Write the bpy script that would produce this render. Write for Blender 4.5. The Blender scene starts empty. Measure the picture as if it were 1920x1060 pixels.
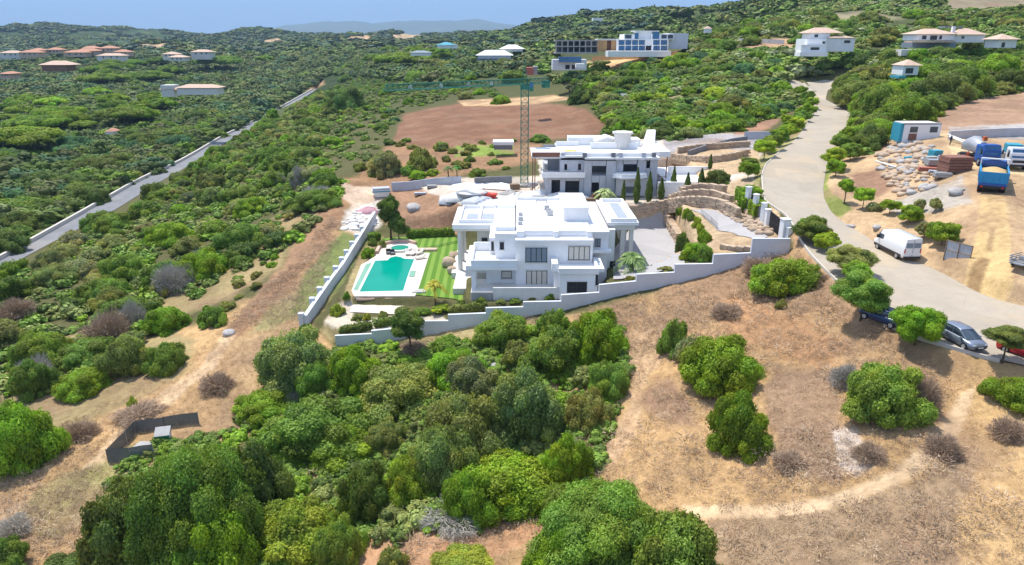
import bpy, math, random
import numpy as np
from mathutils import Vector, Matrix
random.seed(7); RNG = np.random.default_rng(11)
scene = bpy.context.scene
COL = scene.collection

# ------------------------------------------------------------------ camera
CZ = 50.0                                    # camera height above the datum
F_, HOR = 1280.0, 75.0
TH = math.atan((530 - HOR) / F_); CT, ST = math.cos(TH), math.sin(TH)
cam_d = bpy.data.cameras.new('camera'); cam = bpy.data.objects.new('camera', cam_d); COL.objects.link(cam)
cam_d.sensor_width = 36; cam_d.lens = 36 * F_ / 1920; cam_d.clip_start = 0.5; cam_d.clip_end = 60000
cam.location = (0, 0, CZ); cam.rotation_euler = (math.pi / 2 - TH, 0, 0)
scene.camera = cam
# ------------------------------------------------------------------ sky and sun
SUN_EL, SUN_AZ = math.radians(67), math.atan2(-0.66, 0.75)      # azimuth measured from +Y toward +X
world = bpy.data.worlds.new('World'); scene.world = world; world.use_nodes = True
wn = world.node_tree; wn.nodes.clear()
sky = wn.nodes.new('ShaderNodeTexSky'); sky.sky_type = 'NISHITA'; sky.sun_disc = False
sky.sun_elevation = SUN_EL; sky.sun_rotation = SUN_AZ; sky.altitude = 50; sky.air_density = 1.2; sky.dust_density = 0.7; sky.ozone_density = 2.2
bg = wn.nodes.new('ShaderNodeBackground'); bg.inputs[1].default_value = 0.15
wo = wn.nodes.new('ShaderNodeOutputWorld')
tc = wn.nodes.new('ShaderNodeTexCoord'); va = wn.nodes.new('ShaderNodeVectorMath'); va.operation = 'ADD'; va.inputs[1].default_value = (0, 0, .5)
wn.links.new(tc.outputs['Generated'], va.inputs[0]); wn.links.new(va.outputs[0], sky.inputs[0]); wn.links.new(sky.outputs[0], bg.inputs[0]); wn.links.new(bg.outputs[0], wo.inputs[0])
sd = bpy.data.lights.new('sun', 'SUN'); sd.energy = 3.8; sd.angle = math.radians(0.5); sd.color = (1.0, 0.95, 0.87)
sun = bpy.data.objects.new('sun', sd); COL.objects.link(sun)
sdir = Vector((math.sin(SUN_AZ) * math.cos(SUN_EL), math.cos(SUN_AZ) * math.cos(SUN_EL), math.sin(SUN_EL)))
sun.rotation_euler = sdir.to_track_quat('Z', 'Y').to_euler(); sun.location = (0, 0, 200)
scene.view_settings.view_transform = 'Standard'; scene.view_settings.look = 'None'
scene.view_settings.exposure = 0.60; scene.view_settings.gamma = 1.0
scene.cycles.max_bounces = 5; scene.cycles.diffuse_bounces = 3; scene.cycles.transparent_max_bounces = 6
scene.cycles.volume_bounces = 0
HAZE = 0.00008; LEAFGAIN = 1.5

# ------------------------------------------------------------------ photo geometry helpers (world z is datum based)
def ray(u, v):
    a = (u - 960) / F_; b = (530 - v) / F_
    return np.array([a, CT + b * ST, b * CT - ST])
def at_z(u, v, z):
    r = ray(u, v); return r * ((z) / r[2]) + np.array([0, 0, CZ])         # z relative to the camera
def at_y(u, v, y):
    r = ray(u, v); return r * (y / r[1]) + np.array([0, 0, CZ])
def at_t(u, v, t):
    return ray(u, v) * t + np.array([0, 0, CZ])
def proj(x, y, z):
    z = z - CZ; d = y * CT - z * ST; up = y * ST + z * CT
    return 960 + F_ * x / d, 530 - F_ * up / d, d

def vnoise(x, y, seed=0):
    xi = np.floor(x).astype(np.int64); yi = np.floor(y).astype(np.int64); fx = x - xi; fy = y - yi
    fx = fx * fx * (3 - 2 * fx); fy = fy * fy * (3 - 2 * fy)
    def h(a, b):
        n = (a * 374761393 + b * 668265263 + seed * 1442695041) & 0xffffffff
        n = ((n ^ (n >> 13)) * 1274126177) & 0xffffffff
        return ((n ^ (n >> 16)) & 0xffff) / 65535.0
    return (h(xi, yi) * (1 - fx) + h(xi + 1, yi) * fx) * (1 - fy) + (h(xi, yi + 1) * (1 - fx) + h(xi + 1, yi + 1) * fx) * fy
def fbm(x, y, o=4, seed=0):
    s = 0; a = 0.5; t = 0
    for i in range(o):
        s = s + a * vnoise(x * 2 ** i + 17.3 * i, y * 2 ** i - 9.1 * i, seed + i); t += a; a *= 0.5
    return s / t * 2 - 1
def inpoly(px, py, poly):
    r = np.zeros(px.shape, bool); n = len(poly); j = n - 1
    for i in range(n):
        xi, yi = poly[i][0], poly[i][1]; xj, yj = poly[j][0], poly[j][1]
        if yi != yj:
            c = ((yi > py) != (yj > py)) & (px < (xj - xi) * (py - yi) / (yj - yi) + xi)
            r ^= c
        j = i
    return r
def polydist(px, py, poly):
    d = np.full(px.shape, 1e9); n = len(poly)
    for i in range(n):
        ax, ay = poly[i][0], poly[i][1]; bx, by = poly[(i + 1) % n][0], poly[(i + 1) % n][1]
        ex, ey = bx - ax, by - ay; L = ex * ex + ey * ey + 1e-9
        t = np.clip(((px - ax) * ex + (py - ay) * ey) / L, 0, 1)
        d = np.minimum(d, np.hypot(px - ax - t * ex, py - ay - t * ey))
    return d

# ------------------------------------------------------------------ terrain heights
CP = [  # (u, v, z relative to the camera)
 (0,1060,-42),(400,1060,-40),(800,1060,-38),(1200,1060,-36),(1600,1060,-33),(1920,1060,-31),(-300,1060,-44),(2300,1060,-30),
 (200,870,-42),(700,800,-40),(960,800,-38),(1150,800,-35.5),(1500,900,-31.8),(1780,760,-29),(1920,770,-27.8),(1380,800,-32.8),
 (1300,640,-31.2),(1180,650,-33.2),(1450,560,-28.8),(1580,620,-27.6),(1700,680,-27.3),(1600,720,-29),(1760,900,-30.2),
 (1790,680,-26.8),(1920,690,-27),(1700,520,-25.6),(1850,560,-25.6),(1600,450,-24.7),(1480,400,-23.9),(1440,340,-22.8),(1500,270,-21.0),
 (1560,240,-20.2),(1580,215,-19.2),(1520,180,-17),(1550,155,-14.5),(1620,560,-26),(2150,560,-25.4),(2200,700,-27),
 (1700,400,-22.7),(1700,330,-20.3),(1720,285,-18.3),(1727,262,-17.3),(1857,362,-19),(1857,420,-20.8),(1850,470,-22.5),(1840,515,-24.4),
 (1900,305,-17.6),(1900,250,-16.5),(1630,350,-22.3),(1600,320,-21.8),(1920,400,-20),(2100,350,-18),(1670,470,-24.7),
 (1850,215,-15.5),(1850,180,-14),(1850,140,-10.3),(1780,92,-3.4),(1900,60,3.3),(1920,0,24),(2300,60,8),(2300,200,-12),
 (1440,5,36),(1600,-10,34),(1750,-30,44),(1550,108,-6.5),(1700,125,-8.3),(1220,100,-6.3),(1220,140,-13.4),(1300,180,-18.2),(1300,230,-21.7),(1400,200,-19.5),(1400,255,-22),
 (1360,130,-10.5),(1400,60,4),(1200,300,-25.2),(1320,300,-23.4),(1100,240,-25.5),(900,230,-26.6),(940,185,-25.1),(850,290,-28),(700,300,-29.6),(1000,290,-27),
 (640,370,-30.8),(600,450,-34),(560,560,-36.6),(450,640,-38.3),(350,700,-39.8),(200,640,-41),(0,700,-42.5),(0,560,-43),(300,540,-40.6),(300,450,-40.6),(450,380,-37.4),(550,300,-34.5),
 (500,820,-41),(-300,600,-45),
 (0,490,-45),(150,410,-45),(245,370,-45),(300,330,-45),(450,248,-45),(590,170,-44.5),(0,400,-45),(0,300,-45),(200,200,-43),(100,150,-38.8),(400,130,-34.5),(700,130,-28.4),(550,200,-40),(650,230,-33),(760,170,-27.5),
 (900,120,-16.5),(1050,130,-15.4),(1080,100,-7.5),(-400,300,-46),(-400,150,-42),
 # along the stepped garden wall, outside
 (630,655,-37.5),(698,645,-37),(841,622,-35.8),(910,607,-34.9),(981,595,-34.2),(1052,583,-33.4),(1123,566,-32.5),(1192,548,-31.7),(1263,532,-30.8),(1335,515,-29.6),(1406,492,-28.1),(1478,472,-26.6),
 (575,612,-36.9),(640,520,-35.6),(700,415,-33.6),(800,400,-31.8),(820,345,-28.9),(950,360,-28.6),(1050,362,-27.8),(740,345,-30),
]
CPD = [  # (u, v, t) hills: height follows from the distance
 (0,54,2400),(150,55,2400),(300,57,2400),(400,63,2300),(470,49,2200),(520,59,2300),(700,62,2300),(800,58,2100),(900,50,1900),(1000,40,1600),(1100,28,1400),(1180,33,1300),(1280,24,1100),
 (-400,50,2400),(0,84,1500),(200,84,1500),(470,80,1500),(700,84,1300),(900,80,1100),(1050,65,900),(1180,55,700),(100,100,1050),(350,100,1000),(600,100,950),(800,100,800),
 (1380,12,900),(1300,75,520),(2300,-60,600),
]
_pts = []
for u, v, z in CP:
    p = at_z(u, v, z); _pts.append((p[0], p[1], z))
for u, v, t in CPD:
    p = at_t(u, v, t); _pts.append((p[0], p[1], p[2] - CZ))
    if v < 65 and t > 1000:
        q = p[:2] * 1.6; _pts.append((q[0], q[1], -25))
for a in (-1.2, -.8, -.4, 0, .4, .8, 1.2):
    _pts.append((9000 * math.sin(a), 9000 * math.cos(a), -45))
    _pts.append((25 * math.sin(a), 25 * math.cos(a), -40 + 4 * a))
_pts = np.array(_pts)
OY = -60.0
def warp(x, y):
    r = np.hypot(x, y - OY); return np.arctan2(x, y - OY) * 3.2, np.log(r) 
_wx, _wy = warp(_pts[:, 0], _pts[:, 1])
def _phi(r2):
    return np.where(r2 > 1e-12, 0.5 * r2 * np.log(r2 + 1e-20), 0)
_n = len(_pts)
_A = np.zeros((_n + 3, _n + 3)); _A[:_n, :_n] = _phi((_wx[:, None] - _wx) ** 2 + (_wy[:, None] - _wy) ** 2) + 0.0006 * np.eye(_n)
_A[:_n, _n] = 1; _A[:_n, _n + 1] = _wx; _A[:_n, _n + 2] = _wy; _A[_n:, :_n] = _A[:_n, _n:].T
_w = np.linalg.solve(_A, np.concatenate([_pts[:, 2], [0, 0, 0]]))
GX = np.linspace(-1.35 * 3.2, 1.35 * 3.2, 620); GY = np.linspace(math.log(60), math.log(30000), 620)
_gx, _gy = np.meshgrid(GX, GY)
HG = _w[_n] + _w[_n + 1] * _gx + _w[_n + 2] * _gy
for k in range(_n):
    HG = HG + _w[k] * _phi((_gx - _wx[k]) ** 2 + (_gy - _wy[k]) ** 2)
HG = np.clip(HG, -60, 160)
def _sample(wx, wy):
    fx = np.clip((wx - GX[0]) / (GX[1] - GX[0]), 0, 618.999); fy = np.clip((wy - GY[0]) / (GY[1] - GY[0]), 0, 618.999)
    ix = fx.astype(int); iy = fy.astype(int); fx = fx - ix; fy = fy - iy
    return (HG[iy, ix] * (1 - fx) + HG[iy, ix + 1] * fx) * (1 - fy) + (HG[iy + 1, ix] * (1 - fx) + HG[iy + 1, ix + 1] * fx) * fy
PADS = []                                     # (polygon in world xy, z relative, blend width)
def pad(pix, z, blend=1.2):
    PADS.append(([tuple(at_z(u, v, z)[:2]) for u, v in pix], z, blend))
pad([(668,475),(712,440),(760,434),(852,436),(880,470),(935,520),(905,566),(806,574),(655,568),(640,570)], -34.6, 3.0)      # pool terrace and lawn
pad([(635,572),(812,576),(800,606),(700,622),(640,618),(610,600)], -35.6, 0.8)       # lower terrace
pad([(878,520),(1120,500),(1190,500),(1190,520),(1120,545),(1050,560),(900,572),(876,560)], -33.2, 0.8)      # villa ground
pad([(1150,470),(1190,402),(1245,400),(1280,470),(1285,492),(1200,515),(1140,520)], -32.0, 1.0)      # forecourt
PADS.append(([(3,121),(27,121),(34,128),(36,150),(-2,150)], -27.6, 2.0))               # site of the second villa
PADS.append(([(-8,127),(3,122),(3,142),(-13,142)], -29.0, 3.0))
BUMPS = []
def height(x, y, fine=True):
    x = np.asarray(x, float); y = np.asarray(y, float)
    wx, wy = warp(x, y); h = _sample(wx, wy)
    r = np.hypot(x, y)
    h = h + fbm(x / 60, y / 60, 3, 5) * 5.0 * np.clip((r - 450) / 600, 0, 1) + (fbm(x / 380, y / 380, 4, 8) - .32) * 48 * np.clip((r - 950) / 700, 0, 1) * np.clip((5000 - r) / 1500, 0.1, 1)
    keep = np.ones_like(h)
    for poly, z, bl in PADS:
        P = np.array(poly); bb = (x > P[:, 0].min() - bl) & (x < P[:, 0].max() + bl) & (y > P[:, 1].min() - bl) & (y < P[:, 1].max() + bl)
        if not bb.any(): continue
        xb, yb = x[bb], y[bb]; ins = inpoly(xb, yb, poly); d = polydist(xb, yb, poly)
        m = np.where(ins, 1.0, np.clip(1 - d / bl, 0, 1)); m = m * m * (3 - 2 * m)
        h[bb] = h[bb] * (1 - m) + z * m; keep[bb] *= 1 - m
    return h + CZ, keep
def hz(x, y):
    return float(height(np.array([x]), np.array([y]))[0][0])
_T = np.exp(np.linspace(math.log(35), math.log(8000), 1500))
def ground(u, v):
    r = ray(u, v); px, py, pz = r[0] * _T, r[1] * _T, r[2] * _T + CZ
    h = height(px, py)[0]; k = np.nonzero(pz < h)[0]
    if not len(k): k = [len(_T) - 1]
    k = k[0]
    if k == 0: t = _T[0]
    else:
        a, b = pz[k - 1] - h[k - 1], pz[k] - h[k]; t = _T[k - 1] + (_T[k] - _T[k - 1]) * a / (a - b + 1e-12)
    x, y = r[0] * t, r[1] * t
    return np.array([x, y, hz(x, y)])

# ------------------------------------------------------------------ object helpers
def link(name, data, parent=None):
    o = bpy.data.objects.new(name, data); COL.objects.link(o)
    if parent is not None: o.parent = parent
    return o
def tag(o, label=None, cat=None, group=None, kind=None):
    if label: o['label'] = label
    if cat: o['category'] = cat
    if group: o['group'] = group
    if kind: o['kind'] = kind
    return o
def thing(name, label, cat, loc=(0, 0, 0), rz=0, group=None):
    o = link(name, None); o.location = loc; o.rotation_euler = (0, 0, rz); o.empty_display_size = .3
    return tag(o, label, cat, group)
def copy_tree(o, parent=None):
    c = o.copy(); COL.objects.link(c)
    if parent is not None: c.parent = parent
    for ch in [k for k in KIDS.get(o.name, [])]:
        d = ch.copy(); COL.objects.link(d); d.parent = c
        for g in KIDS.get(ch.name, []):
            e = g.copy(); COL.objects.link(e); e.parent = d
    return c
KIDS = {}
def kids_of(o):
    KIDS[o.name] = list(o.children)
    for c in o.children: KIDS[c.name] = list(c.children)

def np_mesh(name, verts, faces, mats=(), smooth=False, mi=None):
    """verts (N,3); faces (M,3) or (M,4) array"""
    me = bpy.data.meshes.new(name); n, m, k = len(verts), len(faces), faces.shape[1]
    me.vertices.add(n); me.vertices.foreach_set('co', np.ascontiguousarray(verts, np.float32).ravel())
    me.loops.add(m * k); me.loops.foreach_set('vertex_index', np.ascontiguousarray(faces, np.int32).ravel())
    me.polygons.add(m); me.polygons.foreach_set('loop_start', np.arange(0, m * k, k, dtype=np.int32))
    for t in mats: me.materials.append(t)
    if mi is not None: me.polygons.foreach_set('material_index', np.ascontiguousarray(mi, np.int32))
    if smooth: me.polygons.foreach_set('use_smooth', np.ones(m, bool))
    me.update(calc_edges=True)
    return me
def add_color(me, name, cols):
    a = me.color_attributes.new(name, 'FLOAT_COLOR', 'POINT')
    c = np.ones((len(me.vertices), 4), np.float32); c[:, :3] = cols; a.data.foreach_set('color', c.ravel())

class MB:
    """collects solids and links them as one mesh object"""
    def __init__(s): s.v = []; s.f = []; s.m = []; s.sm = []
    def add(s, vs, fs, mi=0, sm=False):
        b = len(s.v); s.v += [tuple(map(float, p)) for p in vs]; s.f += [tuple(b + i for i in f) for f in fs]; s.m += [mi] * len(fs); s.sm += [sm] * len(fs); return s
    def box(s, x0, x1, y0, y1, z0, z1, mi=0):
        return s.add([(x0,y0,z0),(x1,y0,z0),(x1,y1,z0),(x0,y1,z0),(x0,y0,z1),(x1,y0,z1),(x1,y1,z1),(x0,y1,z1)],
                     [(0,3,2,1),(4,5,6,7),(0,1,5,4),(1,2,6,5),(2,3,7,6),(3,0,4,7)], mi)
    def prism(s, poly, z0, z1, mi=0, sm=False):
        n = len(poly); a = sum(poly[i][0] * poly[(i + 1) % n][1] - poly[(i + 1) % n][0] * poly[i][1] for i in range(n))
        if a < 0: poly = poly[::-1]
        return s.add([(p[0], p[1], z0) for p in poly] + [(p[0], p[1], z1) for p in poly],
                     [tuple(range(n))[::-1], tuple(range(n, 2 * n))] + [(i, (i + 1) % n, n + (i + 1) % n, n + i) for i in range(n)], mi, sm)
    def tube(s, a, b, r0, r1=None, n=8, mi=0, cap=True, sm=True):
        r1 = r0 if r1 is None else r1; a = Vector(a); b = Vector(b); d = (b - a)
        if d.length < 1e-6: return s
        q = d.normalized().to_track_quat('Z', 'Y').to_matrix(); X, Yv = q.col[0], q.col[1]
        vs = [a + (X * math.cos(2 * math.pi * i / n) + Yv * math.sin(2 * math.pi * i / n)) * r0 for i in range(n)] + \
             [b + (X * math.cos(2 * math.pi * i / n) + Yv * math.sin(2 * math.pi * i / n)) * r1 for i in range(n)]
        s.add(vs, [(i, (i + 1) % n, n + (i + 1) % n, n + i) for i in range(n)], mi, sm)
        if cap: s.add(vs, [tuple(range(n))[::-1], tuple(range(n, 2 * n))], mi)
        return s
    def path(s, pts, rad, n=6, mi=0):
        for i in range(len(pts) - 1):
            r0 = rad[i] if isinstance(rad, (list, tuple)) else rad; r1 = rad[i + 1] if isinstance(rad, (list, tuple)) else rad
            s.tube(pts[i], pts[i + 1], r0, r1, n, mi)
        return s
    def loft(s, rings, mi=0, closed=True, caps=True, sm=True):
        n = len(rings[0]); vs = [p for r in rings for p in r]; fs = []
        for k in range(len(rings) - 1):
            for i in range(n if closed else n - 1):
                j = (i + 1) % n; fs.append((k * n + i, k * n + j, (k + 1) * n + j, (k + 1) * n + i))
        s.add(vs, fs, mi, sm)
        if caps: s.add(rings[0], [tuple(range(n))[::-1]], mi); s.add(rings[-1], [tuple(range(n))], mi)
        return s
    def build(s, name, mats, parent=None, bevel=0):
        me = bpy.data.meshes.new(name); me.from_pydata(s.v, [], s.f)
        if not isinstance(mats, (list, tuple)): mats = [mats]
        for t in mats: me.materials.append(t)
        me.polygons.foreach_set('material_index', s.m); me.polygons.foreach_set('use_smooth', s.sm)
        me.validate(); me.update()
        o = link(name, me, parent)
        if bevel:
            b = o.modifiers.new('bevel', 'BEVEL'); b.width = bevel; b.segments = 2; b.limit_method = 'ANGLE'
        return o

# ------------------------------------------------------------------ materials
class NT:
    def __init__(s, name):
        s.m = bpy.data.materials.new(name); s.m.use_nodes = True; s.t = s.m.node_tree; s.t.nodes.clear()
        s.out = s.n('ShaderNodeOutputMaterial'); s.p = s.n('ShaderNodeBsdfPrincipled'); s.l(s.p.outputs[0], s.out.inputs[0])
    def n(s, t, **k):
        x = s.t.nodes.new(t)
        for a, b in k.items(): setattr(x, a, b)
        return x
    def l(s, a, b): s.t.links.new(a, b)
    def noise(s, scale, detail=4, rough=.6, co=None, dist=0):
        x = s.n('ShaderNodeTexNoise'); x.inputs['Scale'].default_value = scale; x.inputs['Detail'].default_value = detail
        x.inputs['Roughness'].default_value = rough; x.inputs['Distortion'].default_value = dist
        s.l(co if co is not None else s.co(), x.inputs['Vector']); return x.outputs['Fac']
    def co(s, kind='pos'):
        if not hasattr(s, '_co'): s._co = {}
        if kind not in s._co:
            s._co[kind] = s.n('ShaderNodeNewGeometry').outputs['Position'] if kind == 'pos' else s.n('ShaderNodeTexCoord').outputs['Object']
        return s._co[kind]
    def mr(s, x, a, b, c=0, d=1):
        r = s.n('ShaderNodeMapRange'); s.l(x, r.inputs[0])
        for i, q in enumerate((a, b, c, d)): r.inputs[i + 1].default_value = q
        return r.outputs[0]
    def mix(s, fac, a, b, mode='MIX'):
        m = s.n('ShaderNodeMix', data_type='RGBA', blend_type=mode)
        for v, i in ((fac, 0), (a, 6), (b, 7)):
            if isinstance(v, (int, float)): m.inputs[i].default_value = v
            elif isinstance(v, tuple): m.inputs[i].default_value = (*v, 1) if len(v) == 3 else v
            else: s.l(v, m.inputs[i])
        return m.outputs[2]
    def bump(s, h, strength, dist=.1):
        b = s.n('ShaderNodeBump'); b.inputs['Strength'].default_value = strength; b.inputs['Distance'].default_value = dist
        s.l(h, b.inputs['Height']); s.l(b.outputs[0], s.p.inputs['Normal'])
    def rough(s, r, spec=.5, metal=0):
        s.p.inputs['Roughness'].default_value = r; s.p.inputs['Specular IOR Level'].default_value = spec; s.p.inputs['Metallic'].default_value = metal
    def base(s, c):
        if isinstance(c, tuple): s.p.inputs['Base Color'].default_value = (*c, 1)
        else: s.l(c, s.p.inputs['Base Color'])
def simple(name, col, rough=.7, spec=.4, var=.15, scale=3.0, metal=0, bump=0, fine=30):
    m = NT(name); n = m.noise(scale, 5, .65, m.co('obj')); n2 = m.noise(fine, 3, .6, m.co('obj'))
    k = m.mix(m.mr(n, .3, .7), tuple(c * (1 - var) for c in col), tuple(min(1, c * (1 + var)) for c in col))
    k = m.mix(m.mr(n2, .35, .65, 0, var), k, tuple(c * .6 for c in col))
    m.base(k); m.rough(rough, spec, metal)
    if bump: m.bump(n2, bump, .05)
    return m.m
M = {}
M['white'] = simple('white_render', (.84, .835, .82), .85, .3, .06, .35, fine=2.5)
M['offwhite'] = simple('cream_render', (.68, .65, .60), .85, .3, .06, .6)
M['wallgrey'] = simple('pale_wall_paint', (.66, .68, .71), .85, .3, .06, .5, fine=3)
M['greyrender'] = simple('grey_cement_render', (.50, .51, .54), .9, .2, .13, .35, fine=2)
M['concrete'] = simple('bare_concrete', (.40, .39, .37), .92, .2, .18, .6, bump=.2)
M['darkconc'] = simple('dark_concrete', (.22, .22, .23), .92, .2, .2, .6)
M['dark'] = simple('dark_interior', (.025, .025, .03), .6, .3, .2, 1)
M['frame'] = simple('dark_window_frame', (.03, .03, .035), .4, .5, .1, 3)
M['curtain'] = simple('pale_curtain', (.62, .58, .50), .8, .2, .08, 4)
M['shutter'] = simple('blue_grey_blind', (.22, .27, .31), .6, .3, .1, 4)
M['greypanel'] = simple('grey_roof_membrane', (.33, .37, .43), .8, .3, .1, 1)
M['tile'] = simple('terracotta_tiles', (.50, .26, .17), .85, .2, .2, 1.2, bump=.3)
M['tilepale'] = simple('pale_terracotta_tiles', (.58, .42, .32), .85, .2, .15, .8, bump=.3)
M['rust'] = simple('rusty_metal', (.25, .12, .085), .8, .3, .2, 3)
M['brick'] = simple('red_hollow_brick', (.42, .15, .11), .9, .2, .15, 4)
M['ochre'] = simple('ochre_facade', (.50, .30, .14), .85, .2, .1, 1)
M['crane'] = simple('green_crane_paint', (.02, .16, .11), .5, .4, .15, 2)
M['steel'] = simple('grey_steel', (.42, .43, .44), .45, .5, .12, 4, metal=.5)
M['rubber'] = simple('black_rubber', (.02, .02, .02), .8, .3, .1, 8)
M['black'] = simple('black_plastic', (.02, .02, .022), .5, .5, .1, 8)
M['wood'] = simple('weathered_wood', (.28, .20, .13), .85, .2, .25, 5, bump=.3)
M['bark'] = simple('tree_bark', (.13, .09, .06), .95, .1, .3, 5, bump=.6)
M['palmbark'] = simple('palm_bark', (.24, .13, .07), .95, .1, .3, 6, bump=.6)
M['yellow'] = simple('yellow_paint', (.65, .45, .03), .6, .4, .1, 3)
M['red'] = simple('red_plastic', (.55, .05, .03), .5, .4, .1, 3)
M['pink'] = simple('pink_wrap', (.55, .30, .32), .7, .3, .1, 3)
M['tarp'] = simple('grey_tarpaulin', (.45, .47, .50), .6, .4, .15, 2, bump=.4)
M['cyan'] = simple('turquoise_plastic', (.04, .30, .40), .6, .4, .15, 3)
M['bluep'] = simple('blue_paint', (.02, .09, .33), .4, .5, .12, 3)
M['skyblue'] = simple('light_blue_paint', (.02, .27, .52), .35, .5, .12, 3)
M['greenpaint'] = simple('green_painted_metal', (.02, .20, .08), .5, .4, .1, 3)
M['sand'] = simple('sand_load', (.55, .38, .18), .95, .1, .18, 3, bump=.5)
M['skin'] = simple('skin', (.45, .27, .19), .6, .4, .05)
M['navy'] = simple('navy_cloth', (.03, .04, .09), .9, .1, .1)
M['orangecl'] = simple('orange_cloth', (.55, .14, .04), .9, .1, .1)
M['stone'] = simple('pale_boulder', (.50, .38, .27), .92, .2, .28, .9, bump=.8, fine=6)
M['greystone'] = simple('grey_boulder', (.42, .40, .38), .92, .2, .25, .9, bump=.8, fine=6)
M['terrace'] = simple('pale_stone_paving', (.66, .58, .49), .75, .3, .08, 1.0, fine=8)
M['paving'] = simple('white_stone_paving', (.72, .69, .64), .75, .3, .08, 1.0, fine=8)
M['whitepaint'] = simple('white_vehicle_paint', (.78, .79, .80), .25, .6, .03, 2)
M['greycar'] = simple('grey_metallic_paint', (.26, .30, .37), .28, .6, .05, 2, metal=.5)
M['bluecar'] = simple('dark_blue_paint', (.015, .03, .085), .25, .6, .05, 2, metal=.2)
M['redcar'] = simple('red_paint', (.50, .01, .02), .25, .6, .05, 2)
def glassmat(name, col, rough=.06, spec=.8):
    m = NT(name); n = m.noise(1.5, 2, .5, m.co('obj')); m.base(m.mix(n, col, tuple(c * 1.8 for c in col))); m.rough(rough, spec); return m.m
M['glass'] = glassmat('window_glass', (.03, .045, .06)); M['glassblue'] = glassmat('blue_glass', (.03, .10, .20))
M['lamp'] = glassmat('headlight_glass', (.5, .5, .5), .1); M['tail'] = glassmat('tail_lamp', (.35, .01, .01), .2)
def water(name, col, rough=.05, sc=2.5):
    m = NT(name); n = m.noise(.15, 3, .5); n2 = m.noise(sc, 4, .6)
    m.base(m.mix(m.mr(n, .3, .7), col, tuple(c * .82 for c in col))); m.rough(rough, .06); m.bump(n2, .2, .05); return m.m
M['pool'] = water('pool_water', (.0, .29, .205)); M['spa'] = water('spa_water', (.03, .30, .20)); M['pale_pool'] = water('shallow_pool_water', (.22, .42, .30)); M['bluepool'] = water('blue_pool_water', (.03, .15, .33))

# ------------------------------------------------------------------ the ground sheet
NA, NR = 1250, 900
ang = np.linspace(-math.radians(56), math.radians(58), NA)
rr = np.concatenate([np.exp(np.linspace(math.log(72), math.log(420), 620, endpoint=False)), np.exp(np.linspace(math.log(420), math.log(26000), NR - 620))])
AA, RR = np.meshgrid(ang, rr); gx = (RR * np.sin(AA)).ravel(); gy = (RR * np.cos(AA) + OY).ravel()
gz, keep = height(gx, gy)
rc = np.hypot(gx, gy)
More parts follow.
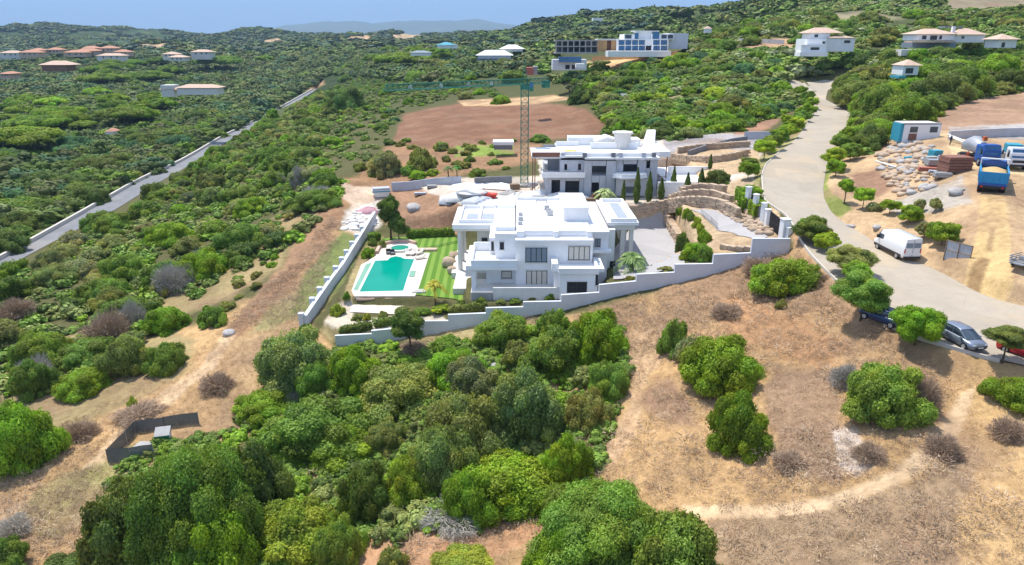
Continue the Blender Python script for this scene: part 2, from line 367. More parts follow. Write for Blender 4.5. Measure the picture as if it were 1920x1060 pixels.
# polygons in photo pixels -> kind of ground cover
T_, R_, P_, G_, B_, W_, S_ = (.49,.325,.165), (.28,.17,.10), (.52,.41,.28), (.19,.23,.08), (.27,.175,.115), (.60,.56,.50), (.54,.40,.21)
SCRUB = (.115,.115,.05)
ZONES = [
 ([(470,1200),(0,1200),(-900,1200),(-900,900),(0,830),(60,860),(110,800),(170,770),(330,700),(345,640),(300,620),(380,600),(440,575),(520,520),(560,470),(600,420),(600,395),(640,370),(660,385),(640,420),(700,410),(580,610),(640,660),(760,660),(1050,600),(1300,525),(1500,465),(1530,500),(1600,560),(1640,600),(1760,660),(1920,700),(2600,780),(3900,1000),(3900,1300)], T_, 7),
 ([(600,395),(640,360),(660,385),(625,440),(560,520),(500,590),(440,640),(420,620),(470,560),(540,480)], (.36,.22,.13), 6),
 ([(690,420),(665,440),(640,432),(610,470),(560,530),(520,600),(575,608),(640,530),(690,450)], G_, 5),
 ([(560,540),(520,560),(470,630),(430,640),(540,610)], (.30,.27,.13), 6),
 ([(0,960),(150,880),(230,800),(300,740),(380,680),(420,620),(440,630),(400,690),(330,750),(260,810),(180,880),(60,950),(0,985)], (.62,.46,.29), 4),
 ([(60,920),(260,830),(330,860),(200,960),(100,1010),(20,1000)], (.33,.30,.13), 9),
 ([(440,640),(560,600),(500,680),(470,800),(400,800),(420,720)], (.44,.31,.17), 9),
 ([(600,1060),(700,1030),(860,980),(1010,975),(1020,1010),(900,1060),(850,1100),(560,1100)], (.52,.30,.17), 5),
 ([(1170,620),(1230,590),(1260,650),(1210,700),(1200,800),(1150,880),(1120,860),(1180,760)], (.52,.36,.22), 6),
 ([(1240,540),(1420,480),(1530,490),(1560,560),(1500,600),(1300,600),(1200,640)], (.36,.235,.14), 12),
 ([(1360,540),(1500,600),(1600,640),(1560,700),(1450,660),(1330,620)], (.44,.26,.14), 14),
 ([(1230,700),(1290,740),(1320,800),(1260,800),(1200,760)], (.31,.20,.13), 12),
 ([(1450,680),(1580,700),(1580,800),(1640,860),(1560,900),(1460,880),(1430,760)], (.31,.21,.14), 12),
 ([(1330,980),(1560,930),(1720,900),(1800,820),(1850,860),(1780,960),(1800,1200),(1330,1200)], (.37,.265,.165), 12),
 ([(1800,740),(1900,740),(1920,760),(2100,900),(2100,1200),(1800,1200),(1790,960),(1840,860)], (.53,.36,.18), 8),
 ([(1280,950),(1420,950),(1560,930),(1680,880),(1760,800),(1800,740),(1830,720),(1800,810),(1720,890),(1600,945),(1440,972),(1290,975)], (.66,.49,.31), 3),
 ([(1560,810),(1600,800),(1640,870),(1600,890),(1570,870)], (.60,.52,.46), 6),
 ([(0,870),(110,812),(170,790),(255,755),(335,705),(370,640),(300,600),(420,560),(520,500),(600,400),(570,370),(450,470),(350,530),(200,600),(0,680)], (.34,.27,.14), 10),
 # middle ground
 ([(735,270),(755,215),(860,192),(1010,192),(1100,205),(1135,235),(1120,252),(990,268),(870,275),(830,280)], (.235,.13,.082), 3),
 ([(860,190),(1040,178),(1080,185),(1000,196),(870,200)], (.55,.38,.22), 2),
 ([(620,340),(670,330),(730,270),(830,280),(870,275),(1010,268),(1010,300),(860,330),(760,345),(700,370),(650,365)], (.31,.19,.11), 5),
 ([(855,275),(960,270),(965,292),(850,295)], (.24,.33,.07), 2),
 ([(610,340),(640,335),(660,350),(720,352),(745,365),(700,400),(700,420),(670,440),(640,430),(660,385)], (.60,.47,.36), 3),
 ([(720,352),(860,345),(900,390),(860,440),(770,440),(720,420)], (.36,.22,.14), 5),
 ([(650,395),(720,375),(715,420),(690,440),(640,428)], W_, 4),
 ([(780,352),(850,335),(1010,330),(1010,300),(1260,250),(1420,250),(1430,300),(1420,340),(1380,350),(1300,420),(1000,420),(860,385)], (.62,.55,.47), 3),
 ([(1240,262),(1330,250),(1430,255),(1420,285),(1330,280),(1260,300)], (.36,.34,.35), 2),
 ([(1270,280),(1420,280),(1430,310),(1310,345),(1250,330)], (.56,.42,.27), 2),
 ([(1390,235),(1430,215),(1480,195),(1490,205),(1450,235),(1420,252),(1380,252)], (.36,.21,.14), 3),
 ([(1180,410),(1400,330),(1420,345),(1480,440),(1420,470),(1330,480),(1190,500)], (.52,.40,.26), 2),
 # right verge and building site
 ([(1530,372),(1535,330),(1560,300),(1590,290),(1690,255),(1760,235),(3900,150),(3900,1000),(2300,790),(1920,700),(1780,620),(1640,560),(1560,470)], (.53,.38,.23), 4),
 ([(1520,362),(1522,310),(1550,296),(1562,310),(1552,340),(1560,362),(1585,378),(1600,392),(1580,396),(1550,384)], (.24,.28,.08), 2),
 ([(1478,440),(1530,480),(1600,560),(1650,610),(1600,615),(1540,540),(1490,480)], (.50,.33,.19), 4),
 ([(1420,300),(1470,262),(1500,230),(1500,175),(1530,215),(1500,265),(1450,300),(1425,320),(1425,350),(1410,350)], (.33,.31,.14), 2),
 ([(640,560),(665,500),(700,440),(720,445),(690,480),(660,560),(655,620),(1000,600),(1000,640),(620,640),(600,620)], (.40,.33,.17), 2),
 ([(606,604),(640,566),(656,560),(664,600),(740,592),(830,594),(840,604),(700,618),(620,616)], (.60,.54,.44), 2),
 ([(1590,330),(1650,310),(1670,350),(1640,370),(1600,365)], (.29,.18,.12), 8),
 ([(1640,390),(1760,345),(1800,330),(1820,380),(1740,400),(1690,400)], (.46,.42,.37), 4),
 ([(1810,520),(1830,440),(1835,360),(1880,360),(1895,440),(1900,530),(1880,560),(1820,545)], (.66,.48,.24), 3),
 ([(1812,545),(1822,500),(1840,482),(1858,486),(1848,520),(1842,548)], (.34,.23,.12), 3), ([(1855,425),(1866,425),(1864,470),(1850,472)], (.40,.28,.15), 3),
 ([(1770,262),(1830,262),(1850,290),(1930,280),(1930,340),(1880,360),(1830,340),(1790,300)], (.66,.50,.29), 3),
 ([(1680,240),(1780,190),(1930,165),(2300,160),(2300,240),(1930,245),(1790,245)], (.38,.25,.17), 4),
 ([(1780,238),(1930,232),(2300,230),(2300,262),(1930,262),(1790,258)], (.42,.40,.39), 2),
 # far clearings
 ([(1060,128),(1100,115),(1280,105),(1260,118),(1180,130),(1100,135)], (.60,.42,.22), 2),
 ([(1390,68),(1490,75),(1490,95),(1420,98),(1390,85)], (.50,.33,.20), 2),
 ([(220,90),(250,82),(330,82),(310,96),(260,98)], (.55,.40,.25), 2),
 ([(480,205),(600,160),(610,150),(560,150),(500,185)], (.40,.26,.15), 3),
 ([(0,118),(30,120),(30,135),(0,142)], (.50,.38,.2), 2),
 ([(880,122),(960,118),(980,140),(900,135)], (.40,.38,.16), 2),
 ([(485,78),(520,72),(540,80),(500,84)], (.5,.36,.22), 1), ([(640,70),(690,66),(700,74),(650,78)], (.5,.36,.22), 1), ([(730,66),(790,60),(800,70),(740,78)], (.48,.36,.22), 1),
 ([(985,30),(1060,24),(1100,30),(1000,42)], (.40,.30,.20), 1),
 ([(1500,30),(1620,20),(1700,35),(1560,48)], (.28,.25,.16), 5), ([(1680,-40),(1960,-40),(1960,22),(1780,30)], (.26,.22,.15), 6),
 ([(1240,180),(1330,172),(1360,188),(1260,195)], (.25,.24,.12), 3),
]
uu, vv, dd = proj(gx, gy, gz)
nz1 = fbm(gx / 2.2, gy / 2.2, 4, 3); nz2 = fbm(gx / 2.2 + 90, gy / 2.2, 4, 4); ns1 = fbm(gx / 14, gy / 14, 4, 31); ns2 = fbm(gx / 14 + 50, gy / 14, 4, 32)
far = np.clip((rc - 130) / 200, 0, 1)
col = np.zeros((len(gx), 3)) + np.array(SCRUB)
fo = fbm(gx / 90, gy / 90, 5, 71)[:, None]
fk = np.clip((rc - 260) / 300, 0, 1)[:, None]; col = col * (1 - fk) + np.array([.045, .075, .026]) * fk
col = np.where(rc[:, None] > 420, col * (1 + .9 * fbm(gx / 25, gy / 25, 4, 73)[:, None]) + np.clip(fo - .28, 0, 1) * np.array([.45, .34, .2]) * .7, col)
for poly, c, e in ZONES:
    e2 = e * 1.3
    uj = uu + (nz1 * .6 * (1 - far) + ns1 * (.5 + .5 * far)) * e2 * 2.2; vj = vv + (nz2 * .6 * (1 - far) + ns2 * (.5 + .5 * far)) * e2 * 1.2
    PX = np.array(poly); q = np.nonzero((uj > PX[:, 0].min() - e * 2) & (uj < PX[:, 0].max() + e * 2) & (vj > PX[:, 1].min() - e * 2) & (vj < PX[:, 1].max() + e * 2) & (dd > 5))[0]
    ins = inpoly(uj[q], vj[q], poly); sdist = polydist(uj[q], vj[q], poly) * np.where(ins, 1, -1); w_ = np.clip(.5 + sdist / (e * 1.6), 0, 1)[:, None]; col[q] = col[q] * (1 - w_) + np.array(c) * w_
dry = (col[:, 0] > .2)
var = fbm(gx / 5, gy / 5, 5, 44)
col *= (1 + .34 * var * dry)[:, None]
# blend towards a dusty brown in patches
pt = np.clip(fbm(gx / 7 + 30, gy / 9, 5, 46) * 2.6 - .1, 0, 1)[:, None] * dry[:, None] * .6
col = col * (1 - pt) + np.array([.29, .19, .125]) * pt
near = np.clip((260 - rc) / 160, 0, 1) * keep
gz = gz + near * (fbm(gx / 3.5, gy / 3.5, 3, 61) * .28 + fbm(gx / .9, gy / .9, 2, 62) * .10)
ROADMASK = []
# ------------------------------------------------------------------ roads (edges in photo pixels, laid on the terrain)
def resample(pts, n):
    P = np.array(pts, float); d = np.r_[0, np.cumsum(np.hypot(*(P[1:, :2] - P[:-1, :2]).T))]; t = np.linspace(0, d[-1], n)
    return np.stack([np.interp(t, d, P[:, k]) for k in range(P.shape[1])], 1)
def smooth(P, k=2):
    P = P.copy()
    for _ in range(k): P[1:-1] = (P[:-2] + 2 * P[1:-1] + P[2:]) / 4
    return P
def edge_pts(pix, n, z=None):
    P = np.array([ground(u, v) for u, v in pix]); return smooth(resample(P, n), 4)
MAIN_L = [(1430,142),(1478,160),(1508,177),(1522,196),(1522,216),(1513,240),(1489,268),(1461,291),(1436,313),(1428,333),(1430,361),(1433,387),(1450,397),(1475,412),(1492,445),(1515,490),(1560,535),(1605,578),(1650,615),(1700,645),(1833,688),(1925,708),(2100,745),(2300,780),(2700,855),(3300,960)]
MAIN_R = [(1440,132),(1500,150),(1537,180),(1570,196),(1599,211),(1606,222),(1600,237),(1588,252),(1572,272),(1552,298),(1545,343),(1546,363),(1560,387),(1588,407),(1621,424),(1665,455),(1711,473),(1751,487),(1790,508),(1830,535),(1880,550),(1960,560),(2100,575),(2300,600),(2700,650),(3300,715)]
EL, ER = edge_pts(MAIN_L, 300), edge_pts(MAIN_R, 300)
A_U = [(-260,620),(0,489),(94,436),(166,395),(264,338),(332,308),(366,289),(415,259),(449,242),(520,206),(596,163),(625,150)]
A_L = [(-200,640),(30,500),(128,448),(188,420),(243,391),(300,352),(350,322),(395,290),(430,270),(470,247),(540,207),(600,166),(630,150)]
def at45(pix):
    return smooth(resample(np.array([at_z(u, v, -45) for u, v in pix]), 220), 4)
AU, AL = at45(A_U), at45(A_L); AL = AL * .68 + AU * .32
def strip_poly(L, R): return [tuple(p[:2]) for p in L] + [tuple(p[:2]) for p in R[::-1]]
def flatten(L, R, grow=1.5):
    """level the sheet across a road so the road lies on it"""
    global gz
    poly = strip_poly(L[::3], R[::3]); P = np.array(poly)
    bb = (gx > P[:, 0].min() - grow) & (gx < P[:, 0].max() + grow) & (gy > P[:, 1].min() - grow) & (gy < P[:, 1].max() + grow)
    idx = np.nonzero(bb)[0]; m = inpoly(gx[idx], gy[idx], poly); d = polydist(gx[idx], gy[idx], poly)
    w = np.where(m, 1, np.clip(1 - d / grow, 0, 1)); k = w > 0; idx = idx[k]; w = w[k]
    t9 = np.linspace(0, 1, 9)[None, :, None]; C = (L[:, None] * (1 - t9) + R[:, None] * t9).reshape(-1, 3); tz = np.zeros(len(idx))
    for s in range(0, len(idx), 8000):
        q = idx[s:s + 8000]; d2 = (gx[q][:, None] - C[:, 0]) ** 2 + (gy[q][:, None] - C[:, 1]) ** 2
        j = np.argpartition(d2, 4, 1)[:, :4]; dj = np.take_along_axis(d2, j, 1) + 1e-3; wz = 1 / dj; wz /= wz.sum(1, keepdims=True)
        tz[s:s + 8000] = (C[j, 2] * wz).sum(1)
    gz[idx] = gz[idx] * (1 - w) + (tz - .12) * w
for C in (EL, ER): pass
mz = (EL[:, 2] + ER[:, 2]) / 2; mz = smooth(mz[:, None], 8)[:, 0]; EL[:, 2] = mz; ER[:, 2] = mz
az = smooth(((AU[:, 2] + AL[:, 2]) / 2)[:, None], 8)[:, 0] ; AU[:, 2] = az; AL[:, 2] = az
flatten(EL, ER); flatten(AU, AL)
# drop the sheet under the pool
gme = np_mesh('ground', np.stack([gx, gy, gz], 1), np.array([0]).reshape(1, 1).repeat(4, 1)) if False else None
ii = (np.arange(NR - 1)[:, None] * NA + np.arange(NA - 1)[None]).ravel()
gfaces = np.stack([ii, ii + 1, ii + NA + 1, ii + NA], 1)[:, ::-1]
m = NT('dry_ground')
vc = m.n('ShaderNodeVertexColor', layer_name='cover').outputs[0]
n1 = m.noise(1.1, 8, .75); n2 = m.noise(6, 6, .7); n3 = m.noise(.12, 5, .6)
k = m.mix(m.mr(n1, .35, .68), m.mix(1.0, vc, (.70, .66, .62), 'MULTIPLY'), m.mix(1.0, vc, (1.22, 1.2, 1.15), 'MULTIPLY'))
k = m.mix(m.mr(n2, .50, .72, 0, .5), k, m.mix(1.0, vc, (.42, .38, .34), 'MULTIPLY'))
k = m.mix(m.mr(n3, .35, .7, 0, .22), k, m.mix(1.0, vc, (1.3, 1.25, 1.1), 'MULTIPLY'))
m.base(k); m.rough(.95, .1); m.bump(n1, .7, .35)
gme = np_mesh('ground', np.stack([gx, gy, gz], 1), gfaces, [m.m], smooth=True); add_color(gme, 'cover', col)
tag(link('ground', gme), kind='structure')
HGT = gz.reshape(NR, NA)
def hsurf(x, y):
    """height of the finished sheet"""
    x = np.asarray(x, float); y = np.asarray(y, float); a = np.arctan2(x, y - OY); r = np.hypot(x, y - OY)
    fa = np.clip((a - ang[0]) / (ang[1] - ang[0]), 0, NA - 1.001); fr = np.clip(np.interp(r, rr, np.arange(NR)), 0, NR - 1.001)
    ia = fa.astype(int); ir = fr.astype(int); fa = fa - ia; fr = fr - ir
    return (HGT[ir, ia] * (1 - fa) + HGT[ir, ia + 1] * fa) * (1 - fr) + (HGT[ir + 1, ia] * (1 - fa) + HGT[ir + 1, ia + 1] * fa) * fr
def gs(x, y): return float(hsurf(np.array([x]), np.array([y]))[0])
def gp(u, v):
    p = ground(u, v); return Vector((p[0], p[1], gs(p[0], p[1])))

def road_mat(name, a, b, c, dustc, sc=.5):
    m = NT(name); n1 = m.noise(.22, 6, .7, dist=.5); n2 = m.noise(9, 4, .7); n3 = m.noise(1.4, 6, .7)
    k = m.mix(m.mr(n1, .35, .65), a, b); k = m.mix(m.mr(n3, .5, .75, 0, .4), k, c); k = m.mix(m.mr(n2, .4, .7, 0, .25), k, tuple(x * .7 for x in a))
    k = m.mix(m.mr(m.noise(.09, 5, .6), .52, .66, 0, .6), k, dustc)
    vo = m.n('ShaderNodeTexVoronoi', feature='DISTANCE_TO_EDGE'); vo.inputs['Scale'].default_value = .22; m.l(m.co('pos'), vo.inputs['Vector']); cr = m.mr(vo.outputs['Distance'], .006, .0, 0, .5)
    k = m.mix(cr, k, tuple(x * .55 for x in a)); pa = m.n('ShaderNodeTexVoronoi'); pa.inputs['Scale'].default_value = .13; m.l(m.co('pos'), pa.inputs['Vector']); sp = m.n('ShaderNodeSeparateColor'); m.l(pa.outputs['Color'], sp.inputs[0]); k = m.mix(m.mr(sp.outputs[0], .78, .80, 0, .35), k, tuple(x * .82 for x in a))
    m.base(k); m.rough(.9, .2); m.bump(n2, .2, .02); return m.m
M['road'] = road_mat('worn_pale_asphalt', (.39, .335, .262), (.45, .39, .305), (.31, .265, .215), (.50, .39, .255))
M['asphalt'] = road_mat('grey_asphalt', (.19, .195, .205), (.24, .245, .255), (.15, .15, .155), (.29, .27, .25))
M['drive'] = road_mat('pale_driveway_concrete', (.40, .385, .38), (.44, .42, .41), (.35, .335, .325), (.47, .44, .40))
M['kerb'] = simple('kerb_stone', (.60, .55, .48), .9, .2, .1, 1)
def ribbon(name, L, R, mat, lift=0.0, nx=10, kind='structure'):
    n = len(L); t = np.linspace(0, 1, nx)[None, :, None]; V = (L[:, None] * (1 - t) + R[:, None] * t).reshape(-1, 3); V[:, 2] += lift
    i = (np.arange(n - 1)[:, None] * nx + np.arange(nx - 1)[None]).ravel(); f = np.stack([i, i + 1, i + nx + 1, i + nx], 1)
    me = np_mesh(name, V, f, [mat], smooth=True)
    if me.polygons[0].normal.z < 0: me.flip_normals()
    return tag(link(name, me), kind=kind)
ribbon('street', EL, ER, M['road']); ribbon('valley_road', AU, AL, M['asphalt'])
def kerb(name, E, side, a, b, w=.16, h=.12):
    P = E[a:b]; d = np.gradient(P[:, :2], axis=0); d /= np.hypot(d[:, 0], d[:, 1])[:, None] + 1e-9; nrm = np.stack([-d[:, 1], d[:, 0]], 1) * side
    mb = MB(); rings = []
    for p, q in zip(P, nrm):
        i = p[:2]; o = p[:2] + q * w
        rings.append([(i[0], i[1], p[2] - .15), (i[0], i[1], p[2] + h), (o[0], o[1], p[2] + h), (o[0], o[1], p[2] - .25)])
    mb.loft(rings, sm=False); o = mb.build(name, M['kerb']); return tag(o, kind='structure')
kerb('kerb', EL, -1 if True else 1, 150, 258); kerb('kerb', ER, 1, 20, 165)
kerb('kerb', EL, -1, 6, 118)
# ------------------------------------------------------------------ foliage
m = NT('foliage'); oi = m.n('ShaderNodeObjectInfo').outputs['Color']; vc = m.n('ShaderNodeVertexColor', layer_name='leafvar').outputs[0]
k = m.mix(1.0, oi, vc, 'MULTIPLY'); n1 = m.noise(.35, 3, .6); k = m.mix(m.mr(n1, .35, .65, 0, .35), k, m.mix(1.0, k, (1.5, 1.15, .8), 'MULTIPLY'))
m.base(k); m.rough(.6, .25)
tr = m.n('ShaderNodeBsdfTranslucent'); m.l(m.mix(1.0, k, (1.3, 1.5, .5), 'MULTIPLY'), tr.inputs[0])
ms = m.n('ShaderNodeMixShader'); ms.inputs[0].default_value = .28; m.l(m.p.outputs[0], ms.inputs[1]); m.l(tr.outputs[0], ms.inputs[2]); m.l(ms.outputs[0], m.out.inputs[0])
M['leaf'] = m.m
m = NT('woodland_foliage'); vc = m.n('ShaderNodeVertexColor', layer_name='leafvar').outputs[0]; m.base(vc); m.rough(.7, .2); M['wood_leaf'] = m.m
m = NT('dry_twigs'); oi = m.n('ShaderNodeObjectInfo').outputs['Color']; m.base(m.mix(m.mr(m.noise(3, 4, .6), .3, .7, 0, .6), oi, m.mix(1.0, oi, (.5, .45, .4), 'MULTIPLY'))); m.rough(.95, .1); M['twig'] = m.m

def unit(n, rng): 
    d = rng.normal(size=(n, 3)); return d / np.linalg.norm(d, axis=1)[:, None]
def quads(P, N, size, rng, asp=1.5):
    """leaf quads at P facing N"""
    n = len(P); a = unit(n, rng); X = np.cross(N, a); X /= np.linalg.norm(X, axis=1)[:, None] + 1e-9; Y = np.cross(N, X)
    s = size[:, None]; V = np.stack([P + X * s * .5 * asp, P + Y * s * .5, P - X * s * .5 * asp, P - Y * s * .5], 1).reshape(-1, 3)
    return V, np.arange(n * 4).reshape(n, 4)
def crown_arrays(seed, n, leaf, nl=26, kind='dome', jit=.5, core=True, cs=.74):
    rng = np.random.default_rng(seed)
    d = unit(nl * 4, rng)
    if kind == 'dome': d = d[d[:, 2] > -.12][:nl]; C = d * rng.uniform(.56, .88, (len(d), 1)); C[:, 2] = np.abs(C[:, 2]) * .95 + .03; rad = rng.uniform(.12, .27, len(d)) * (1.25 if len(d) < 22 else 1)
    elif kind == 'ball': d = d[d[:, 2] > -.75][:nl]; C = d * rng.uniform(.50, .78, (len(d), 1)); rad = rng.uniform(.17, .30, len(d)) * (1.2 if len(d) < 22 else 1)
    elif kind == 'pine': d = d[:nl]; a = rng.uniform(0, 6.28, nl); q = np.sqrt(rng.uniform(0, 1, nl)) * .78; C = np.stack([q * np.cos(a), q * np.sin(a), .50 - .45 * q * q + rng.uniform(-.08, .08, nl)], 1); rad = rng.uniform(.16, .28, nl)
    elif kind == 'cone': z = rng.uniform(.05, .9, nl); a = rng.uniform(0, 6.28, nl); q = (1 - z) * .62; C = np.stack([q * np.cos(a), q * np.sin(a), z], 1); rad = rng.uniform(.14, .26, nl) * (1.25 - z)
    C = np.vstack([C, [[0, 0, .30 if kind in ('dome', 'pine') else (0 if kind == 'ball' else .35)]]]); rad = np.r_[rad, .60 if kind in ('dome', 'ball') else .3]
    if kind == 'pine': sq = .85
    elif kind == 'cone': sq = 1.1
    else: sq = .92
    w = rad ** 2; w /= w.sum(); li = rng.choice(len(rad), n * 2, p=w); dd_ = unit(n * 2, rng); dd_[:, 2] = np.where(rng.uniform(size=n * 2) < .35, np.abs(dd_[:, 2]), dd_[:, 2])
    r = rad[li] * (1 + .16 * np.sin(dd_[:, 0] * 9 + li) * np.sin(dd_[:, 1] * 8 + li * 2)) * rng.uniform(.74, 1.10, n * 2)
    P = C[li] + dd_ * r[:, None] * np.array([1, 1, sq]); ok = np.ones(n * 2, bool)
    for j in range(len(rad)):
        ins = (((P - C[j]) / np.array([1, 1, sq])) ** 2).sum(1) < (rad[j] * .80) ** 2; ok &= ~(ins & (li != j))
    if kind in ('dome',): ok &= P[:, 2] > .0
    if kind == 'pine': ok &= P[:, 2] > .08
    if kind == 'cone': ok &= P[:, 2] > .0
    P, li, dd_ = P[ok][:n], li[ok][:n], dd_[ok][:n]; n = len(P)
    N = dd_ + rng.normal(size=(n, 3)) * jit; N /= np.linalg.norm(N, axis=1)[:, None]
    V, F = quads(P, N, leaf * rng.uniform(.6, 1.35, n), rng)
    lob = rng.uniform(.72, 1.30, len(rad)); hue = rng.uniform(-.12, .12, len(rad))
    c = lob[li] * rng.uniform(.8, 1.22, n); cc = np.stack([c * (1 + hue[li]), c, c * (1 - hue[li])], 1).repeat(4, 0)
    if core:
        u_, v_ = 10, 6; th_ = np.linspace(0, 2 * np.pi, u_, endpoint=False); ph = np.linspace(.12, np.pi - .12, v_)
        S = np.stack([np.outer(np.sin(ph), np.cos(th_)), np.outer(np.sin(ph), np.sin(th_)), np.outer(np.cos(ph), np.ones(u_))], 2).reshape(-1, 3)
        fi = np.array([[a * u_ + b, a * u_ + (b + 1) % u_, (a + 1) * u_ + (b + 1) % u_, (a + 1) * u_ + b] for a in range(v_ - 1) for b in range(u_)])
        for j in range(len(rad)):
            Q = C[j] + S * rad[j] * cs * np.array([1, 1, sq]) * rng.uniform(.9, 1.05, (len(S), 1))
            if kind in ('dome', 'cone', 'pine'): Q[:, 2] = np.maximum(Q[:, 2], .0 if kind != 'pine' else .08)
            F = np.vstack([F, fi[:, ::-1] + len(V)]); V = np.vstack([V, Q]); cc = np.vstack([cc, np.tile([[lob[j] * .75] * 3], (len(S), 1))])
    return V, F, np.clip(cc, 0, 3)
def crown_mesh(name, mat=None, **kw):
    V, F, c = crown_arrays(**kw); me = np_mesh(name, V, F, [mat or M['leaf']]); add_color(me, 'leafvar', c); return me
CLS = {'X': (85000, .019, 70), 'L': (30000, .032, 50), 'M': (9000, .058, 32), 'S': (2400, .11, 17), 'T': (800, .18, 10)}
CM = {}
def crown(kind, cls, i):
    nv = {'X': 2, 'L': 4, 'M': 4, 'S': 4, 'T': 3}[cls]; key = (kind, cls, i % nv)
    if key not in CM:
        n, lf, nl = CLS[cls]; CM[key] = crown_mesh('crown', seed=hash((len(kind), n, i % nv)) % 9999 + 3, n=n, leaf=lf, nl=nl, kind=kind)
    return CM[key]
def pxcls(w): return 'X' if w > 210 else 'L' if w > 72 else 'M' if w > 34 else 'S' if w > 14 else 'T'
GREEN = {k_: tuple(min(.5, c_ * LEAFGAIN * g_) for c_, g_ in zip(v_, (1.20, .95, .95))) for k_, v_ in {'bright': (.115, .235, .016), 'green': (.098, .19, .028), 'dark': (.078, .142, .028), 'olive': (.125, .18, .045), 'grey': (.14, .21, .065), 'yellow': (.17, .265, .028), 'lime': (.16, .29, .02),
         'sage': (.155, .21, .085), 'blue': (.06, .14, .075), 'pine': (.10, .20, .012), 'teal': (.06, .155, .06)}.items()}
def vary(c, a=.15):
    k = random.uniform(1 - a, 1 + a); return (c[0] * k * random.uniform(.9, 1.12), c[1] * k, c[2] * k * random.uniform(.85, 1.15), 1)
def trunk_mesh(kind):
    rng = random.Random(hash(kind) % 100 if False else len(kind)); mb = MB()
    if kind == 'stems':                                     # several low stems of a shrub (unit height 1, radius about 1)
        for i in range(6):
            a = i * 1.05; p = [(.05 * math.cos(a), .05 * math.sin(a), -.15), (.2 * math.cos(a), .2 * math.sin(a), .25), (.45 * math.cos(a + .2), .45 * math.sin(a + .2), .6)]
            mb.path(p, [.05, .04, .02], 6)
    else:                                                   # one trunk that forks under the crown; unit height 1 at the crown's centre
        mb.path([(0, 0, -.15), (.01, .01, .35), (-.01, .0, .65)], [.045, .034, .028], 8)
        for i in range(5):
            a = i * 1.26; mb.path([(-.01, 0, .62 - .02 * i), (.12 * math.cos(a), .12 * math.sin(a), .82), (.24 * math.cos(a), .24 * math.sin(a), 1.02)], [.022, .016, .007], 6)
    o = mb.build('trunk', M['bark']); me = o.data; bpy.data.objects.remove(o); return me
TRK = {'stems': trunk_mesh('stems'), 'single': trunk_mesh('single')}
NSH = [0]
PLACED = []
def put_crown(root, kind, cls, sc, z0=0, rz=0, color=(1, 1, 1, 1), label=None):
    NSH[0] += 1; o = link('crown', crown(kind, cls, NSH[0]), root); o.location = (0, 0, z0); o.scale = sc; o.rotation_euler = (0, 0, rz); o.color = color
    return o
def bush(uc, vt, vb, w, colr='green', label=None, group=None, name='shrub', cat='shrub', kind='dome', parts=True, shift=.75):
    F = gp(uc, vb); hd = np.array([F.x, F.y]); hd = hd / np.linalg.norm(hd)
    t = F.y / ray(uc, vb)[1]; R = w / 2 / F_ * t; R = w / 2 / F_ * (t + R * .7)
    c = np.array([F.x, F.y]) + hd * R * shift; zc = gs(c[0], c[1])
    rt = ray(uc, vt); mm = rt[2] / math.hypot(rt[0], rt[1]); D = math.hypot(*c); H2 = (mm * D - (zc - CZ)) ** 2 - mm * mm * R * R
    H = math.sqrt(max(H2, (R * .55) ** 2)); H = min(H, R * 2.4)
    return plant(c[0], c[1], R, H, colr, label, group, name, cat, kind, w, parts)
def plant(x, y, R, H, colr, label, group=None, name='shrub', cat='shrub', kind='dome', w=40, parts=True, trunk='stems'):
    zc = gs(x, y); rz = random.uniform(0, 6.28); cl = pxcls(w); PLACED.append((x, y, R))
    lean = (1 + random.uniform(-.05, .05))
    if parts and cl in 'XLM':
        r = thing(name, label, cat, (x, y, zc - .12 * H * .3), 0, group)
        put_crown(r, kind, cl, (R * 1.06 * lean, R * 1.06 / lean, H), 0, rz, vary(GREEN[colr]))
        tk = link('trunk', TRK['stems'], r); tk.scale = (R, R, H)
        return r
    NSH[0] += 1; o = link(name, crown(kind, cl, NSH[0])); o.location = (x, y, zc - .04 * H); o.scale = (R * 1.06 * lean, R * 1.06 / lean, H); o.rotation_euler = (0, 0, rz); o.color = vary(GREEN[colr])
    return tag(o, label, cat, group)
def tree(ub, vb, vc, w, h, colr, label, group=None, name='tree', cat='tree', kind='ball', uc=None):
    B = gp(ub, vb); t = B.y / ray(ub, vb)[1]; R = w / 2 / F_ * t; a = h / 2 / F_ * t; Hz = math.sqrt(max(a * a - (R * .36) ** 2, (R * .45) ** 2)) / .93
    zc = at_y(ub, vc, B.y)[2]; hc = max(zc - B.z, Hz * .9)
    return tree_at(B.x, B.y, hc, R, Hz, colr, label, group, name, cat, kind, w, dx=0 if uc is None else (uc - ub) / F_ * t)
def tree_at(x, y, hc, R, Hz, colr, label, group=None, name='tree', cat='tree', kind='ball', w=40, dx=0):
    z = gs(x, y); PLACED.append((x, y, R)); r = thing(name, label, cat, (x, y, z), 0, group); cl = pxcls(w)
    z0 = hc if kind == 'ball' else (hc - Hz * .5 if kind == 'pine' else 0.3)
    c = put_crown(r, kind, cl, (R * 1.06, R * 1.06, Hz), z0, random.uniform(0, 6.28), vary(GREEN[colr])); c.location.x = dx
    tk = link('trunk', TRK['single'], r); tk.scale = (hc * .9, hc * .9, hc)
    if dx: tk.rotation_euler = (0, math.atan2(dx, hc), 0)
    return r

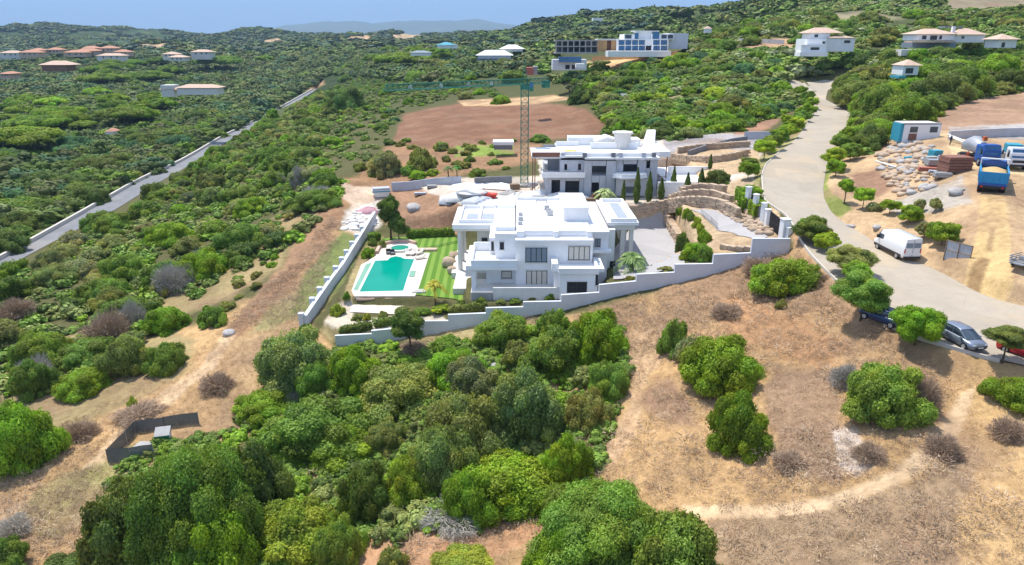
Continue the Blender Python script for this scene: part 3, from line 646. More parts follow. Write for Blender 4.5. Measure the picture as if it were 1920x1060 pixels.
# ---- the big shrubs and trees near the camera, each read off the photograph
HERO = [
 # uc, vtop, vbot, w, colour, label
 (560,606,738,150,'grey','large grey-green tree at the left foot of the low white garden wall'),
 (598,672,748,84,'green','rounded green shrub between the grey-green tree and the bright shrubs below the garden wall'),
 (548,690,742,70,'dark','dark shrub tucked under the large grey-green tree by the garden wall'),
 (668,648,752,112,'bright','bright green shrub just below the lower left end of the garden wall'),
 (758,676,790,170,'olive','broad olive-green tree casting deep shade, below the multi-stemmed tree at the wall'),
 (858,650,742,110,'bright','bright green shrub below the middle of the stepped garden wall'),
 (835,625,672,66,'green','small pointed green shrub against the foot of the stepped garden wall'),
 (884,668,770,120,'sage','grey sage-coloured shrub in the middle of the thicket below the villa'),
 (942,580,660,112,'green','dense green shrub touching the garden wall left of the dry slope'),
 (1036,574,640,66,'green','small round green shrub at the top of the thicket beside the garden wall'),
 (1118,574,690,112,'bright','tall glossy green tree at the top right corner of the thicket'),
 (1044,610,718,130,'green','wide green tree between two taller ones at the upper right of the thicket'),
 (972,632,700,72,'olive','pale olive shrub left of the wide green tree in the thicket'),
 (1136,672,758,86,'green','round shrub on the bare strip right of the thicket, upper of a pair'),
 (1104,728,818,96,'olive','yellowish olive shrub on the thicket edge, lower of a pair'),
 (985,692,855,160,'grey','tall grey-green oak in the centre of the thicket'),
 (868,722,872,150,'grey','grey-green oak with a rounded top left of the tallest one in the thicket'),
 (832,790,930,130,'olive','drooping olive tree on the lower left flank of the grey-green oaks'),
 (955,838,985,210,'bright','wide bright green mastic shrub filling the bottom of the thicket'),
 (1062,815,930,104,'bright','bright green shrub at the right tip of the thicket beside the dirt slope'),
 (880,870,990,110,'bright','bright low shrub beside the dirt bank under the thicket'),
 (606,738,872,190,'green','broad dark-leaved shrub filling the left centre of the thicket'),
 (498,728,802,110,'bright','bright shrub just right of the dark fenced enclosure'),
 (650,790,880,140,'bright','saturated green shrub between the two olive trees of the thicket'),
 (728,780,852,84,'grey','small grey-green tree beside the gap in the thicket'),
 (770,850,950,90,'yellow','yellow-green shrub in front of the drooping olive tree'),
 (692,862,985,108,'dark','dark grey-green tree near the bottom of the thicket'),
 (560,930,1066,180,'yellow','yellow-green spreading shrub at the bottom edge left of the dirt bank'),
 (640,960,1075,100,'green','green shrub at the bottom edge beside the yellow-green one'),
 (395,800,1060,250,'green','huge leafy green tree in front of the fenced enclosure'),
 (262,868,1075,170,'dark','dark leafy tree at the left side of the huge tree by the enclosure'),
 (492,826,1000,150,'dark','tall dark tree leaning on the right side of the huge tree by the enclosure'),
 (420,930,1090,140,'bright','bright shrub growing under the front of the huge tree by the enclosure'),
 (1120,884,1120,270,'green','giant round green tree cut by the bottom edge of the photo'),
 (1260,948,1150,180,'green','green tree merged with the right side of the giant round one at the bottom edge'),
 (1050,990,1130,130,'bright','shrub at the left foot of the giant round tree at the bottom edge'),
 (868,1030,1110,125,'yellow','yellow-green shrub peeking in at the bottom edge of the photo'),
 (738,1016,1095,66,'olive','small olive shrub at the bottom edge on the dirt bank'),
 (120,1034,1110,120,'dark','dark shrub at the bottom left edge'),
 (20,1000,1085,90,'green','green shrub in the bottom left corner'),
 (1262,590,672,60,'green','upright green shrub at the upper left of the group on the dry slope'),
 (1292,622,692,64,'sage','pale grey shrub between two greener ones on the dry slope'),
 (1345,622,752,148,'bright','large bright green tree on the dry slope, biggest of its group'),
 (1376,733,868,118,'bright','conical bright green shrub standing alone below the biggest one on the dry slope'),
 (1648,666,806,152,'green','large dome-shaped green shrub on the dry slope left of the curved track'),
 (1892,700,776,104,'bright','low domed green shrub beside the pavement at the right edge'),
 (1470,476,562,134,'bright','broad flat-topped bright green shrub at the top of the dry slope'),
 (1405,672,700,20,'bright','low green sprig at the right foot of the biggest tree on the dry slope'),
 (1465,560,582,24,'olive','tiny shrub on the bare slope below the flat-topped one'),
 (48,735,888,138,'bright','large bright green shrub at the left edge above the sandy path'),
 (315,570,626,86,'bright','round glossy green shrub beside the dirt clearing'),
 (403,570,614,58,'green','small round shrub right of the round glossy one in the dirt clearing'),
 (316,636,702,78,'green','green shrub at the end of the scrub beside the sandy path'),
 (240,628,712,92,'olive','olive-green shrub on the path edge left of the green one'),
 (158,686,748,92,'bright','bright shrub on the path edge above the dry grass'),
 (70,672,748,90,'green','green shrub above the large one at the left edge'),
 (252,742,770,22,'yellow','tiny yellow-green shrub alone on the sandy path'),
]
for h in HERO: bush(*h)
STREET = [  # base u, v, crown centre v, w, h, colour, label
 (1612,606,548,108,84,'green','dark leafy street tree shading the dark blue car'),
 (1712,657,606,92,88,'bright','round bright green street tree between the blue and the grey car'),
 (1874,698,632,80,48,'olive','slender pale street tree in front of the red car'),
 (1590,520,484,88,60,'grey','grey-green street tree on the slope edge, third up from the blue car'),
 (1597,548,508,60,44,'bright','bright green street tree wedged between two darker ones'),
 (1548,478,452,48,42,'lime','small yellow-green street tree right of the gate trees'),
 (1522,462,433,74,58,'dark','dark street tree just right of the entrance gate'),
 (1512,440,418,44,26,'bright','bright crown behind the dark tree by the entrance gate'),
]
for ub, vb, vc_, w, h, c, lb in STREET: tree(ub, vb, vc_, w, h, c, lb, None, 'street_tree', 'tree')
def unit_trees(L, name, group, look):
    for i, (ub, vb, vc_, w, h, c) in enumerate(L): tree(ub, vb, vc_, w, h, c, look[i] if isinstance(look, list) else look, group, name, 'tree')
unit_trees([(1410,382,362,46,36,'bright'),(1402,336,316,40,36,'bright'),(1404,318,304,40,22,'green'),(1437,282,270,26,22,'bright'),(1468,262,246,26,22,'bright'),(1477,250,236,28,22,'green'),(1497,236,222,26,22,'bright'),(1500,222,208,24,20,'bright'),(1513,208,194,24,18,'green'),(1505,192,182,20,16,'bright'),(1473,236,224,24,20,'lime'),(1462,186,178,18,14,'green'),(1447,180,172,18,14,'bright')],
 'street_tree', 'trees along the left kerb of the street', [
 'round clipped street tree beside the white fence pillars','clipped street tree above the one at the pillars','green street tree behind the clipped pair above the pillars','small street tree at the grey block wall','yellow-green street tree up the left kerb past the grey wall'] + ['small clipped tree on the left kerb of the climbing street'] * 8)
unit_trees([(1566,330,312,38,36,'bright'),(1564,304,294,30,20,'lime'),(1583,380,349,36,32,'bright'),(1617,392,366,38,36,'lime'),(1667,402,384,38,28,'bright'),(1706,420,412,46,40,'bright'),(1790,455,438,0,0,'bright')][:6] + [(1594,300,283,44,36,'green'),(1586,268,262,26,22,'bright'),(1604,262,250,30,24,'dark'),(1722,398,386,22,26,'sage'),(1752,398,384,24,30,'sage')],
 'roadside_tree', 'trees along the right verge of the street', [
 'round tree on the right verge where the street bends','yellow-green tree behind the round one at the street bend','mushroom-shaped young tree on a green grass patch of the right verge','yellow-green young tree with a bare trunk on the right verge','flat spreading young tree halfway along the right verge','dense green tree on the right verge above the white van',
 'large green tree above the bend on the right verge','small green tree high on the right verge','dark tree high on the right verge','small grey-green shrub tree on the gravel slope','taller grey-green shrub tree on the gravel slope'])
tree(1765,458,436,58,52,'bright','bright green tree between the white van and the corrugated panel gate',None,'roadside_tree','tree')
tree(1732,448,430,40,40,'sage','grey tree between the green roadside tree and the white van',None,'roadside_tree','tree')
bush(1640,380,400,34,'sage','grey scrub on the verge beside the young trees')
bush(575,604,640,40,'green','small green shrub at the outer corner of the long grey wall')
# multi-stemmed tree behind the low wall
tree(770,664,612,72,70,'dark','multi-stemmed dark tree standing outside the low garden wall',None,'tree','tree')

# ---- scatter helpers
def visible(x, y, z):
    ok = np.ones(len(x), bool)
    for s in np.linspace(.15, .97, 40):
        ok &= hsurf(x * s, y * s) < CZ + (z - CZ) * s
    return ok
HX = [np.array(PLACED)]
def scatter(poly, n, r0, r1, sep=.8, tmax=900, avoid=(), seed=0, tries=60000):
    rng = np.random.default_rng(seed); P = np.array([ground(u, v)[:2] for u, v in poly]); lo, hi = P.min(0), P.max(0); ext = 6
    a = rng.uniform(np.arctan2(P[:, 0], P[:, 1] - OY).min() - .02, np.arctan2(P[:, 0], P[:, 1] - OY).max() + .02, tries)
    rmin, rmax = np.hypot(P[:, 0], P[:, 1] - OY).min() * .97, np.hypot(P[:, 0], P[:, 1] - OY).max() * 1.03
    rmax = min(rmax, tmax * 1.15 + 60); rmin = min(rmin, rmax * .8)
    r = np.sqrt(rng.uniform(rmin ** 2, rmax ** 2, tries)); x, y = r * np.sin(a), r * np.cos(a) + OY
    z = hsurf(x, y); u, v, d = proj(x, y, z); ok = inpoly(u, v, poly) & (d > 0) & (d < tmax)
    for q in avoid: ok &= ~inpoly(u, v, q)
    x, y, z, u, v, d = [k[ok] for k in (x, y, z, u, v, d)]; ok = visible(x, y, z + 2.5); x, y, z, u, v, d = [k[ok] for k in (x, y, z, u, v, d)]
    out = []; R = rng.uniform(0, 1, len(x)) ** 1.1 * (r1 - r0) + r0; ex = np.array(PLACED) if PLACED else np.zeros((0, 3)); cells = {}
    g = 2 * max(r1, 6)
    for p in PLACED: cells.setdefault((int(p[0] // g), int(p[1] // g)), []).append(p)
    for i in range(len(x)):
        c = (int(x[i] // g), int(y[i] // g)); good = True
        for a_ in (-1, 0, 1):
            for b_ in (-1, 0, 1):
                for p in cells.get((c[0] + a_, c[1] + b_), ()):
                    if (p[0] - x[i]) ** 2 + (p[1] - y[i]) ** 2 < (sep * (p[2] + R[i])) ** 2: good = False; break
                if not good: break
            if not good: break
        if good:
            q = (x[i], y[i], R[i]); cells.setdefault(c, []).append(q); out.append((x[i], y[i], R[i], d[i], u[i], v[i]))
            if len(out) >= n: break
    return out
LOOK = {'bright': 'bright green', 'green': 'mid-green', 'dark': 'dark green', 'olive': 'olive-green', 'grey': 'grey-green', 'yellow': 'yellow-green', 'lime': 'lime green', 'sage': 'sage grey', 'blue': 'blue-green', 'pine': 'vivid green', 'teal': 'cool green'}
LM = [(720,330,'above the grey block wall'),(860,310,'below the site shed'),(940,300,'left of the crane mast'),(760,270,'at the near edge of the brown field'),(660,340,'by the track junction'),(60,500,'near the lower end of the asphalt road'),(250,400,'beside the middle of the asphalt road'),(420,275,'near the bend of the asphalt road'),(590,175,'where the asphalt road vanishes'),(560,360,'above the red bank'),(480,480,'beside the reddish path'),(330,560,'near the dirt clearing'),(130,640,'above the sandy path'),(300,480,'in the middle of the scrub strip'),(680,220,'at the left end of the brown field'),(800,150,'behind the crane jib'),(640,280,'left of the bare ground'),
 (1150,215,'at the right end of the brown field'),(1250,240,'behind the unfinished villa'),(1100,150,'below the concrete frame'),(1220,130,'below the white apartment block'),(1400,130,'near the sandy clearing'),(1450,190,'beside the climbing street'),(1380,230,'above the stone terraces'),(1590,180,'at the street bend'),(1650,150,'near the little house'),(1760,140,'below the wide villa'),(1880,150,'at the right edge of the slope'),(1650,230,'above the site cabin'),(1540,120,'below the hillside villa'),(1700,60,'behind the wide villa'),(1400,50,'behind the sandy clearing'),(1850,30,'near the hill top'),
 (60,250,'at the left edge of the wood'),(60,400,'at the left edge near the road'),(200,330,'above the road wall'),(350,230,'near the hedge-lined lane'),(340,180,'near the long low farmhouse'),(180,220,'in the middle of the wood'),(930,140,'in front of the white halls'),(700,120,'in the grove left of the halls'),(500,120,'in the far valley'),(250,140,'behind the oak wood')]
def where_of(u, v): return min(LM, key=lambda q: (q[0] - u) ** 2 + 4 * (q[1] - v) ** 2)[2]
ROADP = [(1466,150),(1545,141),(1600,141),(1602,156),(1560,166),(1592,190),(1618,206),(1626,240),(1602,272),(1562,300),(1562,420),(1440,420),(1415,330),(1440,290),(1496,235),(1486,190)]
def zone(poly, n, r0, r1, hr, pal, where, group, name='shrub', cat='shrub', sep=.8, seed=1, kind='dome', avoid=(ROADP,), tmax=900):
    S = scatter(poly, n, r0, r1, sep, tmax, avoid, seed)
    for x, y, R, d, u, v in S:
        c = random.choice(pal); w = 2 * R * F_ / d; H = R * random.uniform(*hr)
        q_ = (R - r0) / (r1 - r0); sh = H / R; lb = '%s %s %s %s' % ('tiny' if q_ < .05 else 'small' if q_ < .18 else 'medium' if q_ < .4 else 'large' if q_ < .7 else 'huge', ('flat ' if (sh - hr[0]) / (hr[1] - hr[0]) < .33 else 'tall ' if (sh - hr[0]) / (hr[1] - hr[0]) > .66 else 'round ') + LOOK[c], name.replace('_', ' '), where_of(u, v))
        if kind == 'dome': plant(x, y, R, H, c, lb, group, name, cat, 'dome', w)
        else: tree_at(x, y, H + R * .35 if kind != 'pine' else H * .8, R, R * (.75 if kind == 'pine' else .8), c, lb, group, name, cat, kind, w)
    return len(S)
ROADPOLY = [(0,470),(0,520),(250,400),(450,270),(620,165),(620,140),(450,235),(250,345)]
A1 = [(0,530),(130,455),(250,400),(330,350),(450,275),(600,175),(640,190),(600,300),(560,330),(640,340),(625,385),(560,440),(520,480),(440,540),(330,565),(270,640),(120,735),(0,760),(-60,700)]
c1 = zone(A1, 230, 1.9, 5.0, (.75, 1.15), ['green','green','olive','bright','grey','dark','green','sage','dark'], 'in the scrub between the asphalt road and the reddish path', 'shrubs between the asphalt road and the path', sep=.66, seed=4)
A2 = [(600,175),(760,110),(900,150),(960,190),(760,200),(730,260),(690,300),(640,330),(570,320),(620,250)]
c2 = zone(A2, 70, 1.8, 4.4, (.7, 1.05), ['green','olive','bright','dark','grey','teal'], 'in the scrub left of the brown field', 'shrubs left of the brown field', sep=.9, seed=5)
A3 = [(1110,190),(1060,140),(1290,110),(1460,110),(1480,165),(1500,190),(1480,210),(1400,240),(1260,265),(1130,250)]
c3 = zone(A3, 120, 2.3, 5.4, (.7, 1.0), ['green','bright','olive','dark','grey','teal','lime'], 'on the green slope between the brown field and the street', 'trees and shrubs behind the building site', 'bushy_tree', 'tree', sep=.74, seed=6)
A4 = [(1560,200),(1590,150),(1600,110),(1930,95),(1930,170),(1800,190),(1700,235),(1620,290),(1610,230)]
c4 = zone(A4, 90, 3.2, 7.5, (.8, 1.15), ['green','dark','olive','green','dark','bright'], 'on the slope right of the climbing street', 'trees on the slope right of the street', 'bushy_tree', 'tree', sep=.62, seed=7)
A5 = [(0,300),(0,470),(240,345),(420,250),(480,200),(420,140),(200,150),(0,200)]
for i, (u, vc_, w, h, lb) in enumerate([(14,217,64,30,'bright umbrella pine at the left edge of the photo, above the broadest one'),(118,204,90,36,'bright domed umbrella pine behind the two broad ones at the left'),(80,222,108,36,'wide umbrella pine between the domed one and the broadest one'),(36,248,150,48,'broadest and nearest of the bright umbrella pines at the left edge'),(158,230,58,24,'small low umbrella pine right of the broad bright ones'),(234,207,104,40,'round-topped bright umbrella pine standing alone right of the left group'),(200,142,84,20,'flat bright pine crown above the oak wood, left of a pair'),(284,138,76,18,'flat bright pine crown above the oak wood, right of a pair'),(414,110,86,26,'big flat pine crown in the far left valley'),(760,112,120,22,'long bright pine grove crown left of the blue-roofed hall')]):
    tree(u, vc_ + h * .95, vc_, w, h, 'pine', lb, 'bright umbrella pines', 'umbrella_pine', 'pine tree', kind='pine')
c5 = zone(A5, 150, 5.5, 10, (.6, .85), ['dark','dark','dark','green','dark','teal','pine'], 'in the wood beyond the asphalt road', 'trees beyond the asphalt road', 'oak_tree', 'tree', sep=.56, seed=8)
c6 = zone([(0,200),(0,300),(200,250),(330,230),(340,180),(120,190)], 16, 8, 12, (.9, 1.1), ['pine','pine','lime'], 'in the wood beyond the asphalt road', 'umbrella pines beyond the asphalt road', 'umbrella_pine', 'pine tree', sep=.6, seed=9, kind='pine')
A7 = [(0,390),(0,480),(200,370),(400,258),(440,200),(300,250),(160,320)]
c7 = zone(A7, 60, 3.2, 6, (.8, 1.05), ['dark','green','olive','dark','teal'], 'lining the far side of the asphalt road', 'trees lining the asphalt road', 'oak_tree', 'tree', sep=.55, seed=10)
A8 = [(560,440),(470,560),(400,600),(420,560),(520,470)]
zone(A8, 8, .7, 1.4, (.7, 1), ['olive','bright','green'], 'beside the reddish path', 'small shrubs beside the reddish path', sep=1.2, seed=11)
A13 = [(620,345),(700,345),(760,352),(860,335),(960,330),(1000,290),(960,262),(860,272),(740,262),(700,300),(640,330)]
zone(A13, 34, .9, 2.4, (.7, 1.0), ['green','olive','dark','bright'], 'x', 'shrubs below the brown field', 'low_shrub', 'shrub', sep=1.1, seed=33)
A9 = [(960,190),(1110,175),(1120,200),(1050,190),(960,200)]
A10 = [(1600,40),(1930,20),(1930,60),(1700,90),(1450,80),(1330,110),(1290,60),(1450,20)]
c10 = zone(A10, 100, 3, 7, (.7, 1.0), ['green','dark','olive','bright'], 'high on the hillside among the villas', 'trees on the upper hillside', 'hillside_tree', 'tree', sep=.8, seed=12, tmax=420)
A11 = [(640,100),(900,90),(1050,140),(1060,160),(900,190),(760,150),(620,160)]
c11 = zone(A11, 45, 5, 10, (.7, .9), ['dark','green','olive','grey'], 'in the valley behind the crane', 'valley trees behind the crane', 'valley_tree', 'tree', sep=.62, seed=13)
c12 = zone([(640,105),(830,95),(840,118),(660,130)], 8, 9, 13, (.8, .95), ['pine'], 'in the grove left of the white halls', 'umbrella pines in the valley', 'umbrella_pine', 'pine tree', sep=.5, seed=14, kind='pine')
zone([(160,130),(330,125),(330,150),(170,155)], 8, 9, 14, (.8, .95), ['pine'], 'behind the oak wood', 'umbrella pines in the far valley', 'umbrella_pine', 'pine tree', sep=.5, seed=15, kind='pine')
zone([(370,100),(500,92),(500,120),(380,125)], 8, 10, 15, (.8, .95), ['pine'], 'in the far left valley', 'umbrella pines in the far valley', 'umbrella_pine', 'pine tree', sep=.5, seed=16, kind='pine')
print('COUNTS', c1, c2, c3, c4, c5, c6, c7, c10, c11, c12)
# particular ones in the middle distance
for a in [(722,278,334,66,'sage','grey-green shrub on the bare ground below the brown field, left of a pair'),(790,272,322,56,'olive','dark olive shrub beside the grey-green one below the brown field'),(765,308,330,30,'green','small shrub between the pair and the site wall'),
          (938,176,196,36,'bright','round green shrub alone at the far edge of the brown field'),(1085,165,196,44,'dark','dark tree at the far right corner of the brown field'),(828,265,280,34,'green','small green shrub at the near edge of the brown field'),
          (1014,250,268,40,'green','green shrub behind the second villa'),(812,316,330,28,'bright','small bright shrub by the grey site wall'),(1345,314,350,52,'dark','dark round shrub between the cypress row and the street'),(1410,345,378,44,'bright','bright hedge-like shrub outside the white fence pillars'),
          (1645,165,222,64,'lime','tall yellow-green tree right of the street bend'),(650,158,208,78,'dark','large dark oak at the end of the asphalt road'),(1180,205,240,60,'green','broad green tree behind the second villa')]:
    bush(*a[:5], label=a[5])
A12 = [(258,400),(300,362),(360,322),(408,290),(440,275),(470,255),(520,216),(512,230),(440,292),(380,330),(300,385),(262,410)]
zone(A12, 34, 2.6, 4.6, (1.0, 1.4), ['green','bright','olive','green'], 'x', 'trees hiding the near edge of the asphalt road', 'roadside_oak', 'tree', sep=.45, seed=17)
RT = []
for pts, cl in (([(1478,265),(1492,250),(1503,236),(1514,222),(1520,208),(1514,196),(1500,184)], 'l'), ([(1432,300),(1446,288),(1460,276)], 'l'), ([(1560,318),(1576,290),(1592,272),(1602,256),(1610,240),(1614,222)], 'r')):
    for i, (u, v) in enumerate(pts):
        t_ = ground(u, v)[1]; w = 4.6 * F_ / t_; RT.append((u, v, w, cl))
for i, (u, v, w, cl) in enumerate(RT): tree(u, v, v - w * .55, w, w * .8, ['bright','lime','green'][i % 3], '%s kerb tree %s' % (['bright green','lime green','mid-green'][i % 3], 'along the left side of the climbing street' if cl == 'l' else 'along the right side of the climbing street'), 'kerb trees of the climbing street', 'street_tree', 'tree')
# woodland too far or too dense to count
def woodland(name, polys, n, r0, r1, sep, nl, seed, pal, hr=(.6, .9), tmin=0, tmax=3000, label=None, avoid=(), dk=1.0, gap=0):
    S = []
    for i, p in enumerate(polys): S += [q for q in scatter(p, n, r0, r1, sep, tmax, avoid, seed + i, 400000) if q[3] > tmin]
    if gap: f_ = fbm(np.array([q[0] for q in S]) / gap, np.array([q[1] for q in S]) / gap, 4, 55); S = [q for q, k in zip(S, f_) if k < .22]
    if not S: return
    base = [crown_arrays(seed=90 + j, n=nl, leaf=.42 if nl < 80 else .25 if nl < 250 else .17 if nl < 600 else .11, nl=9 if nl < 600 else 16, kind='dome', core=True, cs=.93, jit=.3) for j in range(5)]
    Vs, Fs, Cs = [], [], []; off = 0; rng = np.random.default_rng(seed)
    for x, y, R, d, u, v in S:
        V, F, c = base[rng.integers(5)]; a = rng.uniform(0, 6.28); ca, sa = math.cos(a), math.sin(a); H = R * rng.uniform(*hr)
        W = np.stack([V[:, 0] * ca - V[:, 1] * sa, V[:, 0] * sa + V[:, 1] * ca, V[:, 2]], 1) * np.array([R, R, H]) * 1.1 + np.array([x, y, gs(x, y) - .1 * H])
        g = np.array(GREEN[pal[rng.integers(len(pal))]]) * rng.uniform(.75, 1.15) * dk; Vs.append(W); Fs.append(F + off); Cs.append(c * g); off += len(V)
    me = np_mesh(name, np.vstack(Vs), np.vstack(Fs), [M['wood_leaf']]); add_color(me, 'leafvar', np.vstack(Cs))
    o = tag(link(name, me), kind='stuff'); print(name, len(S), off)
    if label: o['label'] = label
CLEAR = [[(485,78),(520,70),(545,78),(500,86)],[(640,72),(690,64),(704,74),(650,80)],[(728,68),(790,58),(802,70),(740,80)],[(985,32),(1060,22),(1100,30),(1000,44)],[(1500,32),(1620,18),(1700,35),(1560,50)],[(1700,-20),(1960,-20),(1960,18),(1790,26)],[(1240,180),(1330,172),(1360,188),(1260,195)],[(735,275),(755,215),(860,178),(1085,178),(1140,235),(1120,255)], ROADPOLY, ROADP, [(1060,130),(1280,100),(1290,120),(1100,140)], [(1040,85),(1290,85),(1290,110),(1040,125)], [(1390,66),(1490,72),(1490,98),(1390,90)], [(220,90),(250,82),(330,82),(310,96)], [(880,95),(980,95),(990,125),(880,130)]]
woodland('scrub_undergrowth', [A1, A2, A3, A4], 1500, .8, 2.2, .5, 240, 40, ['green','olive','green','dark','olive','bright'], (.6, .95), label='low scrub filling the gaps between the larger shrubs', avoid=CLEAR)
WP_ = [(-30,100),(-30,470),(240,345),(450,235),(620,140),(900,90),(500,80),(0,80)]
woodland('near_woodland', [WP_], 2000, 4, 8.5, .5, 900, 50, ['dark','green','green','olive','grey','teal','dark','bright'], (.6, .9), label='dense evergreen wood between the asphalt road and the distant estate', tmax=420, avoid=CLEAR, dk=.62)
woodland('woodland', [WP_, [(620,140),(900,90),(1060,110),(1060,160),(900,190),(760,150)]], 4200, 5.5, 11, .5, 300, 51, ['dark','green','green','olive','grey','teal','dark'], (.55, .85), label='dense evergreen wood stretching away in the valley', tmin=400, tmax=1000, avoid=CLEAR, dk=.65)
woodland('far_woodland', [[(-30,45),(-30,110),(500,110),(1000,90),(1300,70),(1300,20),(1000,30),(500,40)]], 7000, 8, 18, .5, 60, 60, ['dark','dark','green','olive','blue'], (.4, .6), label='wooded hills at the far end of the valley', tmin=700, tmax=2600, avoid=CLEAR, dk=.6, gap=160)
woodland('hillside_scrub', [[(1290,60),(1460,-40),(2000,-120),(2000,130),(1500,130),(1290,130),(1000,100)], [(1000,130),(1110,120),(1500,105),(1560,140),(1500,200),(1130,200)]], 3600, 2.2, 5.6, .6, 240, 70, ['green','dark','olive','green','sage'], (.5, .8), tmax=480, gap=35, label='green scrub covering the hillside', avoid=CLEAR)
woodland('ridge_scrub', [[(860,40),(1100,10),(1460,-40),(2000,-120),(2000,20),(1450,60),(1300,90),(1000,110),(860,100)]], 6000, 4, 10, .55, 76, 74, ['green','dark','olive','green','dark'], (.5, .8), dk=.75, gap=90, tmin=400, tmax=1700, label='dark scrub and trees covering the upper slopes and ridge', avoid=CLEAR)

THK = [(470,760),(640,650),(760,660),(900,640),(1150,600),(1180,700),(1150,800),(1100,900),(1010,965),(860,990),(700,1020),(560,1075),(200,1075),(200,900),(300,830),(420,815)]
_keep = list(PLACED); PLACED[:] = [(p[0], p[1], p[2] * .55) for p in PLACED]
woodland('thicket_undergrowth', [THK], 700, .7, 1.7, .45, 620, 80, ['green','olive','bright','dark','green'], (.6, .95), tmax=200, label='low green growth between the trees of the thicket')
PLACED[:] = _keep
# ------------------------------------------------------------------ draped sheets and the garden
from mathutils.geometry import delaunay_2d_cdt
def PZ(pix, z): return [tuple(at_z(u, v, z)[:2]) for u, v in pix]
def PG(pix): return [tuple(ground(u, v)[:2]) for u, v in pix]
def drape(name, poly, mat, lift=.04, step=1.5, kind='structure', flat=None):
    P = []; n = len(poly)
    for i in range(n):
        a, b = np.array(poly[i]), np.array(poly[(i + 1) % n]); k = max(1, int(np.hypot(*(b - a)) / step))
        P += [tuple(a + (b - a) * j / k) for j in range(k)]
    A = np.array(P); nb = len(P); xs = np.arange(A[:, 0].min(), A[:, 0].max(), step); ys = np.arange(A[:, 1].min(), A[:, 1].max(), step)
    X, Yg = np.meshgrid(xs, ys); X, Yg = X.ravel(), Yg.ravel(); k = inpoly(X, Yg, P) & (polydist(X, Yg, P) > step * .35)
    pts = [Vector(p) for p in P] + [Vector((float(a), float(b))) for a, b in zip(X[k], Yg[k])]
    r = delaunay_2d_cdt(pts, [(i, (i + 1) % nb) for i in range(nb)], [], 1, 1e-5)
    co = np.array([(p.x, p.y) for p in r[0]]); z = (hsurf(co[:, 0], co[:, 1]) + lift) if flat is None else np.full(len(co), flat)
    me = bpy.data.meshes.new(name); me.from_pydata(np.c_[co, z].tolist(), [], [tuple(f) for f in r[2]]); me.materials.append(mat); me.update()
    if len(me.polygons) and me.polygons[0].normal.z < 0: me.flip_normals()
    o = link(name, me); return tag(o, kind=kind) if kind else o
zw = lambda z: z + CZ
d_ = np.array(PZ([(756, 547), (777, 487)], -34.5)); dv = d_[1] - d_[0]; LANG = math.atan2(dv[0], dv[1])
m = NT('striped_lawn'); mp = m.n('ShaderNodeMapping'); mp.inputs['Rotation'].default_value[2] = LANG; m.l(m.co('pos'), mp.inputs[0])
wv = m.n('ShaderNodeTexWave', wave_type='BANDS', bands_direction='X'); wv.inputs['Scale'].default_value = .235; wv.inputs['Distortion'].default_value = .25; wv.inputs['Detail'].default_value = 2; m.l(mp.outputs[0], wv.inputs[0])
k = m.mix(m.mr(wv.outputs['Fac'], .4, .6), (.10, .21, .025), (.20, .32, .055)); k = m.mix(m.mr(m.noise(9, 4, .7), .4, .7, 0, .4), k, (.07, .15, .02)); k = m.mix(m.mr(m.noise(.4, 4, .6), .5, .7, 0, .4), k, (.16, .22, .05))
m.base(k); m.rough(.9, .15); M['lawn'] = m.m
LZ = -34.5
drape('lawn', PZ([(716,447),(766,444),(852,441),(875,470),(884,510),(874,566),(850,560),(781,553),(740,540),(740,470)], LZ), M['lawn'], flat=zw(LZ))
# pool
pool = thing('swimming_pool', 'turquoise swimming pool with pale stone deck beside the striped lawn', 'swimming pool', tuple(at_z(720, 520, LZ)[:2]) + (zw(LZ),))
def under(o, root):
    """parent an object built in world coordinates"""
    bpy.context.view_layer.update() if False else None
    o.parent = root; o.matrix_parent_inverse = (Matrix.Translation(root.location) @ Matrix.Rotation(root.rotation_euler.z, 4, 'Z')).inverted(); return o
def sheet(mb, poly, z, mi=0): n = len(poly); a = sum(poly[i][0] * poly[(i + 1) % n][1] - poly[(i + 1) % n][0] * poly[i][1] for i in range(n)); mb.add([(p[0], p[1], z) for p in (poly if a > 0 else poly[::-1])], [tuple(range(n))], mi); return mb
deck = PZ([(659,546),(677,497),(690,490),(704,480),(712,466),(724,459),(745,456),(768,456),(780,459),(784,466),(786,474),(806,475),(786,538),(778,556),(664,556)], LZ)
under(MB().prism(deck, zw(-35.9), zw(LZ) + .05, 0).build('deck', [M['terrace']]), pool)
wp = PZ([(674,548.4),(756,546.6),(763,524),(767,512),(777,487),(757,486),(751,483),(742,481.5),(732,484),(727,489),(703.5,490)], LZ)
under(sheet(MB(), wp, zw(LZ) + .075).build('water', [M['pool']]), pool)
def ring(mb, poly, w, z0, z1, mi=0):
    c = np.mean(poly, 0); n = len(poly); A = np.array(poly); out = []
    for i in range(n):
        a, b, c_ = A[i - 1], A[i], A[(i + 1) % n]; e1 = (b - a) / np.hypot(*(b - a)); e2 = (c_ - b) / np.hypot(*(c_ - b)); nn = np.array([e1[1] + e2[1], -e1[0] - e2[0]]); nn /= np.hypot(*nn) + 1e-9
        k = max(.5, abs(nn @ np.array([e1[1], -e1[0]]))); s = 1
        out.append(nn * w / k)
    area = sum(A[i][0] * A[(i + 1) % n][1] - A[(i + 1) % n][0] * A[i][1] for i in range(n)); s = 1 if area > 0 else -1
    O = A + np.array(out) * s
    for i in range(n):
        j = (i + 1) % n; q = [tuple(A[i]), tuple(A[j]), tuple(O[j]), tuple(O[i])]; mb.prism(q, z0, z1, mi)
    return mb
under(ring(MB(), wp, .35, zw(LZ) + .03, zw(LZ) + .10).build('coping', [M['paving']]), pool)
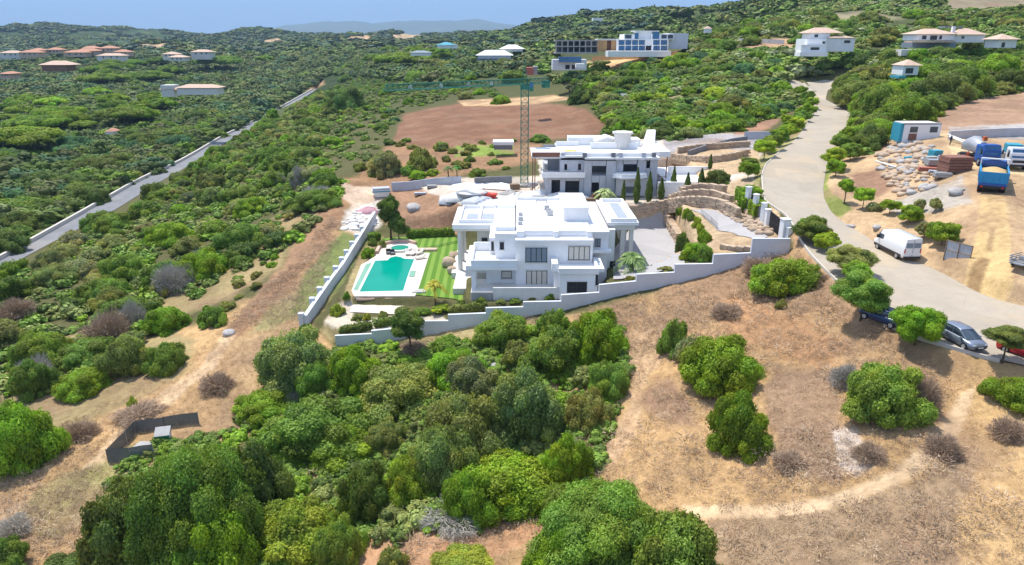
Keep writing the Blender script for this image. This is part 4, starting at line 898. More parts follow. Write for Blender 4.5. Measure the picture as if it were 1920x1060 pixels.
under(sheet(MB(), PZ([(663,544),(673,547),(702,491),(686,497)], LZ), zw(LZ) + .07).build('overflow_channel', [M['pale_pool']]), pool)
under(sheet(MB(), PZ([(769.5,509),(780,509),(777,520),(766,520)], LZ), zw(LZ) + .11).build('steps', [M['pale_pool']]), pool)
hb = MB(); 
for (a, b) in ((668,703),(722,772)):
    p0, p1 = at_y(a, 559, at_z(700, 556.5, LZ)[1] - .05), at_y(b, 563, at_z(700, 556.5, LZ)[1] - .05); hb.box(p0[0], p1[0], p0[1] - .12, p0[1], min(p0[2], p1[2]), max(p0[2], p1[2]))
under(hb.build('wall_panel', [M['tilepale']]), pool)
# hot tub
c = at_z(750, 468.5, LZ); tub = thing('hot_tub', 'round green hot tub with a white rim behind the swimming pool', 'hot tub', (c[0], c[1], zw(LZ) + .05))
circ = lambda r, n=28, k=1.0: [(r * math.cos(2 * math.pi * i / n), r * k * math.sin(2 * math.pi * i / n)) for i in range(n)]
ring(MB(), circ(1.55), .45, 0, .35).build('rim', [M['paving']], tub); sheet(MB(), circ(1.56), .26).build('water', [M['spa']], tub)
# curved bench wall behind the tub
def wallpath(name, pts, w, h, mats, parent=None, base=.6, mi=0, build=True, mb=None):
    """pts (x, y, z ground) ; a wall of constant height following the ground"""
    mb = mb or MB(); P = np.array(pts, float); d = np.gradient(P[:, :2], axis=0); d /= np.hypot(d[:, 0], d[:, 1])[:, None] + 1e-9; nn = np.stack([-d[:, 1], d[:, 0]], 1) * w / 2
    hh = h if isinstance(h, (list, np.ndarray)) else [h] * len(P)
    rings = [[(p[0] - q[0], p[1] - q[1], p[2] - base), (p[0] - q[0], p[1] - q[1], p[2] + k), (p[0] + q[0], p[1] + q[1], p[2] + k), (p[0] + q[0], p[1] + q[1], p[2] - base)] for p, q, k in zip(P, nn, hh)]
    mb.loft(rings, mi, sm=False)
    return mb.build(name, mats, parent) if build else mb
bench = wallpath('bench_wall', [tuple(at_z(u, v, LZ)[:2]) + (zw(LZ),) for u, v in [(706,477),(711,467),(723,459),(745,455),(768,455.5),(780,459)]], .5, .55, [M['tilepale']]); tag(bench, 'low curved bench wall around the hot tub', 'wall')
pl = wallpath('planter_wall', [tuple(at_z(u, v, LZ)[:2]) + (zw(LZ),) for u, v in [(784,470),(800,470),(819,470)]], 1.1, .35, [M['tilepale']]); tag(pl, 'straight low planter wall between the hot tub and the lawn', 'wall')
pl = wallpath('hedge_wall', [tuple(at_z(u, v, LZ)[:2]) + (zw(LZ),) for u, v in [(770,444.5),(800,443.5),(848,442)]], .4, .5, [M['paving']]); tag(pl, 'low white wall under the hedge at the far end of the lawn', 'wall')
# lower terrace
drape('terrace', PZ([(664,561),(774,561),(740,590),(655,586)], -35.6), M['terrace'], flat=zw(-35.52))
ws = thing('stair_box', 'small white step box at the corner of the pool deck', 'steps', tuple(at_z(785, 548, LZ)[:2]) + (zw(LZ),))
b = MB(); b.box(-.9, 1.0, -.5, .5, -1.2, .28, 0); b.box(-.6, .8, -.25, .3, .27, .3, 1); b.build('treads', [M['paving'], M['concrete']], ws)
# furniture
def lounger(u, v, rz, label, mat='curtain'):
    p = at_z(u, v, LZ); t = thing('sun_lounger', label, 'sun lounger', (p[0], p[1], zw(LZ) + .05), rz, 'sun loungers by the hot tub')
    b = MB(); b.box(-.35, .35, -.95, .35, .28, .40); b.add([(-.35,.35,.28),(.35,.35,.28),(.35,.95,.75),(-.35,.95,.75),(-.35,.30,.40),(.35,.30,.40),(.35,.88,.84),(-.35,.88,.84)], [(0,3,2,1),(4,5,6,7),(0,1,5,4),(1,2,6,5),(2,3,7,6),(3,0,4,7)]); b.build('cushion', [M[mat]], t, .03)
    for x in (-.3, .3):
        for y in (-.85, .6): MB().box(x - .03, x + .03, y - .03, y + .03, 0, .3).build('leg', [M['steel']], t)
lounger(764, 478, .2, 'left grey sun lounger in front of the hot tub'); lounger(775, 478, -.1, 'middle grey sun lounger in front of the hot tub'); lounger(787, 477, -.6, 'right grey sun lounger beside the planter wall'); lounger(789, 486, -1.0, 'sun lounger alone on the deck edge next to the lawn')
for u, v, lb in ((729, 477, 'left dark armchair by the pool edge'), (736, 478, 'right dark armchair by the pool edge')):
    p = at_z(u, v, LZ); t = thing('armchair', lb, 'armchair', (p[0], p[1], zw(LZ) + .05), .3, 'dark armchairs by the pool')
    MB().box(-.35, .35, -.35, .35, .15, .42).build('seat', [M['darkconc']], t, .04); MB().box(-.4, .4, .3, .45, .1, .85).build('backrest', [M['frame']], t, .03)
    for x in (-.42, .36): MB().box(x, x + .08, -.35, .3, .02, .6).build('armrest', [M['frame']], t, .02)
def boulder(x, y, z, r, sx, sy, sz, name='boulder', mat='stone', seed=0, parent=None):
    rng = np.random.default_rng(seed); u_, v_ = (14, 9) if name == 'boulder' else (9, 6); th = np.linspace(0, 2 * np.pi, u_, endpoint=False); ph = np.linspace(.01, np.pi - .01, v_)
    S = np.stack([np.outer(np.sin(ph), np.cos(th)), np.outer(np.sin(ph), np.sin(th)), np.outer(np.cos(ph), np.ones(u_))], 2).reshape(-1, 3)
    k = 1 + .4 * fbm(S[:, 0] * 1.3 + seed * 3.1, S[:, 1] * 1.3 + S[:, 2] * 2, 3, seed); S = S * k[:, None]; S = np.sign(S) * np.abs(S) ** .85
    F = np.array([[a * u_ + b, a * u_ + (b + 1) % u_, (a + 1) * u_ + (b + 1) % u_, (a + 1) * u_ + b] for a in range(v_ - 1) for b in range(u_)])[:, ::-1]
    me = np_mesh(name, S * np.array([sx, sy, sz]) * r, F, [M[mat]]); o = link(name, me, parent); o.location = (x, y, z); o.rotation_euler = (0, 0, rng.uniform(0, 6.28)); return o
for i, (u, v, r, lb) in enumerate([(851, 487, .95, 'tall tilted boulder on the lawn, farthest of the three'), (842, 500, 1.15, 'broad pale boulder on the lawn, middle of the three'), (848, 513, .9, 'squat boulder on the lawn, nearest of the three')]):
    p = at_z(u, v, LZ); tag(boulder(p[0], p[1], zw(LZ) + .5, r, 1, .8, .9, seed=i + 3), lb, 'boulder', 'boulders on the lawn')

# ---- palms
m = NT('palm_leaf'); oi = m.n('ShaderNodeObjectInfo').outputs['Color']; k = m.mix(m.mr(m.noise(2, 3, .6), .3, .7, 0, .5), oi, m.mix(1.0, oi, (1.5, 1.35, 1.1), 'MULTIPLY')); m.base(k); m.rough(.5, .4); M['palm'] = m.m
def palm(x, y, z, ht, R, color, label, name='palm_tree', fan=True, n=34, tr=.22, group=None):
    t = thing(name, label, 'palm tree', (x, y, z), 0, group); rng = random.Random(int(x * 7 + y)); b = MB()
    b.path([(0, 0, -.4), (.05, 0, ht * .4), (0, .03, ht * .75), (0, 0, ht)], [tr * 1.25, tr, tr * .95, tr * 1.2], 10); b.build('trunk', [M['palmbark']], t)
    c = MB()
    for i in range(n):
        a = i * 2.4; el = rng.uniform(-.45, 1.3) if fan else rng.uniform(-.25, 1.25); L = R * rng.uniform(.75, 1.05)
        dx = Vector((math.cos(a) * math.cos(el), math.sin(a) * math.cos(el), math.sin(el))); side = Vector((-math.sin(a), math.cos(a), 0)); up = dx.cross(side) * -1
        o = Vector((0, 0, ht)); 
        if fan:
            h = o + dx * L * .45; c.tube(o, h, .03, .02, 4)
            for k in range(-6, 7):
                q = k * .22; d2 = (dx * math.cos(q) + side * math.sin(q)).normalized(); tip = h + d2 * L * .55 * (1 - abs(k) * .03) - Vector((0, 0, .12 * L)); w = side * math.cos(q) - dx * math.sin(q)
                c.add([h, h + d2 * L * .3 + w * .06 * L, tip, h + d2 * L * .3 - w * .06 * L], [(0, 1, 2, 3)])
        else:
            pts = [o + dx * L * s + Vector((0, 0, -1)) * (L * .75 * s * s) for s in (0, .2, .4, .6, .8, 1)]
            for s in range(5):
                c.tube(pts[s], pts[s + 1], .03, .02, 4)
                for sg in (-1, 1):
                    for f_ in (0, .33, .66):
                        p = pts[s].lerp(pts[s + 1], f_); dd = (pts[s + 1] - pts[s]).normalized(); e = (side * sg * .8 + dd * .5 - Vector((0, 0, .45))).normalized() * L * .34 * (1 - s * .12)
                        c.add([p, p + dd * .06 * L + e * .5, p + e, p - dd * .01 * L + e * .5], [(0, 1, 2, 3)])
    o = c.build('crown', [M['palm']], t); o.color = (*color, 1); return t
p = at_z(816, 573, -35.0); palm(p[0], p[1], zw(-35.2), 3.3, 2.1, (.46, .44, .04), 'yellow-leaved palm at the front edge of the lawn', fan=False, n=26, tr=.12)
p = at_z(1183, 521, -32.4); palm(p[0], p[1], zw(-32.6), 3.2, 3.1, (.20, .31, .09), 'big palm with a thick brown trunk beside the white villa', fan=False, n=44, tr=.34)
p = at_y(1134, 374, 122); palm(p[0], p[1], p[2] - .2, 1.6, 2.4, (.38, .48, .18), 'squat pale palm in front of the grey unfinished villa', fan=False, n=40, tr=.3)
p = gp(841, 343); palm(p.x, p.y, p.z, 3.2, 1.5, (.12, .20, .04), 'thin dark-trunked palm by the site, left of a pair', fan=False, n=18, tr=.13, group='two thin palms by the building site')
p = gp(857, 343); palm(p.x, p.y, p.z, 3.4, 1.4, (.10, .30, .04), 'thin green palm by the site, right of a pair', fan=False, n=18, tr=.12, group='two thin palms by the building site')
# garden plants
for a in [(689,462,485,26,'bright','bright shrub at the inner foot of the long grey wall'),(716,450,467,18,'olive','olive shrub left of the hot tub'),(633,568,594,32,'yellow','yellow-green shrub in the lower garden corner by the long wall'),(651,545,571,16,'green','tall narrow green shrub at the pool deck corner'),
          (670,588,603,20,'olive','olive shrub below the lower terrace, left'),(688,588,602,18,'yellow','yellow shrub below the lower terrace'),(719,582,597,22,'olive','spiky olive shrub below the lower terrace, right'),(755,572,594,36,'olive','rust-tipped shrub right of the lower terrace'),
          (790,574,594,36,'green','green shrub group in front of the yellow palm'),(826,574,592,36,'lime','lime shrub at the garden wall under the lawn'),(700,446,462,22,'dark','dark shrub under the tall tree by the hot tub'),
          (868,560,580,22,'dark','dark shrub between the lawn steps and the villa'),(903,555,572,20,'green','green shrub at the villa basement'),(890,570,586,18,'olive','olive shrub above the stepped wall'),
          (940,560,574,20,'olive','olive shrub left in the row along the villa terrace'),(966,558,574,24,'green','green shrub second in the row along the villa terrace'),(998,555,566,20,'olive','olive shrub third in the row along the villa terrace'),(1030,550,566,22,'green','green shrub last in the row along the villa terrace'),
          (1096,540,552,22,'green','small shrub before the dark garage window'),(1180,516,531,20,'olive','clump of small plants at the palm foot'),(1248,498,512,28,'olive','low plants between the forecourt and the stepped wall')]:
    bush(*a[:5], label=a[5], name='garden_shrub')
tree(733, 449, 397, 46, 66, 'dark', 'tall dark tree behind the hot tub', None, 'garden_tree', 'tree'); tree(748, 452, 424, 44, 44, 'dark', 'lower dark tree right behind the hot tub', None, 'garden_tree', 'tree')
# ---- hedges: boxes of leaves
def hedge(pts, w, h, colr, label, group=None):
    P = [Vector(p) for p in pts]; c = sum(P, Vector()) / len(P); t = thing('hedge', label, 'hedge', tuple(c), 0, group); rng = np.random.default_rng(len(pts) + int(c.x * 10) % 97); Pp, Nn = [], []; core = MB()
    for a, b in zip(P[:-1], P[1:]):
        L = (b - a).length; d = (b - a) / L; s = Vector((-d.y, d.x, 0)).normalized(); n = int(L * (w + 2 * h) * 60)
        core.add([a - c - s * w * .4 + Vector((0,0,-.3)), b - c - s * w * .4 + Vector((0,0,-.3)), b - c + s * w * .4 + Vector((0,0,-.3)), a - c + s * w * .4 + Vector((0,0,-.3)), a - c - s * w * .4 + Vector((0,0,h*.88)), b - c - s * w * .4 + Vector((0,0,h*.88)), b - c + s * w * .4 + Vector((0,0,h*.88)), a - c + s * w * .4 + Vector((0,0,h*.88))], [(0,3,2,1),(4,5,6,7),(0,1,5,4),(1,2,6,5),(2,3,7,6),(3,0,4,7)])
        for _ in range(n):
            q = rng.uniform(); l = rng.uniform(-.05, 1.05); k = w + 2 * h; e = .12 * math.sin(l * L * 2.1) + rng.normal() * .05
            if q < w / k: pp = a + d * L * l + s * rng.uniform(-w / 2, w / 2) + Vector((0, 0, h + e)); nn = Vector((0, 0, 1))
            else:
                sg = 1 if rng.uniform() < .5 else -1; pp = a + d * L * l + s * sg * (w / 2 + e) + Vector((0, 0, rng.uniform(0, h))); nn = s * sg
            Pp.append(pp - c); Nn.append(nn)
    Pp, Nn = np.array(Pp), np.array(Nn); Nn = Nn + rng.normal(size=Nn.shape) * .5; Nn /= np.linalg.norm(Nn, axis=1)[:, None]
    V, F = quads(Pp, Nn, rng.uniform(.12, .3, len(Pp)), rng); cc = np.repeat(rng.uniform(.6, 1.4, len(Pp)), 4)[:, None] * np.ones(3); nv = len(V)
    V = np.vstack([V, core.v]); F = np.vstack([F, np.array(core.f) + nv]); cc = np.vstack([cc, np.full((len(core.v), 3), .6)])
    me = np_mesh('foliage', V, F, [M['leaf']]); add_color(me, 'leafvar', cc); o = link('foliage', me, t); o.color = vary(GREEN[colr]); return t
hp = lambda L, z: [tuple(at_z(u, v, z)[:2]) + (zw(z),) for u, v in L]
hedge(hp([(764, 446), (800, 444), (850, 442)], -34.5)[:3], 1.2, 1.4, 'green', 'clipped green hedge along the far end of the lawn')
hedge(hp([(692, 452), (712, 449)], -34.5), 1.2, 1.3, 'green', 'short hedge left of the tall dark tree')
hedge([tuple(gp(u, v)) for u, v in [(638, 628), (666, 622), (697, 617)]], 1.0, .9, 'dark', 'dark hedge behind the lowest step of the garden wall')
hedge([tuple(gp(u, v)) for u, v in [(702, 613), (737, 608)]], 1.0, .9, 'dark', 'dark hedge behind the second step of the garden wall')
hedge([tuple(gp(u, v)) for u, v in [(846, 588), (908, 578)]], 1.0, .9, 'olive', 'hedge behind the wall step under the villa basement')

# ------------------------------------------------------------------ garden and boundary walls
gw = thing('garden_wall', 'pale blue-white stepped garden wall climbing from the thicket to the entrance gate', 'wall', tuple(gp(1052, 583)))
GW = [(630,656,698,646,629,627.5),(698,646,765,635,618,617),(765,635,841,622,603,602),(841,622,911,607,590,588.5),(911,607,981,596,578,576),(981,596,1052,584,567,565),(1052,584,1123,567,552,550.5),(1123,567,1192,549,531.5,530.5),(1192,549,1263,533,513.5,512.5),(1263,533,1335,516,496,495),(1335,516,1406,493,477,475.5),(1406,493,1480,472,449.5,446)]
mb = MB()
for i, (u0, v0, u1, v1, t0, t1) in enumerate(GW):
    a, b = gp(u0, v0), gp(u1, v1); a.y += .05; b.y += .05
    za, zb = at_y(u0, t0, a.y)[2], at_y(u1, t1, b.y)[2]; zt = (za + zb) / 2 + (.0 if i % 2 else .003); d = (b - a); d.z = 0; d.normalize(); n = Vector((-d.y, d.x, 0)) * (.36 + .004 * (i % 2)); e = d * .003
    q = [a, b, b + n, a + n]; mb.prism([(k.x, k.y) for k in q], min(a.z, b.z) - 1.2, zt)
o = mb.build('wall_panel', [M['wallgrey']]); under(o, gw)
lw = thing('boundary_wall', 'long straight grey wall with buttress pillars between the path and the pool garden', 'wall', tuple(gp(640, 520)))
pts = [(574,613),(597,578),(620,545),(643,514),(662,482),(680,452),(694,428),(703,412)]
W3 = [tuple(gp(u, v)) for u, v in pts]; under(wallpath('wall_panel', W3, .55, 1.75, [M['wallgrey']], base=1.2), lw)
WP = resample(np.array(W3), 40)
for i, (u, v) in enumerate([(574,610),(590,585),(604,563),(618,543),(631,525),(642,509),(653,493),(662,476),(671,460),(680,443)]):
    p = gp(u, v); j = np.argmin(np.hypot(WP[:, 0] - p.x, WP[:, 1] - p.y)); q = WP[j]; dd_ = WP[min(j + 1, 39)] - WP[max(j - 1, 0)]; a = math.atan2(dd_[1], dd_[0]); nx, ny = -math.sin(a), math.cos(a)
    b = MB(); b.box(-.3, .3, -.3, .3, -1.2, 2.0); b.box(-.36, .36, -.36, .36, 2.0, 2.1); o = b.build('pillar', [M['wallgrey']]); o.location = (q[0] + nx * .52, q[1] + ny * .52, q[2]); o.rotation_euler = (0, 0, a); under(o, lw)
# low stone parapet along the valley road
vw = thing('road_wall', 'low pale stone wall running along the far edge of the asphalt road', 'wall', tuple(AU[60])); P = AU[:200:4].copy(); P[:, 0] -= .35; under(wallpath('wall_panel', P, .7, .9, [M['kerb']], base=1.5), vw)
# stone terraces around the drive
def rubble_wall(pts, w, h, label, n_per=2.2, seed=0, name='stone_wall'):
    P = np.array([tuple(gp(u, v)) for u, v in pts]); L = np.r_[0, np.cumsum(np.hypot(*np.diff(P[:, :2], axis=0).T))]; t = thing(name, label, 'stone wall', tuple(P[len(P) // 2])); n = int(L[-1] * 1.5) + 3; Q = smooth(np.stack([np.interp(np.linspace(0, L[-1], n), L, P[:, k]) for k in range(3)], 1), 3)
    under(wallpath('wall_core', Q, w * .75, h - .12, [M['stone']], base=.8), t)
    mb = MB(); rng = random.Random(seed); d = np.gradient(Q[:, :2], axis=0)
    for row in range(max(1, int(h / .45))):
        s = 0
        while s < L[-1]:
            bl = rng.uniform(.7, 1.5); x, y, z = [np.interp(s + bl / 2, np.linspace(0, L[-1], n), Q[:, k]) for k in range(3)]; k = min(n - 1, int((s + bl / 2) / L[-1] * (n - 1))); a = math.atan2(d[k, 1], d[k, 0]); ca, sa = math.cos(a), math.sin(a)
            hh = h / max(1, int(h / .45)); z0 = z + row * hh; z1 = z0 + hh * rng.uniform(.8, .97); ww = w / 2 + rng.uniform(-.06, .1); vs = []
            for (i, j) in ((-1, -1), (1, -1), (1, 1), (-1, 1)):
                lx = i * bl * .47 + rng.uniform(-.05, .05); ly = j * ww; vs.append((x + lx * ca - ly * sa, y + lx * sa + ly * ca))
            mb.add([(p[0], p[1], z0) for p in vs] + [(p[0] + rng.uniform(-.05, .05), p[1] + rng.uniform(-.05, .05), z1) for p in vs], [(0,3,2,1),(4,5,6,7),(0,1,5,4),(1,2,6,5),(2,3,7,6),(3,0,4,7)]); s += bl
    under(mb.build('stonework', [M['stone']]), t); return t
rubble_wall([(1178,405),(1200,401),(1225,397),(1250,393),(1270,390)], .9, 1.9, 'low sandstone retaining wall between the cypress row and the forecourt', seed=1)
rubble_wall([(1250,392),(1275,388),(1300,386),(1330,388),(1355,395),(1380,408)], .9, 1.8, 'stone retaining wall above the curved driveway, lowest of three tiers', seed=2)
rubble_wall([(1255,382),(1280,374),(1310,371),(1340,373),(1368,384)], .9, 1.6, 'stone retaining wall above the curved driveway, middle of three tiers', seed=3)
rubble_wall([(1275,368),(1300,360),(1330,358),(1355,364)], .9, 1.5, 'stone retaining wall above the curved driveway, topmost of three tiers', seed=4)
rubble_wall([(1249,412),(1254,425),(1262,440),(1272,456)], 1.2, 1.8, 'curved stone wall holding the planted island of the driveway', seed=5)
rubble_wall([(1352,466),(1375,469),(1404,470)], .8, .7, 'low stone kerb wall under the dry bank near the gate', seed=6)
rubble_wall([(1262,300),(1290,304),(1330,306),(1370,300),(1400,292)], 1.0, 1.4, 'stone terrace wall behind the unfinished villa, lower of two', seed=7)
rubble_wall([(1270,288),(1310,282),(1350,280),(1400,276)], 1.0, 1.4, 'stone terrace wall behind the unfinished villa, upper of two', seed=8)
# the island planting
for a in [(1264,385,412,18,'green','green shrub at the top of the driveway island, first'),(1275,386,413,17,'bright','second bright shrub of the driveway island'),(1285,390,415,16,'lime','third shrub of the driveway island, yellowish'),(1295,394,414,16,'green','fourth shrub of the driveway island'),
          (1306,402,428,18,'yellow','yellow-green shrub halfway down the driveway island'),(1313,412,440,18,'yellow','yellow shrub of the driveway island'),(1278,420,470,34,'dark','dark round shrub inside the curved stone wall'),(1320,430,458,30,'bright','bright shrub low on the driveway island'),
          (1300,450,488,50,'bright','wide bright shrub at the foot of the driveway island'),(1318,452,494,40,'green','green shrub at the wall below the driveway island'),(1284,470,490,24,'lime','lime shrub at the forecourt edge')]:
    bush(*a[:5], label=a[5], name='garden_shrub', group='shrubs of the driveway island')
drape('street_branch', PG([(1472,163),(1500,155),(1545,150),(1592,147),(1604,150),(1600,155),(1566,160),(1552,170),(1548,186),(1520,184),(1500,172)]), M['road'], .05, 2.0)
drape('driveway', PG([(1296,392),(1320,393),(1345,398),(1372,409),(1409,428),(1440,445),(1422,451),(1405,447),(1375,440),(1346,432),(1333,418),(1318,406)]), M['drive'], .10, 1.0)
drape('forecourt', PG([(1187,402),(1215,400),(1246,400),(1250,425),(1262,450),(1274,470),(1282,486),(1285,505),(1255,508),(1210,520),(1150,524),(1150,470)]), M['drive'], .16, 1.0)
# ------------------------------------------------------------------ entrance gate and pillars
def fat(o): return o
def pillar(u, vb, vt, wpx, label, name='fence_pillar', cat='pillar', mat='white', rz=.5, group='white pillars of the street fence'):
    p = gp(u, vb); t = p.y / ray(u, vb)[1]; w = wpx / F_ * t; h = at_y(u, vt, p.y)[2] - p.z; r = thing(name, label, cat, tuple(p), rz, group)
    MB().box(-w / 2, w / 2, -w / 2, w / 2, -.6, h - .12).build('shaft', [M[mat]], r, .02); MB().box(-w / 2 - .08, w / 2 + .08, -w / 2 - .08, w / 2 + .08, h - .12, h).build('cap', [M['white']], r, .02); return p, h
pillar(1469,444,410,14,'broad white gatepost right of the black entrance gate','gate_post','gatepost',rz=.2,group='gateposts of the villa entrance')
pillar(1437,424,392,8,'slim white gatepost left of the black entrance gate','gate_post','gatepost',rz=.2,group='gateposts of the villa entrance')
pillar(1478,447,426,9,'short white meter box beside the broad gatepost','meter_box','meter box',rz=.2,group=None)
for u, vb, vt in [(1414,405,364),(1400,392,350),(1429,420,380)]: pillar(u, vb, vt, 8, {1414:'middle white pillar of the fence left of the gate',1400:'farthest white pillar of the fence, beside the clipped street tree',1429:'nearest white pillar of the fence left of the gate'}[u])
g = thing('entrance_gate', 'black slatted double gate between white gateposts at the villa entrance', 'gate', tuple(gp(1453, 436))); a, b = gp(1441, 428), gp(1463, 444)
for k in range(2):
    mb = MB(); q0, q1 = a.lerp(b, k * .5), a.lerp(b, k * .5 + .49); dv2 = (q1 - q0); dv2.z = 0
    for i in range(12): s = q0 + (q1 - q0) * (i + .5) / 12; mb.box(s.x - .04, s.x + .04, s.y - .04, s.y + .04, s.z - .1, s.z + 2.5, 0)
    for zz in (.15, 1.2, 2.4): mb.tube(q0 + Vector((0, 0, zz)), q1 + Vector((0, 0, zz)), .05, n=4)
    s0 = q0 + Vector((.03, .06, 0)); s1 = q1 + Vector((.03, .06, 0)); mb.add([s0, s1, s1 + Vector((0,0,2.3)), s0 + Vector((0,0,2.3)), s0 + Vector((.03,.03,0)), s1 + Vector((.03,.03,0)), s1 + Vector((.03,.03,2.3)), s0 + Vector((.03,.03,2.3))], [(0,1,2,3),(5,4,7,6),(3,2,6,7)], 1)
    under(mb.build('gate_leaf', [M['frame'], M['shutter']]), g)
# dark railing panels between the fence pillars
for (u0, v0, u1, v1, lb) in ((1402,394,1412,404,'farther'),(1417,408,1427,418,'nearer')):
    a, b = gp(u0, v0), gp(u1, v1); r = thing('fence_panel', 'dark slatted fence panel between the white pillars, the %s one' % lb, 'fence', tuple(a), 0, 'fence panels by the gate'); mb = MB()
    for i in range(10): s = a.lerp(b, i / 9) - a; mb.box(s.x - .04, s.x + .04, s.y - .04, s.y + .04, s.z + .2, s.z + 2.0)
    mb.build('slat_panel', [M['darkconc']], r); mb = MB()
    for zz in (.3, 1.9): mb.tube(Vector((0, 0, zz)), b - a + Vector((0, 0, zz)), .05, n=4)
    mb.build('rail', [M['frame']], r)
# drive railing
a, b, c2_ = gp(1314, 405), gp(1333, 417), gp(1345, 430); r = thing('railing', 'short dark railing on the inner bend of the driveway', 'railing', tuple(a)); mb = MB()
for p0, p1 in ((a, b), (b, c2_)):
    for i in range(9): s = p0.lerp(p1, i / 8) - a; mb.box(s.x - .025, s.x + .025, s.y - .025, s.y + .025, s.z, s.z + 1.0)
    mb.tube(p0 - a + Vector((0, 0, 1)), p1 - a + Vector((0, 0, 1)), .04, n=5)
mb.build('balusters', [M['steel']], r)
hedge([tuple(gp(u, v)) for u, v in [(1383,376),(1389,388),(1394,398)]], .9, 2.2, 'bright', 'tall clipped hedge beside the fence pillars of the gate')
hedge([tuple(gp(u, v)) for u, v in [(1416,396),(1427,408)]], 2.2, 1.8, 'bright', 'bright clipped hedge behind the fence pillars of the gate')
# ------------------------------------------------------------------ buildings
def fb(mb, u0, u1, vt, vb, y, dep, mi=0):
    """a solid whose front face spans those photo pixels on the plane y, reaching back by dep"""
    vm = (vt + vb) / 2; x0, x1 = at_y(u0, vm, y)[0], at_y(u1, vm, y)[0]; um = (u0 + u1) / 2; z0, z1 = at_y(um, vb, y)[2], at_y(um, vt, y)[2]
    return mb.box(x0, x1, y, y + dep, z0, z1, mi)
EPS = [0.0]
def eps(): EPS[0] = (EPS[0] + .0037) % .03; return EPS[0]
def window(root, u0, u1, vt, vb, y, cols=4, rows=1, glass='shutter', frame='frame', name='window', proud=.05, fw=.09, sill=False):
    vm = (vt + vb) / 2; x0, x1 = at_y(u0, vm, y)[0], at_y(u1, vm, y)[0]; um = (u0 + u1) / 2; z0, z1 = at_y(um, vb, y)[2], at_y(um, vt, y)[2]; y = y - proud; f = MB()
    f.box(x0, x1, y, y + .12, z0, z0 + fw); f.box(x0, x1, y, y + .12, z1 - fw, z1)
    for i in range(cols + 1): x = x0 + (x1 - x0 - fw) * i / cols; f.box(x, x + fw, y, y + .12, z0 + fw, z1 - fw)
    for i in range(1, rows): z = z0 + (z1 - z0) * i / rows; f.box(x0 + fw, x1 - fw, y + .02, y + .1, z - .03, z + .03)
    fr = under(f.build(name, [M[frame]]), root); p = MB(); p.box(x0 + fw * .5, x1 - fw * .5, y + .035, y + .10, z0 + fw * .5, z1 - fw * .5); pn = p.build('pane', [M[glass]]); pn.parent = fr; pn.matrix_parent_inverse = fr.matrix_parent_inverse.copy(); 
    pn.matrix_parent_inverse = Matrix.Identity(4) if True else None
    if sill: sb = MB(); sb.box(x0 - .12, x1 + .12, y - .10, y + .02, z0 - .12, z0 - .01); sb.box(x0 - .10, x1 + .10, y - .05, y + .02, z1 + .01, z1 + .10); under(sb.build('sill', [M['offwhite']]), root)
    return fr
def part(mb, name, mats, root, bevel=0): return under(mb.build(name, [M[k] for k in mats], bevel=bevel), root)
def each(mb, name, mats, root):
    """every box of the collector (8 vertices, 6 faces) as a part of its own"""
    for i in range(0, len(mb.v), 8):
        q = MB(); q.add(mb.v[i:i + 8], [tuple(k - i for k in f) for f in mb.f[i // 8 * 6:i // 8 * 6 + 6]], mb.m[i // 8 * 6]); part(q, name, mats, root)

V = thing('white_villa', 'large white flat-roofed modern villa beside the turquoise pool', 'villa', (4, 100, zw(-33.2)))
zt = lambda u, v, y: at_y(u, v, y)[2]
G0 = zw(-34.3)
b = MB()
def blk(u0, u1, vt, y, y1, z0=G0, mi=0, mb=None):
    x0, x1 = at_y(u0, vt, y)[0], at_y(u1, vt, y)[0]; (mb or b).box(x0, x1, y, y1, z0, at_y((u0 + u1) / 2, vt, y)[2], mi)
blk(967, 1112, 454, 89.8, 112.5)                          # main block up to the ledge
blk(928, 967.3, 441, 91.0, 112.0)                          # left block
blk(917.5, 928.2, 446, 93.0, 111.0)
blk(1040, 1050.4, 505, 87.0, 90.2)                         # garage wing, left cheek
blk(1050, 1121.5, 512.5, 85.8, 90.4)                       # garage wing
blk(1111.5, 1141, 438, 93.0, 111.5)                        # right block
blk(1141, 1154, 431, 97.0, 111)                            # behind the porch
part(b, 'wall', ['white'], V)
b = MB(); blk(968.5, 1110, 436, 91.4, 112.1, zw(-27)); blk(929.5, 966, 426, 92.3, 111.7, zw(-27)); part(b, 'roof_storey', ['white'], V)
b = MB(); fb(b, 966, 1113, 450.5, 454.6, 89.55, 2.0); fb(b, 927, 968, 438.5, 441.5, 90.8, 1.9); fb(b, 1110.5, 1143, 434.6, 438.3, 92.8, 18.6); each(b, 'cornice', ['white'], V)
b = MB()
for (a0, a1) in ((968, 983), (1038, 1047), (1100, 1111)): fb(b, a0, a1, 434.5, 449.9, 90.85, .75)
each(b, 'parapet_block', ['white'], V)
